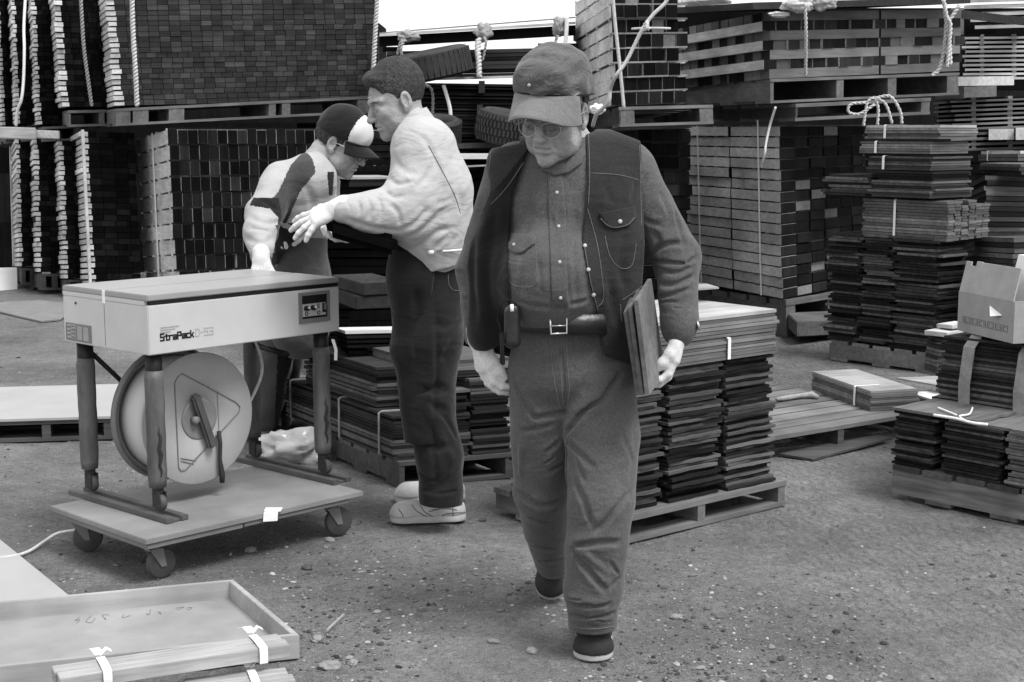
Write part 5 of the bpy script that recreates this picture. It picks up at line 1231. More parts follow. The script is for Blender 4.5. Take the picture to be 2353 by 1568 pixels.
# ---- cloth and skin materials
def cloth(name, v, rough=.9, var=.12, weave=900, wamp=.14, blot=7., bump=.22, fold=.18):
    m, n, p = newmat(name); L = n.links; tc = n.nodes.new('ShaderNodeTexCoord')
    a = n.nodes.new('ShaderNodeTexNoise'); a.inputs['Scale'].default_value = blot; a.inputs['Detail'].default_value = 6; a.inputs['Roughness'].default_value = .65; L.new(tc.outputs['Object'], a.inputs['Vector'])
    mp = n.nodes.new('ShaderNodeMapping'); mp.inputs['Scale'].default_value = (1, 1, .5); L.new(tc.outputs['Object'], mp.inputs[0])
    b = n.nodes.new('ShaderNodeTexNoise'); b.inputs['Scale'].default_value = weave/3.4; b.inputs['Detail'].default_value = 3; L.new(mp.outputs[0], b.inputs['Vector'])
    r1 = n.nodes.new('ShaderNodeMapRange'); r1.inputs[1].default_value = .3; r1.inputs[2].default_value = .7; r1.inputs[3].default_value = v*(1-var); r1.inputs[4].default_value = v*(1+var); L.new(a.outputs[0], r1.inputs[0])
    r2 = n.nodes.new('ShaderNodeMapRange'); r2.inputs[1].default_value = .3; r2.inputs[2].default_value = .7; r2.inputs[3].default_value = 1-wamp; r2.inputs[4].default_value = 1+wamp; L.new(b.outputs[0], r2.inputs[0])
    mu_ = n.nodes.new('ShaderNodeMath'); mu_.operation = 'MULTIPLY'; L.new(r1.outputs[0], mu_.inputs[0]); L.new(r2.outputs[0], mu_.inputs[1]); L.new(mu_.outputs[0], p.inputs['Base Color'])
    p.inputs['Roughness'].default_value = rough; p.inputs['Specular IOR Level'].default_value = .12; p.inputs['Sheen Weight'].default_value = .15
    c = n.nodes.new('ShaderNodeTexNoise'); c.inputs['Scale'].default_value = 32; c.inputs['Detail'].default_value = 6; L.new(tc.outputs['Object'], c.inputs['Vector'])
    bm = n.nodes.new('ShaderNodeBump'); bm.inputs['Strength'].default_value = bump; bm.inputs['Distance'].default_value = .008; L.new(c.outputs[0], bm.inputs['Height'])
    mp2 = n.nodes.new('ShaderNodeMapping'); mp2.inputs['Rotation'].default_value = (.3, .6, .4); mp2.inputs['Scale'].default_value = (1, 1, 2.3); L.new(tc.outputs['Object'], mp2.inputs[0])
    e = n.nodes.new('ShaderNodeTexNoise'); e.inputs['Scale'].default_value = 7; e.inputs['Detail'].default_value = 3; e.inputs['Distortion'].default_value = 1.2; L.new(mp2.outputs[0], e.inputs['Vector'])
    b2 = n.nodes.new('ShaderNodeBump'); b2.inputs['Strength'].default_value = fold; b2.inputs['Distance'].default_value = .05; L.new(e.outputs[0], b2.inputs['Height']); L.new(bm.outputs[0], b2.inputs['Normal']); L.new(b2.outputs[0], p.inputs['Normal'])
    return m
M['denim'] = cloth('grey_denim', .085, wamp=.24); M['denim_p'] = cloth('denim_trousers', .082, blot=5, wamp=.24); M['vest'] = cloth('dark_denim_vest', .024, wamp=.24); M['lining'] = cloth('black_lining', .006, bump=.1)
M['stitch'] = cloth('stitching', .13); M['skin'] = plain('skin', .29, .5, .2, 38, .3, 110, spec=.4); M['skin2'] = plain('tanned_skin', .3, .48, .24, 38, .35, 110, spec=.4)
M['hair'] = plain('dark_grey_hair', .045, .6, .7, 60, .9, 160, stretch=(1, 4, 1)); M['glove'] = cloth('white_cotton_glove', .62, var=.06, bump=.2, fold=.05); M['leather'] = plain('black_leather', .018, .35, .2, 12, .15, 50, spec=.5)
M['jacket'] = cloth('light_jacket', .41, var=.05, wamp=.04, bump=.15, fold=.22); M['apron'] = cloth('dark_apron', .01); M['trous2'] = cloth('dark_trousers', .014); M['capd'] = cloth('grey_cap', .1, wamp=.2, fold=.5); M['bill'] = cloth('pale_cap_bill', .17, bump=.12)
M['suede'] = plain('dark_suede', .022, .85, .3, 10, .3, 60); M['solew'] = plain('pale_sole', .42, .7, .15, 10, .1); M['sneaker'] = plain('white_sneaker', .45, .6, .15, 14, .3, 30)
M['stripe_d'] = cloth('dark_jacket_panel', .012); M['stripe_m'] = cloth('grey_jacket_panel', .05); M['jacket2'] = cloth('pale_jacket_panel', .37, var=.1, wamp=.05); M['apron2'] = cloth('grey_apron', .07); M['trous3'] = cloth('grey_trousers', .09)
M['button'] = plain('pearl_snap', .42, .3, .1, 8, 0, spec=.6)
M['badge'] = plain('cap_panel', .55, .8, .05, 8, .1)
M['lens'] = plain('tinted_lens', .04, .1, .1, 5, 0, spec=.5); M['eye'] = plain('eye', .3, .3, .1, 5, 0)
M['lens'].node_tree.nodes['Principled BSDF'].inputs['Alpha'].default_value = .12
def head_field(h=.0028, jaw=1., old=True, hairy=0):
    f = Field((-.105, -.15, -.19), (.105, .125, .16), h)
    f.el((0, .018, .045), (.074, .094, .092), k=.0)
    f.el((0, -.03, -.02), (.062*jaw, .062, .085), k=.03)
    f.el((0, -.045, -.075), (.048*jaw, .045, .048), k=.03)
    for s in (-1, 1):
        f.el((s*.036, -.062, -.028), (.028, .026, .026), k=.02)      # cheeks
        f.el((s*.05*jaw, -.02, -.07), (.02, .035, .032), k=.03)      # jaw corner
        f.rc((s*.012, -.089, .022), (s*.048, -.068, .02), .011, .009, k=.012)  # brow
    f.el((0, -.08, -.105), (.021, .017, .018), k=.018)               # chin
    f.el((0, -.078, -.062), (.026, .02, .022), k=.015)               # mouth mound
    for s in (-1, 1): f.el((s*.031, -.1, .003), (.019, .019, .0125), k=.01, sub=True)
    for s in (-1, 1): f.el((s*.031, -.079, .0), (.0155, .0135, .0125), k=.004)     # lids
    f.chain([(0, -.09, .008), (0, -.103, -.016), (0, -.113, -.034)], [.0075, .009, .0125], k=.01)
    for s in (-1, 1): f.el((s*.013, -.1, -.037), (.0085, .011, .008), k=.006)
    f.rc((-.018, -.093, -.062), (.018, -.093, -.062), .0062, .0062, k=.006); f.rc((-.014, -.093, -.073), (.014, -.093, -.073), .0072, .0072, k=.006)
    f.fold([(-.024, -.088, -.0655), (-.01, -.1, -.0672), (.01, -.1, -.0672), (.024, -.088, -.0655)], .0032, .009)
    for s in (-1, 1):
        f.fold([(s*.019, -.1, -.034), (s*.028, -.09, -.05), (s*.034, -.082, -.072)], .0045, .007)
        f.fold([(s*.02, -.088, -.012), (s*.032, -.086, -.0165), (s*.044, -.076, -.011)], .0035, .003 if not old else .006)
        f.fold([(s*.018, -.092, .0005), (s*.031, -.0955, -.0025), (s*.045, -.085, 0)], .002, .0028)
        if old: f.fold([(s*.03, -.075, -.088), (s*.036, -.06, -.1)], .005, .003)
        # ear
        f.el((s*.079, .012, -.006), (.007, .02, .033), k=.006); f.el((s*.083, .008, -.004), (.004, .011, .02), k=.003, sub=True)
        f.el((s*.077, .0, -.035), (.006, .01, .011), k=.006)
    for z_ in ((.045, .055) if old else (.048,)): f.fold([(-.04, -.07, z_), (0, -.082, z_+.002), (.04, -.07, z_)], .003, .002)
    f.waves(.0007, .028, 12)
    f.rc((0, .02, -.05), (0, .045, -.16), .056, .056, k=.03)         # neck stub
    return f
def hmat(P, yaw, pitch, roll=0, s=1.):
    return Matrix.Translation(P)@Matrix.Rotation(math.radians(yaw), 4, 'Z')@Matrix.Rotation(math.radians(pitch), 4, 'X')@Matrix.Rotation(math.radians(roll), 4, 'Y')@Matrix.Scale(s, 4)
def xf(V, Mx):
    A = np.array(Mx); return V@A[:3, :3].T+A[:3, 3]
def join_parts(parts):
    V = []; F = []; o = 0
    for v, q in parts: V.append(v); F += [tuple(int(i)+o for i in f) for f in q]; o += len(v)
    return np.concatenate(V), F
def hand_field(curl=(.3, .3, .3, .35), spread=(-.12, -.03, .06, .16), thumb=(.75, .5), fat=1.15, h=.003, cuff=.05):
    """local frame: wrist at origin, fingers towards -Z, palm faces -Y, thumb on +X"""
    f = Field((-.11, -.13, -.23), (.13, .08, .07), h)
    f.rc((0, 0, .03), (0, 0, 0), .027*fat, .027*fat, k=.0)
    for x in (-.028, -.009, .01, .028): f.rc((x*.6, 0, -.01), (x*1.05, -.002, -.085+abs(x)*.2), .014*fat, .0125*fat, k=.014)
    f.el((0, -.004, -.05), (.034*fat, .015*fat, .042), k=.01)
    Ls = [(.042, .028, .023), (.046, .031, .024), (.042, .028, .023), (.033, .022, .02)]
    for i, x in enumerate((.029, .0095, -.01, -.028)):
        p = Vector((x, -.003, -.086+(.006 if i in (0,) else 0)+(.01 if i == 3 else 0))); a = curl[i]*.5; dirx = -spread[i] if False else (.5*(.029-abs(0)))*0
        sx = [spread[3], spread[2], spread[1], spread[0]][i]
        pts = [p.copy()]; r = [.0098*fat]
        for j, l in enumerate(Ls[i]):
            d = Vector((math.sin(sx)*math.cos(a), -math.sin(a), -math.cos(a)*math.cos(sx))); p = p+d*l; pts.append(p.copy()); r.append((.009, .0083, .0072)[j]*fat); a += curl[i]*1.05
        f.chain(pts, r, k=.004)
    t0 = Vector((.022, -.004, -.028)); t1 = t0+Vector((math.sin(thumb[0]), -.35, -math.cos(thumb[0]))).normalized()*.042; t2 = t1+Vector((math.sin(thumb[0]-.25), -.4-thumb[1]*.4, -math.cos(thumb[0]-.25))).normalized()*.032; t3 = t2+Vector((math.sin(thumb[0]-.45), -.5-thumb[1]*.5, -math.cos(thumb[0]-.45))).normalized()*.024
    f.chain([t0, t1, t2, t3], [.016*fat, .0125*fat, .011*fat, .009*fat], k=.012)
    # ribbed cuff
    f.rc((0, 0, .008), (0, 0, .03), .028*fat, .029*fat, k=.004)
    f.waves(.0003, .02, 3)
    return f
def hand(name, W, fing, palm, mat, parent, side=1, **kw):
    """fing: direction of the fingers; palm: palm normal; side=1 keeps the thumb on +X"""
    z = -Vector(fing).normalized(); y = -Vector(palm); y = (y-z*y.dot(z)).normalized(); x = y.cross(z)
    f = hand_field(**kw); V, Q = f.net(1)
    if side < 0: V = V*np.array([-1, 1, 1]); Q = Q[:, ::-1]
    Mx = Matrix((x, y, z)).transposed().to_4x4(); Mx.translation = Vector(W)
    return mkobj(name, xf(V, Mx), Q, mat, parent, smooth=True, fixn=False)
# ============ PERSON 1: walking man in front
Y0 = 4.15
def A(x, y, dy=0.): return at(x, y, Y0+dy)
HM1 = hmat(A(1275, 259, -.045), -26, 19, 4, 1.05)
M['cap1'] = M['capd']
hf = head_field(); hV, hQ = hf.net(1)
# body (mostly under the clothes), one surface
b = Field(tuple(A(1020, 1560, 0)+Vector((0, -.35, 0))), tuple(A(1640, 150, 0)+Vector((0, .55, 0))), .007)
def body1(b, g=0., k=.03):
    b.el(A(1312, 470, .03), (.185+g, .12+g, .2), k=0); b.el(A(1288, 640, .0), (.165+g, .14+g, .17), k=.05); b.el(A(1290, 800, .02), (.16+g, .125+g, .12), k=.05)
    b.rc(A(1190, 380, .05), A(1430, 375, .05), .06+g, .06+g, k=.05)
def arms1(b, g=0., k=.02):
    b.chain([A(1445, 395, .05), A(1555, 590, .05), A(1561, 750, -.04)], [.062+g, .05+g, .035+g], k=k); b.chain([A(1170, 400, .06), A(1100, 620, .12), A(1105, 775, .08)], [.056+g, .046+g, .033+g], k=k)
def legs1(b, g=0., k=.03):
    b.chain([A(1368, 840, .03), A(1384, 1150, -.08), A(1360, 1450, -.09)], [.1+g, .068+g, .045+g], k=k); b.chain([A(1266, 840, .04), A(1247, 1130, .12), A(1262, 1230, .26), A(1270, 1310, .38)], [.1+g, .06+g, .05+g, .04+g], k=k)
body1(b, -.02); arms1(b, -.012); legs1(b, -.014)
b.chain([A(1312, 400, .09), A(1300, 300, .04)], [.06, .055], k=.04)
bV, bQ = b.net(1)
V_, F_2 = join_parts([(bV, bQ), (xf(hV, HM1), hQ)])
man1 = mkobj('person', V_, F_2, M['skin2'], smooth=True, fixn=False)
tag(man1, 'older man in denim, open dark vest and cap walking forward, boards under his arm', 'person')
# shirt
f = Field(tuple(A(1020, 800, 0)+Vector((0, -.3, 0))), tuple(A(1640, 300, 0)+Vector((0, .35, 0))), .0037)
body1(f, .004); arms1(f, .015, .025)
f.el(A(1265, 640, -.04), (.125, .13, .15), k=.06)
f.rc(A(1312, 400, .1), A(1312, 362, .1), .082, .072, k=.03)
f.rc(A(1562, 735, -.03), A(1561, 762, -.04), .05, .046, k=.01)    # cuff
CF = [([(1486, 407), (1478, 425), (1468, 442)], .009, .010), ([(1483, 506), (1500, 514), (1518, 518)], .01, .009), ([(1486, 585), (1528, 563), (1570, 560)], .011, .013), ([(1491, 596), (1530, 603), (1574, 606), (1600, 590)], .009, .015), ([(1497, 645), (1547, 656), (1592, 634)], .01, .014),
      ([(1513, 684), (1547, 677), (1586, 662)], .009, .011), ([(1500, 530), (1515, 560), (1500, 590)], .012, .008), ([(1545, 480), (1562, 530), (1572, 565)], .01, .008), ([(1515, 440), (1540, 500)], .012, .007), ([(1521, 708), (1590, 710)], .004, .006), ([(1520, 622), (1556, 628), (1590, 612)], .008, .01), ([(1505, 700), (1530, 694), (1560, 695)], .006, .007),
      ([(1230, 430), (1212, 520), (1196, 620), (1190, 690)], .014, .006), ([(1325, 470), (1318, 560), (1322, 690)], .013, .007), ([(1190, 690), (1230, 704), (1262, 706)], .009, .008), ([(1310, 700), (1350, 690)], .009, .008), ([(1238, 590), (1245, 680)], .01, .005), ([(1225, 385), (1210, 420)], .008, .006), ([(1300, 600), (1310, 700)], .009, .005),
      ([(1078, 520), (1066, 560)], .01, .01), ([(1050, 620), (1075, 640)], .01, .012), ([(1055, 680), (1080, 690)], .008, .01), ([(1100, 430), (1088, 480)], .01, .008)]
for pts, w_, a_ in CF: f.cfold(pts, w_*.85, a_*1.2, Y0-.3, Y0+.2)
f.waves(.0008, .05, 6)
f.waves(.0016, .09, 5)
f.half(A(1280, 735, 0), (0, 0, -1)) if False else None
G_ = np.meshgrid(*f.ax, indexing='ij', sparse=True)
zc_ = A(1290, 745).z; xc = A(1480, 745).x; xl = A(1135, 745).x
f.F = np.maximum(f.F, np.where((G_[0] < xc) & (G_[0] > xl), zc_-G_[2], -1).astype(np.float32))
shirt = fobj('shirt', f, [M['denim']], man1, 0)
bs = bvh(shirt)
# placket, buttons, pocket on the shirt
for xo in (-18, 18): seam(bs, [(1272+xo, 395), (1280+xo, 480), (1283+xo, 580), (1287+xo, 700)], M['stitch'], shirt)
patch(bs, [(1258, 392), (1289, 392), (1300, 480), (1303, 580), (1306, 705), (1268, 705), (1264, 580), (1260, 480)], M['denim'], shirt, .0025, 'placket', 6)
bs2 = bs
for (x, y) in [(1274, 382), (1280, 443), (1284, 521), (1286, 603), (1288, 685)]: disc(bs, x, y, .005, M['button'], shirt, 'button', .0058)
patch(bs, [(1164, 536), (1229, 540), (1229, 560), (1200, 582), (1185, 583), (1163, 572)], M['denim'], shirt, .004, 'pocket_flap', 4)
disc(bs, 1182, 563, .005, M['button'], shirt, 'button', .0075)
seam(bs, [(1230, 545), (1232, 600), (1229, 655), (1175, 652), (1166, 600)], M['stitch'], shirt)
patch(bs, [(1244, 374), (1275, 386), (1305, 376), (1330, 352), (1343, 330), (1346, 352), (1336, 376), (1305, 398), (1275, 404), (1245, 392)], M['denim'], shirt, .006, 'collar_band', 4)
# vest : shell around the body, open in front
f = Field(tuple(A(1020, 920, 0)+Vector((0, -.3, 0))), tuple(A(1560, 280, 0)+Vector((0, .36, 0))), .0037)
body1(f, .018)
f.chain([A(1188, 395, .06), A(1150, 600, .05), A(1140, 760, .04)], [.07, .088, .085], k=.04)
f.chain([A(1400, 380, .06), A(1400, 560, .03), A(1392, 740, .03), A(1392, 810, .05)], [.085, .12, .11, .1], k=.05)
f.el(A(1265, 640, -.04), (.128, .135, .15), k=.06)
f.rc(A(1165, 372, .05), A(1455, 362, .05), .052, .052, k=.03)
for pts, w_, a_ in [([(1395, 430), (1402, 470)], .012, .006), ([(1440, 540), (1425, 600), (1432, 660)], .014, .007), ([(1400, 640), (1412, 720), (1440, 780)], .012, .009), ([(1445, 690), (1440, 760)], .01, .007), ([(1100, 480), (1088, 620), (1095, 740)], .014, .008), ([(1140, 480), (1120, 640), (1130, 780)], .016, .008), ([(1460, 420), (1450, 470)], .009, .005)]: f.cfold(pts, w_*1.2, a_, Y0-.3, Y0+.2)
f.waves(.0014, .1, 9)
d0 = f.F.copy(); X_, Y_, Z_ = np.meshgrid(*f.ax, indexing='ij', sparse=True)
f.F = np.maximum(d0, -(d0+.0075))           # shell
def pz(x, y): q = A(x, y, -.1); return (q.x, q.z)
opening = [pz(*p_) for p_ in [(1222, 250), (1352, 250), (1350, 300), (1350, 420), (1338, 560), (1352, 640), (1372, 720), (1386, 790), (1380, 960), (1178, 960), (1176, 782), (1172, 700), (1166, 560), (1178, 450), (1196, 400), (1214, 345)]]
XX = X_[:, :, 0][:, :, None]; sd_ = poly_sd(X_[:, 0, 0][:, None], Z_[0, 0, :][None, :], opening)[:, None, :]
front = (Y_ < Y0+.06)
f.F = np.maximum(f.F, np.where(front, -sd_, -1).astype(np.float32))
# hem: curved at the left panel, neck and armholes
hem = [pz(*p_) for p_ in [(900, 200), (1640, 200), (1640, 835), (1440, 842), (1390, 820), (1384, 780), (1250, 760), (1180, 778), (1150, 800), (1118, 817), (1090, 820), (1070, 800), (1060, 700), (900, 690)]]
sd_ = poly_sd(X_[:, 0, 0][:, None], Z_[0, 0, :][None, :], hem)[:, None, :]; f.F = np.maximum(f.F, sd_.astype(np.float32))
outl = [pz(*p_) for p_ in [(1195, 330), (1120, 345), (1108, 420), (1085, 520), (1066, 640), (1062, 760), (1050, 900), (1500, 900), (1478, 700), (1484, 560), (1482, 430), (1480, 325), (1340, 270), (1340, 200), (1200, 200)]]
sd_ = poly_sd(X_[:, 0, 0][:, None], Z_[0, 0, :][None, :], outl)[:, None, :]; f.F = np.maximum(f.F, sd_.astype(np.float32))
neck = Field(f.lo, f.lo+(f.n-1)*f.h, f.h); neck.F = neck.F[:f.n[0], :f.n[1], :f.n[2]]
q_ = A(1305, 350, .06); dn = np.sqrt((X_-q_.x)**2+(Y_-q_.y)**2)-.078; f.F = np.maximum(f.F, np.where(Z_ > q_.z-.06, -dn, -1).astype(np.float32))
vest = fobj('vest', f, [M['vest'], M['lining']], man1, 0)
paint(vest, [(1, [(1214, 345), (1200, 400), (1185, 450), (1172, 560), (1180, 800), (1050, 860), (1055, 640), (1085, 520), (1130, 440), (1160, 410), (1205, 352)])])
bv_ = bvh(vest)
for p_ in [[(1352, 300), (1355, 400), (1352, 470)], [(1358, 398), (1420, 402), (1468, 414)], [(1470, 335), (1472, 420), (1474, 520)], [(1350, 480), (1372, 560), (1384, 640), (1386, 690), (1366, 710)], [(1342, 560), (1356, 640), (1374, 715)], [(1204, 372), (1165, 430), (1128, 470)], [(1128, 350), (1122, 400), (1116, 440)],
           [(1390, 542), (1402, 590), (1425, 616), (1452, 610), (1462, 560)], [(1430, 690), (1460, 670), (1478, 655)], [(1426, 700), (1428, 740)]]:
    seam(bv_, p_, M['stitch'], vest, .0011)
patch(bv_, [(1376, 490), (1460, 474), (1463, 500), (1445, 520), (1415, 527), (1395, 522), (1380, 500)], M['vest'], vest, .006, 'pocket_flap', 4)
seam(bv_, [(1380, 502), (1396, 518), (1415, 523), (1443, 516), (1458, 500)], M['stitch'], vest, .001, off=.008)
disc(bv_, 1424, 510, .0065, M['button'], vest, 'snap', .011)
for (x, y) in [(1344, 565), (1352, 620), (1364, 678), (1380, 732)]: disc(bv_, x, y, .0056, M['button'], vest, 'snap', .004)
# trousers
f = Field(tuple(A(1120, 1490, 0)+Vector((0, -.3, 0))), tuple(A(1540, 690, 0)+Vector((0, .62, 0))), .0037)
f.el(A(1300, 760, .03), (.158, .125, .12), k=0); f.el(A(1306, 850, .03), (.166, .13, .14), k=.04)
f.chain([A(1368, 850, .03), A(1384, 1000, -.05), A(1383, 1150, -.1), A(1371, 1250, -.11), A(1364, 1350, -.11), A(1359, 1480, -.1)], [.113, .104, .094, .087, .083, .064], k=.012)
f.chain([A(1262, 850, .04), A(1252, 1000, .06), A(1246, 1130, .1), A(1258, 1215, .22), A(1268, 1288, .34)], [.118, .1, .084, .07, .058], k=.012)
FL = [([(1229, 957), (1265, 955), (1303, 945)], .012, .014, -.1), ([(1256, 1040), (1300, 1005)], .01, .012, -.08), ([(1262, 1082), (1300, 1060)], .01, .01, -.06), ([(1376, 922), (1340, 950), (1300, 1001)], .014, .02, -.1), ([(1425, 860), (1376, 930)], .014, .012, -.12),
      ([(1303, 1010), (1330, 1040), (1366, 1078)], .012, .012, -.15), ([(1325, 1110), (1347, 1162), (1362, 1205)], .014, .014, -.2), ([(1445, 1133), (1410, 1175), (1371, 1221)], .014, .015, -.16), ([(1318, 1256), (1370, 1248), (1422, 1246)], .013, .018, -.19),
      ([(1317, 1265), (1350, 1310), (1391, 1358)], .013, .018, -.19), ([(1310, 1385), (1350, 1392), (1400, 1388)], .011, .016, -.2), ([(1300, 1412), (1350, 1418), (1412, 1408)], .009, .014, -.2), ([(1422, 1325), (1402, 1352)], .01, .009, -.19), ([(1330, 1440), (1400, 1436)], .006, .006, -.19),
      ([(1180, 870), (1215, 940), (1240, 965)], .013, .01, -.08), ([(1200, 990), (1270, 975)], .012, .009, -.08), ([(1190, 1130), (1240, 1160), (1290, 1150)], .015, .014, .0), ([(1215, 1190), (1262, 1200)], .012, .012, .1), ([(1225, 1255), (1275, 1262)], .01, .012, .2), ([(1290, 790), (1295, 860), (1300, 940)], .008, .006, -.12), ([(1450, 950), (1440, 1050), (1435, 1120)], .02, -.006, -.1),
      ([(1240, 1290), (1290, 1285)], .009, .012, .3), ([(1340, 1270), (1400, 1320)], .012, -.01, -.2), ([(1200, 1020), (1195, 1090)], .016, -.008, -.05)]
FL += [([(1303, 1010), (1306, 1080), (1302, 1150)], .009, .02, 0), ([(1365, 905), (1330, 960)], .009, .008, 0), ([(1250, 1065), (1300, 1035)], .006, .008, 0), ([(1255, 1100), (1298, 1085)], .006, .008, 0), ([(1322, 1050), (1345, 1110)], .009, .008, 0), ([(1400, 1290), (1420, 1320)], .008, .008, 0), ([(1305, 1375), (1335, 1380)], .006, .009, 0), ([(1345, 1425), (1405, 1428)], .005, .008, 0), ([(1425, 980), (1450, 1060)], .012, .006, 0), ([(1345, 870), (1350, 930)], .012, .005, 0)]
for pts, w_, a_, dy in FL: f.cfold(pts, w_*.75, a_*1.35, Y0-.35, Y0+.5)
f.waves(.0018, .12, 21, (1, 1, 1.6))
G_ = np.meshgrid(*f.ax, indexing='ij', sparse=True); zt_ = A(1290, 742).z; f.F = np.maximum(f.F, (G_[2]-zt_).astype(np.float32))
zl_ = A(1362, 1454, -.15).z; f.F = np.maximum(f.F, np.where(G_[1] < Y0+.12, zl_-G_[2], -1).astype(np.float32))
f.half(A(1270, 1318, .36), (0, .75, -1.)) if False else None
trs = fobj('trousers', f, [M['denim_p']], man1, 0); bt = bvh(trs)
for p_ in [[(1266, 775), (1270, 850), (1285, 930), (1297, 955)], [(1302, 775), (1305, 850), (1308, 900), (1300, 950)], [(1290, 775), (1290, 870), (1296, 940)]]: seam(bt, p_, M['stitch'], trs, .0012)
seam(bt, [(1309, 1440), (1360, 1446), (1410, 1440)], M['stitch'], trs, .0012)
# belt with buckle, pouch
zb_ = A(1290, 740).z
def beltring(x0c, yc, rx, ry_, z0, z1, mat, name, parent, tilt=0.):
    mb = MB(); n_ = 48; V = []
    for (r_, z) in ((0, z0), (.005, z0), (.005, z1), (0, z1)):
        for k in range(n_):
            q = 2*math.pi*k/n_; mb.v.append((x0c+(rx+r_)*math.cos(q), yc+(ry_+r_)*math.sin(q), z+tilt*math.cos(q)))
    for i in range(4):
        j = (i+1) % 4
        for k in range(n_): k2 = (k+1) % n_; mb.f.append([i*n_+k, i*n_+k2, j*n_+k2, j*n_+k]); mb.m.append(0)
    return mb.build(name, mat, parent, True)
bc = A(1302, 742, .02)
belt = beltring(bc.x, bc.y, .168, .148, A(1290, 768, -.12).z, A(1290, 722, -.12).z, M['leather'], 'belt', man1, -.004)
mb = MB(); yb = bc.y-.162; q0 = [at(x, y, yb) for x, y in [(1264, 732), (1302, 731), (1303, 766), (1266, 768)]]; mb.tube(q0+[q0[0]], .0034, 6); mb.tube([at(1285, 731, yb-.003), at(1302, 748, yb-.004)], .002, 5) if False else mb.tube([at(1266, 749, yb-.004), at(1300, 749, yb-.004)], .0022, 5)
mb.build('buckle', M['steel'], belt, True)
f = Field(tuple(A(1140, 840, 0)+Vector((0, -.28, 0))), tuple(A(1215, 685, 0)+Vector((0, .0, 0))), .004)
f.chain([A(1181, 712, -.13), A(1181, 785, -.13)], [.017, .019], k=.0); f.chain([A(1172, 715, -.12), A(1172, 785, -.12)], [.016, .018], k=.01)
pouch = fobj('belt_pouch', f, [M['leather']], man1)
mb = MB(); mb.tube([A(1176, 700, -.155), A(1177, 716, -.16)], .005, 8); mb.build('pen', M['white'], pouch, True)
mb = MB(); mb.tube(smoothpath([A(1188, 700, -.14), A(1165, 688, -.15), A(1148, 706, -.14), A(1143, 735, -.13), A(1150, 760, -.13), A(1150, 835, -.12)]), .0022, 5); mb.tube([A(1152, 765, -.13), A(1154, 800, -.13), A(1156, 838, -.125)], .006, 7); mb.build('key_cord', M['black'], pouch)
# cap
f = Field((-.13, -.2, -.06), (.13, .16, .21), .0035)
f.el((0, .01, .068), (.098, .112, .104), k=0); f.el((0, -.045, .095), (.078, .06, .062), k=.03); f.el((0, .01, .11), (.086, .098, .062), k=.03)
for pts, w_, a_ in [([(-.05, -.09, .04), (.0, -.11, .05), (.05, -.09, .07)], .014, .007), ([(.02, -.1, .05), (.06, -.07, .1), (.075, -.03, .12)], .016, .01), ([(.03, -.1, .03), (.085, -.03, .045)], .01, .006), ([(-.06, -.07, .08), (-.03, -.1, .09)], .014, .007), ([(-.05, -.04, .15), (.03, -.06, .16)], .015, .006), ([(0, -.12, .03), (0, -.08, .14), (0, 0, .185)], .003, .002), ([(-.02, -.1, .11), (.04, -.08, .13)], .012, -.006)]: f.fold(pts, w_*1.3, a_, False)
f.waves(.0022, .05, 4)
f.half((0, 0, .05), (0, -.28, -1))
V, Q = f.net(1); cap = mkobj('cap', xf(V, HM1), Q, M['capd'], man1, smooth=True, fixn=False)
def bill(Mx, mat, parent, w0=.082, ln=.085, zz=.034, y0=-.075, droop=.028, curve=.02, th=.0035, lift=0.):
    mb = MB(); nu, nv = 24, 8; idx = {}
    for side in (0, 1):
        for i in range(nu+1):
            for j in range(nv+1):
                a = math.pi*(.04+.92*i/nu); t = j/nv; r_ = 1+t*ln/w0*(.35+.75*math.sin(a)**1.2)
                x = -w0*math.cos(a)*(1+.1*t); y = y0+.045-.062*math.sin(a)-t*ln*math.sin(a)**.8
                z = zz-droop*t-curve*(x/w0)**2*(.4+t)+lift*t - (th if side else 0)
                idx[side, i, j] = len(mb.v); mb.v.append(tuple(Mx@Vector((x, y, z))))
    for side in (0, 1):
        for i in range(nu):
            for j in range(nv): mb.f.append([idx[side, i, j], idx[side, i+1, j], idx[side, i+1, j+1], idx[side, i, j+1]]); mb.m.append(0)
    for i in range(nu): mb.f.append([idx[0, i, nv], idx[0, i+1, nv], idx[1, i+1, nv], idx[1, i, nv]]); mb.m.append(0); mb.f.append([idx[0, i, 0], idx[0, i+1, 0], idx[1, i+1, 0], idx[1, i, 0]]); mb.m.append(0)
    for j in range(nv):
        for i in (0, nu): mb.f.append([idx[0, i, j], idx[0, i, j+1], idx[1, i, j+1], idx[1, i, j]]); mb.m.append(0)
    return mb.build('bill', mat, parent, True)
bill(HM1, M['bill'], cap, w0=.09, ln=.08, zz=.086, droop=.042, curve=.03)
mb = MB(); mb.tube([HM1@Vector((.1*math.sin(a), .01-.114*math.cos(a), .052+.03*math.cos(a))) for a in np.linspace(-1.9, 1.9, 28)], .0028, 5); mb.build('band', M['lining'], cap, True)
bcp = bvh(cap); disc(bcp, 1216, 196, .0045, M['button'], cap, 'badge_pin', .004)
seam(bcp, [(1311, 219), (1325, 213), (1336, 216), (1325, 223), (1311, 222)], M['stitch'], cap, .0014, 'strap_loop')
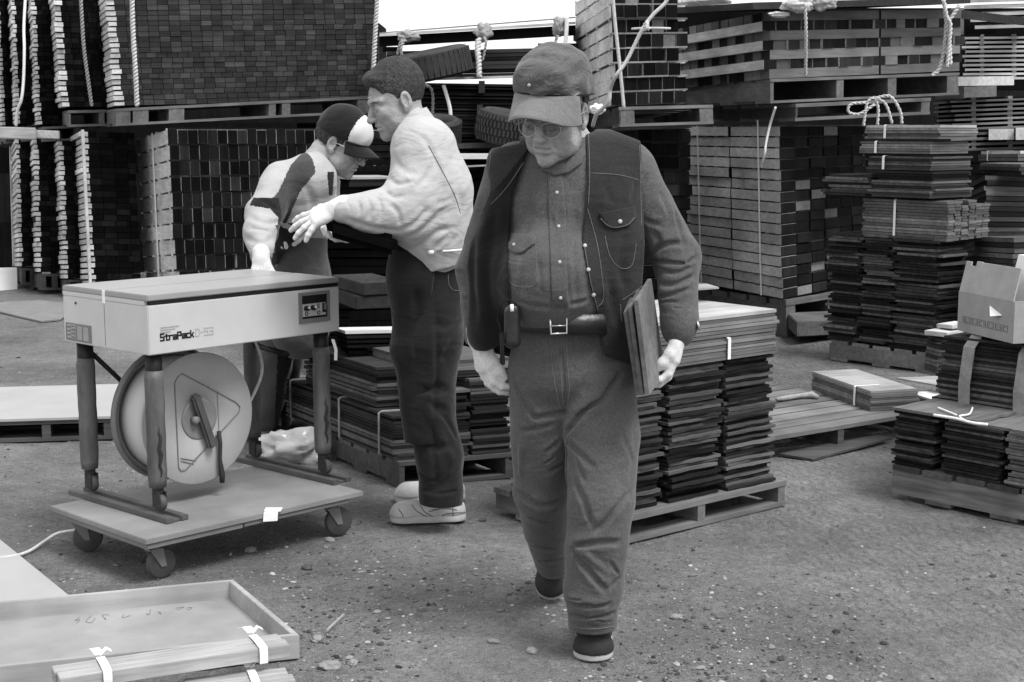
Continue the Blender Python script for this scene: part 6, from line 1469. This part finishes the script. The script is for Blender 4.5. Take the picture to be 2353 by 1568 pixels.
# glasses
gl = MB()
for s in (-1, 1):
    cx_ = s*.033; ring = [HM1@Vector((cx_+.026*math.cos(a), -.116+.006*abs(math.cos(a))+ (abs(cx_+.026*math.cos(a))*.16), -.008+.02*math.sin(a)*(1.1 if math.sin(a) < 0 else .9))) for a in np.linspace(0, 2*math.pi, 25)]
    gl.tube(ring, .0013, 6, cap=False)
    gl.tube([HM1@Vector((s*.059, -.108, .0)), HM1@Vector((s*.078, -.095, .004)), HM1@Vector((s*.085, -.02, .01)), HM1@Vector((s*.084, .02, .004)), HM1@Vector((s*.082, .03, -.018))], .0013, 6)
gl.tube([HM1@Vector((-.008, -.116, -.004)), HM1@Vector((0, -.119, .0)), HM1@Vector((.008, -.116, -.004))], .0012, 6)
glasses = gl.build('glasses', M['steel'], man1, True)
for s in (-1, 1):
    mb = MB(); mb.lathe([(.0252, 0), (.0252, .0008), (.001, .002)], HM1@Matrix.Translation((s*.033, -.1125+.005, -.008))@Matrix.Rotation(s*.16, 4, 'Z')@Matrix.Rotation(math.pi/2, 4, 'X')@Matrix.Diagonal((1, .8, 1, 1)), 24); mb.build('lens', M['lens'], glasses, True)
# side hair under the cap
f = Field((-.1, -.06, -.06), (.1, .13, .09), .0035)
f.el((0, .025, .04), (.081, .094, .09), k=0); f.el((0, -.015, .03), (.1, .045, .12), k=.005, sub=True); f.waves(.0012, .012, 8); f.half((0, 0, -.045), (0, .2, -1)); f.half((0, 0, .05), (0, 0, 1))
V, Q = f.net(0); mkobj('hair', xf(V, HM1), Q, M['hair'], man1, smooth=True, fixn=False)
# gloves
hand('glove', A(1103, 782, .06), Vector((.12, -.12, -1)), Vector((1, .4, 0)), M['glove'], man1, -1, curl=(.55, .5, .5, .5), spread=(-.05, 0, .04, .1), thumb=(.35, .4), fat=1.28)
hand('glove', A(1560, 762, -.04), Vector((-.12, -.1, -1)), Vector((-1, .1, .1)), M['glove'], man1, 1, curl=(.55, .5, .5, .5), spread=(-.03, 0, .03, .06), thumb=(.3, .6), fat=1.2)
mb = MB(); wc = A(1572, 748, -.05); mb.lathe([(.014, 0), (.014, .006), (.001, .007)], Matrix.Translation(wc+Vector((.035, -.01, 0)))@Matrix.Rotation(math.pi/2*.8, 4, 'Y'), 20); mb.build('wristwatch', M['steel'], man1, True)
# shoes
def shoe(name, heel, toe, wd, parent, mats, h=.004, top=.075, sole=.022, sole_mat=None, laces=False, ankle=None, roll=0):
    """heel and toe: ground points of the sole ends"""
    heel = Vector(heel); toe = Vector(toe); d = toe-heel; Ln = d.length; d.normalize(); x = d.cross(Vector((0, 0, 1))).normalized(); z = x.cross(d); Mx = Matrix((x, d, z)).transposed().to_4x4(); Mx.translation = heel
    f = Field((-wd, -.05, -.01), (wd, Ln+.05, .15), h); hw = wd/2
    f.rc((0, .045, .03), (0, Ln*.45, .04), hw*.78, hw*.85, k=0); f.rc((0, Ln*.45, .035), (0, Ln-hw*.95, .028), hw*.85, hw*.92, k=.02); f.rc((0, .05, .05), (0, .06, top+.02), hw*.72, hw*.68, k=.03); f.el((0, Ln-.055, .02), (hw, .055, .042), k=.02)
    f.half((0, 0, sole*.8), (0, 0, -1)); f.fold([(-hw, Ln*.62, .06), (0, Ln*.6, .085), (hw, Ln*.62, .06)], .008, .004); f.fold([(-hw, Ln-.03, .05), (0, Ln-.045, .066), (hw, Ln-.03, .05)], .004, -.002)
    f.half((0, 0, top+.02), (0, 0, 1))
    V, Q = f.net(1); up = mkobj(name, xf(V, Mx), Q, mats[0], parent, smooth=True, fixn=False)
    f = Field((-wd, -.05, -.01), (wd, Ln+.05, .06), h); f.rc((0, .045, .01), (0, Ln*.45, .01), hw*.86, hw*.86, k=0); f.rc((0, Ln*.45, .01), (0, Ln-hw, .01), hw*.86, hw*1.02, k=.02); f.half((0, 0, sole), (0, 0, 1)); f.half((0, 0, 0), (0, 0, -1))
    V, Q = f.net(0); mkobj('sole', xf(V, Mx), Q, mats[1], up, smooth=True, fixn=False)
    if laces:
        mb = MB()
        for k in range(4):
            y_ = Ln*(.45+.07*k); zz_ = .098-.01*k; mb.tube([Mx@Vector((-hw*.6, y_, zz_-.02)), Mx@Vector((0, y_+.01, zz_)), Mx@Vector((hw*.6, y_+.02, zz_-.02))], .003, 5)
        mb.build('laces', M['strap'], up)
    return up
t_ = gp(1364, 1524); shoe('shoe', (t_.x+.02, t_.y+.29, .004), (t_.x-.002, t_.y, .003), .112, man1, (M['suede'], M['solew']))
t_ = gp(1266, 1384); shoe('shoe', (t_.x+.01, t_.y+.2, .165), (t_.x, t_.y, .006), .098, man1, (M['suede'], M['solew']))
# boards held against the hip: three single boards
for i, (dx, dyy, lab, mt) in enumerate([(0, 0, 'widest board held under the arm of the walking man, pale face to the right', 'tile_mid'), (-20, .02, 'middle board held under the arm of the walking man', 'tile_pkm'), (-34, .04, 'innermost board held under the arm of the walking man', 'tile_pk')]):
    P_ = [A(1497+dx, 640+abs(dx)*.8, -.02+dyy), A(1530+dx, 862, .02+dyy), A(1466+dx*.7, 690+abs(dx)*.8, -.3+dyy), A(1492+dx*.6, 908, -.26+dyy)]
    n_ = (P_[1]-P_[0]).cross(P_[2]-P_[0]).normalized()*.012
    mb = MB(); mb.hexa([P_[0], P_[1], P_[2], P_[3], P_[0]+n_, P_[1]+n_, P_[2]+n_, P_[3]+n_]); o = mb.build('thin_board', wood('held_board%d' % i, .12+.03*(i == 0), .17, 0, .7, .3, .3), bevel=.0015); tag(o, lab, 'board')

# ============ PERSON 2: worker in the light jacket
Y2 = 5.46
def B(x, y, dy=0.): return at(x, y, Y2+dy)
HM2 = hmat(B(911, 231, 0), -70, 20, 0, 1.04)
b = Field(tuple(B(740, 1230, 0)+Vector((0, -.45, 0))), tuple(B(1120, 210, 0)+Vector((0, .45, 0))), .008)
def torso2(b, g=0):
    for dy in (-.07, .07): b.chain([B(972, 345, dy), B(990, 470, dy), B(1000, 620, dy)], [.115+g, .125+g, .12+g], k=.04)
torso2(b, -.02)
b.chain([B(955, 330, 0), B(925, 262, 0)], [.06, .052], k=.03)
b.chain([B(965, 385, -.15), B(928, 492, -.21), B(850, 492, -.25), B(795, 483, -.27)], [.05, .042, .036, .028], k=.02); b.chain([B(965, 380, .17), B(930, 500, .2), B(830, 520, .15)], [.055, .045, .033], k=.02)
for dy in (-.08, .09): b.chain([B(995, 680, dy), B(990, 900, dy), B(1015, 1140, dy+.02)], [.1, .07, .045], k=.03)
bV, bQ = b.net(1); V_, F_2 = join_parts([(bV, bQ), (xf(hV, HM2), hQ)])
man2 = mkobj('person', V_, F_2, M['skin'], smooth=True, fixn=False)
tag(man2, 'man in light jacket and long dark apron reaching left with a gloved hand', 'person')
# jacket
f = Field(tuple(B(700, 660, 0)+Vector((0, -.5, 0))), tuple(B(1120, 240, 0)+Vector((0, .45, 0))), .005)
for dy in (-.085, .085): f.chain([B(974, 345, dy), B(992, 440, dy), B(992, 520, dy), B(1012, 610, dy)], [.12, .14, .135, .105], k=.05)
f.rc(B(966, 335, -.13), B(966, 335, .13), .075, .075, k=.05)
f.rc(B(958, 300, 0), B(940, 275, 0), .07, .06, k=.03)
f.chain([B(964, 385, -.15), B(945, 460, -.19), B(928, 492, -.2), B(860, 492, -.24), B(790, 482, -.27)], [.085, .09, .088, .072, .052], k=.05)
f.chain([B(965, 385, .17), B(920, 500, .2), B(850, 530, .15)], [.08, .065, .05], k=.03)
for pts, w_, a_ in [([(893, 408), (915, 425), (950, 418)], .01, .011), ([(884, 440), (905, 455), (925, 450)], .009, .012), ([(895, 470), (915, 490), (918, 515)], .01, .011), ([(868, 455), (876, 480), (870, 505)], .008, .009), ([(845, 458), (852, 482), (846, 505)], .008, .008), ([(822, 462), (828, 482), (822, 498)], .007, .008), ([(800, 466), (806, 490)], .005, .006),
    ([(975, 320), (1005, 380), (1015, 440), (1000, 500)], .012, .008), ([(940, 545), (985, 512), (1020, 480)], .012, .013), ([(920, 528), (955, 512), (980, 480)], .01, .012), ([(955, 570), (1000, 535), (1030, 525)], .011, .01), ([(985, 585), (1010, 560), (1030, 540)], .009, .008), ([(1005, 470), (1040, 455)], .01, .006), ([(905, 360), (930, 395), (960, 400)], .012, .007), ([(790, 500), (850, 520), (920, 530)], .01, .008), ([(960, 430), (985, 400), (995, 370)], .01, .008), ([(1050, 420), (1060, 500), (1045, 560)], .012, .005), ([(930, 300), (960, 310), (985, 330)], .008, .005)]: f.cfold(pts, w_*1.1, a_, Y2-.5, Y2+.3)
f.waves(.0012, .1, 31)
f.waves(.0007, .03, 33)
hx = lambda x, y: (B(x, y, -.15).x, B(x, y, -.15).z)
X_, Y_, Z_ = np.meshgrid(*f.ax, indexing='ij', sparse=True)
sd_ = poly_sd(X_[:, 0, 0][:, None], Z_[0, 0, :][None, :], [hx(*q) for q in [(500, 100), (1200, 100), (1200, 606), (1062, 606), (1000, 622), (930, 640), (880, 620), (600, 640), (500, 640)]])[:, None, :]
f.F = np.maximum(f.F, sd_.astype(np.float32))
jk = fobj('jacket', f, [M['jacket']], man2); bj = bvh(jk)
seam(bj, [(985, 335), (1020, 400), (1045, 450), (1058, 490)], M['stripe_m'], jk, .0012); seam(bj, [(1003, 577), (1035, 576), (1066, 574)], M['stripe_m'], jk, .0014)
mb = MB(); mb.strip([B(1068, 258, 0)]*2, Vector((.001, 0, 0)), Vector((0, .001, 0))) if False else None
f = Field(tuple(B(840, 320, 0)+Vector((0, -.2, 0))), tuple(B(1010, 225, 0)+Vector((0, .2, 0))), .004)
f.chain([B(958, 292, 0), B(945, 268, 0)], [.072, .066], k=0); f.half(B(945, 262, 0), (-.45, 0, 1)); mkobj('collar', *f.net(1), M['jacket'], jk, smooth=True, fixn=False)
# trousers
f = Field(tuple(B(840, 1210, 0)+Vector((0, -.35, 0))), tuple(B(1130, 590, 0)+Vector((0, .35, 0))), .005)
for dy in (-.085, .095): f.chain([B(1000, 640, dy*.7), B(990, 780, dy), B(985, 920, dy), B(1010, 1050, dy), B(1016, 1185, dy)], [.115, .113, .093, .084, .082], k=.03)
for pts, w_, a_ in [([(1000, 700), (1003, 850), (995, 1000), (1005, 1120)], .012, .012), ([(970, 890), (1010, 905), (1060, 880)], .01, .012), ([(985, 925), (1020, 960), (1050, 1010)], .01, .012), ([(960, 1080), (1000, 1105), (1040, 1060)], .009, .012), ([(1015, 760), (1055, 735)], .009, .009), ([(1020, 800), (1060, 790)], .009, .009), ([(970, 1125), (1010, 1135), (1060, 1125)], .008, .01)]: f.cfold(pts, w_, a_, Y2-.4, Y2+.3)
for pts, w_, a_, dy in [([(960, 900), (1000, 890), (1045, 900)], .014, .014, -.17), ([(1000, 930), (1040, 960), (1060, 1000)], .014, .014, -.17), ([(960, 1000), (1010, 1030), (1050, 1020)], .014, .014, -.17), ([(950, 1100), (990, 1128), (1040, 1100)], .014, .014, -.17), ([(985, 940), (1040, 1060)], .016, -.01, -.17), ([(1000, 750), (1050, 740)], .014, .01, -.19), ([(1010, 830), (1035, 800), (1060, 770)], .014, .012, -.18)]: f.fold([B(x, y, dy) for x, y in pts], w_*1.1, a_*1.3)
f.waves(.0015, .12, 41); f.half(B(1015, 1158, -.1), (0, 0, -1)); f.half(B(1015, 600, 0), (0, 0, 1))
fobj('trousers', f, [M['trous2']], man2)
seam(bvh([c for c in man2.children if c.name.startswith('trousers')][0]), [(1030, 630), (1032, 655), (1045, 668), (1068, 665)], M['stitch'], man2, .0013, 'pocket_seam')
# apron
f = Field(tuple(B(860, 1040, 0)+Vector((0, -.35, 0))), tuple(B(1050, 490, 0)+Vector((0, .3, 0))), .005)
for dy in (-.1, .1): f.chain([B(940, 530, dy), B(955, 640, dy), B(958, 800, dy), B(975, 1045, dy*1.1)], [.065, .095, .085, .07], k=.06)
for pts, w_, a_, dy in [([(955, 640), (960, 800), (950, 980)], .016, .01, -.19), ([(925, 700), (930, 900)], .016, .008, -.19)]: f.fold([B(x, y, dy) for x, y in pts], w_*1.1, a_*1.3)
f.waves(.002, .12, 51); X_, Y_, Z_ = np.meshgrid(*f.ax, indexing='ij', sparse=True)
sd_ = poly_sd(X_[:, 0, 0][:, None], Z_[0, 0, :][None, :], [hx(*q) for q in [(890, 505), (925, 545), (1000, 575), (1003, 600), (995, 660), (985, 760), (1000, 900), (1005, 1020), (880, 1020), (880, 505)]])[:, None, :]
f.F = np.maximum(f.F, sd_.astype(np.float32)); apr = fobj('apron', f, [M['apron']], man2)
mb = MB(); mb.tube([B(990, 579, -.2), B(1030, 577, -.21), B(1066, 574, -.18)], .004, 6); mb.tube([B(985, 580, -.21), B(995, 581, -.22)], .008, 7); mb.build('apron_string', M['strap'], apr, True)
# hair
f = Field((-.1, -.12, -.09), (.1, .14, .16), .003)
f.el((0, .02, .05), (.08, .101, .1), k=0); f.rc((-.03, -.062, .098), (.035, -.066, .098), .022, .02, k=.03)
f.el((0, -.1, -.005), (.12, .06, .088), k=.004, sub=True)
for s in (-1, 1): f.el((s*.085, -.005, -.03), (.03, .034, .048), k=.005, sub=True); f.el((s*.07, -.055, .0), (.03, .04, .045), k=.005, sub=True)
f.half((0, 0, -.06), (0, .25, -1)); f.waves(.0009, .009, 61, (1, .12, .35)); f.waves(.001, .03, 62)
V, Q = f.net(0); mkobj('hair', xf(V, HM2), Q, M['hair'], man2, smooth=True, fixn=False)
for s in (1,):
    mb = MB(); mb.tube([HM2@Vector((s*.016, -.093, .019)), HM2@Vector((s*.034, -.092, .024)), HM2@Vector((s*.05, -.078, .018))], [.002, .0032, .0015], 6); mb.build('eyebrow', M['hair'], man2, True)
hand('glove', B(772, 480, -.28), Vector((-1, 0, -.42)), Vector((-.25, .55, -.8)), M['glove'], man2, 1, curl=(.22, .2, .2, .25), spread=(-.5, -.2, .12, .35), thumb=(.85, .2), fat=1.22)
hand('glove', B(842, 535, .13), Vector((-1, -.2, -.2)), Vector((0, -.3, 1)), M['glove'], man2, 1, curl=(.5, .5, .5, .5), thumb=(.5, .4), fat=1.2)
t_ = gp(897, 1200); shoe('sneaker', (t_.x+.287, t_.y+.03, .004), (t_.x, t_.y, .004), .108, man2, (M['sneaker'], M['solew']), top=.085, laces=True, sole=.028)
bsn = bvh([c for c in man2.children if c.name.startswith('sneaker')][0]); sk_ = [c for c in man2.children if c.name.startswith('sneaker')][0]
for p_ in [[(899, 1192), (940, 1200), (985, 1203), (1030, 1198), (1072, 1186)], [(915, 1170), (924, 1182), (928, 1198)], [(946, 1160), (958, 1175), (985, 1190)], [(965, 1158), (975, 1176), (1000, 1190)], [(985, 1176), (1020, 1168), (1050, 1172)], [(1000, 1195), (1030, 1180), (1068, 1178)], [(1010, 1160), (1030, 1166), (1062, 1160)], [(1040, 1150), (1042, 1196)]]: seam(bsn, p_, M['greytrim'], sk_, .0022, 'sneaker_seam')
t_ = gp(885, 1172); shoe('sneaker', (t_.x+.31, t_.y+.16, .004), (t_.x+.03, t_.y+.12, .004), .108, man2, (M['sneaker'], M['solew']), top=.085, laces=True, sole=.028)

# ============ PERSON 3: bending worker behind the machine
Y3 = 6.4
def C3(x, y, dy=0.): return at(x, y, Y3+dy)
HM3 = hmat(C3(784, 330, 0), 78, 25, 0, 1.06)
b = Field(tuple(C3(530, 1040, .4)+Vector((0, -1.2, -.05))), tuple(C3(880, 300, 0)+Vector((0, .75, 0))), .009)
def torso3(b, g=0):
    for dy in (-.09, .09): b.chain([C3(715, 420, dy), C3(698, 500, dy+.1), C3(690, 610, dy+.25)], [.1+g, .12+g, .12+g], k=.05)
torso3(b, -.01); b.chain([C3(735, 390, 0), C3(775, 345, 0)], [.055, .052], k=.03)
b.chain([C3(650, 415, -.12), C3(600, 500, -.29), C3(600, 580, -.48)], [.055, .045, .03], k=.02); b.chain([C3(740, 430, .1), C3(745, 520, .0), C3(700, 515, -.1)], [.05, .04, .032], k=.02)
for dx, dy in ((0, .35), (25, .55)): b.chain([C3(680+dx, 640, dy), C3(625+dx, 830, dy+.08), C3(608+dx, 985, dy+.2)], [.09, .065, .042], k=.03)
bV, bQ = b.net(1); V_, F_2 = join_parts([(bV, bQ), (xf(hV, HM3), hQ)])
man3 = mkobj('person', V_, F_2, M['skin2'], smooth=True, fixn=False)
tag(man3, 'man in panelled sports jacket and two-tone cap bending over behind the machine', 'person')
f = Field(tuple(C3(520, 660, -.2)+Vector((0, -.6, 0))), tuple(C3(860, 320, 0)+Vector((0, .7, 0))), .0055)
for dy in (-.1, .1): f.chain([C3(712, 415, dy), C3(690, 490, dy+.08), C3(672, 560, dy+.15)], [.115, .14, .125], k=.06)
f.chain([C3(648, 420, -.12), C3(608, 492, -.27), C3(599, 538, -.36), C3(602, 580, -.48)], [.09, .072, .062, .05], k=.04)
f.chain([C3(745, 425, .08), C3(752, 500, .0), C3(715, 520, -.08)], [.07, .055, .045], k=.03); f.rc(C3(730, 380, 0), C3(742, 352, 0), .06, .06, k=.03)
for pts, w_, a_, dy in [([(575, 500), (610, 515), (640, 510)], .014, .012, -.42), ([(560, 545), (600, 560), (630, 545)], .014, .014, -.46), ([(650, 420), (640, 480), (600, 460)], .014, .01, -.3), ([(575, 525), (620, 535)], .012, -.012, -.44), ([(700, 420), (720, 480), (700, 540)], .018, .012, -.12)]: f.cfold(pts, w_*.9, abs(a_)*.9, Y3-.7, Y3+.4)
f.waves(.003, .1, 71); X_, Y_, Z_ = np.meshgrid(*f.ax, indexing='ij', sparse=True); gx = lambda x, y: (C3(x, y, -.1).x, C3(x, y, -.1).z)
sd_ = poly_sd(X_[:, 0, 0][:, None], Z_[0, 0, :][None, :], [gx(*q) for q in [(400, 200), (900, 200), (900, 560), (790, 540), (735, 500), (690, 545), (640, 585), (628, 620), (400, 640)]])[:, None, :]; f.F = np.maximum(f.F, sd_.astype(np.float32))
j3 = fobj('sports_jacket', f, [M['jacket2'], M['stripe_m'], M['stripe_d'], M['jacket']], man3)
paint(j3, [(1, [(700, 345), (718, 365), (726, 395), (690, 440), (655, 520), (650, 560), (625, 500), (605, 480), (640, 440), (668, 380)]), (2, [(582, 455), (640, 455), (660, 545), (640, 580), (700, 545), (690, 500), (650, 530), (628, 500), (570, 478)]), (3, [(570, 472), (620, 480), (640, 500), (638, 518), (628, 518), (625, 500), (565, 486)]), (2, [(640, 520), (720, 500), (700, 560), (620, 620)]), (3, [(645, 510), (690, 525), (686, 536), (648, 522)]), (2, [(752, 395), (768, 395), (764, 450), (756, 450)])])
f = Field(tuple(C3(700, 420, 0)+Vector((0, -.2, 0))), tuple(C3(800, 320, 0)+Vector((0, .2, 0))), .005)
f.chain([C3(732, 375, 0), C3(752, 350, 0)], [.072, .068], k=0); f.half(C3(760, 342, 0), (.5, 0, 1)); f.half(C3(728, 400, 0), (-.2, 0, -1)); mkobj('collar', *f.net(1), M['jacket2'], j3, smooth=True, fixn=False)
mb = MB(); mb.tube([C3(600, 576, -.48), C3(600, 590, -.52)], .044, 18); mb.build('ribbed_cuff', M['jacket2'], j3, True)
# apron and trousers
f = Field(tuple(C3(560, 1010, .5)+Vector((0, -.7, 0))), tuple(C3(830, 500, 0)+Vector((0, .75, 0))), .0065)
for dy in (-.08, .08): f.chain([C3(695, 540, dy+.1), C3(688, 640, dy+.2), C3(690, 760, dy+.25)], [.105, .13, .13], k=.05)
f.waves(.002, .12, 81); mkobj('apron', *f.net(1), M['apron2'], man3, smooth=True, fixn=False)
f = Field(tuple(C3(540, 1030, .5)+Vector((0, -.5, 0))), tuple(C3(830, 600, 0)+Vector((0, .85, 0))), .0065)
for dx, dy in ((0, .35), (30, .58)): f.chain([C3(670+dx, 650, dy), C3(628+dx, 820, dy+.08), C3(610+dx, 960, dy+.18)], [.11, .085, .07], k=.02)
f.waves(.004, .1, 85); t3 = fobj('trousers', f, [M['trous3'], M['trous2']], man3); paint(t3, [(1, [(642, 700), (760, 700), (760, 1000), (630, 1000)])])
for dx, dy in ((0, .0), (.1, .22)):
    t_ = gp(660, 1018); shoe('work_shoe', (t_.x-.22+dx, t_.y+.12+dy, .004), (t_.x+dx, t_.y+dy, .004), .1, man3, (M['suede'], M['rubber']))
hand('glove', C3(600, 597, -.54), Vector((.05, -.35, -.75)), Vector((.0, .6, -.6)), M['glove'], man3, -1, curl=(.5, .45, .45, .5), thumb=(.6, .2), fat=1.2)
hand('glove', C3(722, 512, -.06), Vector((-1, -.2, -.3)), Vector((0, .3, -1)), M['glove'], man3, -1, curl=(.5, .5, .5, .5), thumb=(.5, .4), fat=1.2)
# cap, two-tone
f = Field((-.12, -.15, -.03), (.12, .15, .19), .0035); f.el((0, .012, .055), (.093, .109, .105), k=0); f.el((0, -.045, .06), (.078, .058, .058), k=.04); f.half((0, 0, .03), (0, -.06, -1)); f.waves(.001, .05, 4)
V, Q = f.net(1); mi = np.zeros(len(Q), np.int32); cc = V[Q].mean(1); mi[(cc[:, 1] < -.045)] = 1
cap3 = mkobj('cap', xf(V, HM3), Q, [M['stripe_d'], M['badge']], man3, mi, True, False); bill(HM3, M['stripe_d'], cap3, w0=.08, ln=.075, zz=.036, droop=.02, curve=.02)
mb = MB(); mb.tube([HM3@Vector((.03+.014*math.cos(a), -.1, .085+.007*math.sin(a))) for a in np.linspace(0, 6.28, 14)], .002, 5); mb.build('oval_badge', M['stripe_m'], cap3)
f = Field((-.1, -.07, -.08), (.1, .14, .09), .0035); f.el((0, .022, .04), (.082, .1, .095), k=0); f.el((0, -.085, -.0), (.12, .07, .12), k=.004, sub=True)
for s in (-1, 1): f.el((s*.09, -.0, -.03), (.03, .026, .045), k=.005, sub=True)
f.half((0, 0, -.06), (0, .3, -1)); f.half((0, 0, .05), (0, 0, 1)); f.waves(.002, .02, 90)
V, Q = f.net(0); mkobj('hair', xf(V, HM3), Q, M['hair'], man3, smooth=True, fixn=False)
gl = MB()
for s in (-1, 1):
    gl.tube([HM3@Vector((s*.033+.025*math.cos(a), -.112, -.006+.018*math.sin(a))) for a in np.linspace(0, 6.28, 20)], .0014, 5, cap=False); gl.tube([HM3@Vector((s*.058, -.108, 0)), HM3@Vector((s*.083, -.02, .006)), HM3@Vector((s*.082, .02, 0))], .0014, 5)
gl.build('glasses', M['steel'], man3, True)
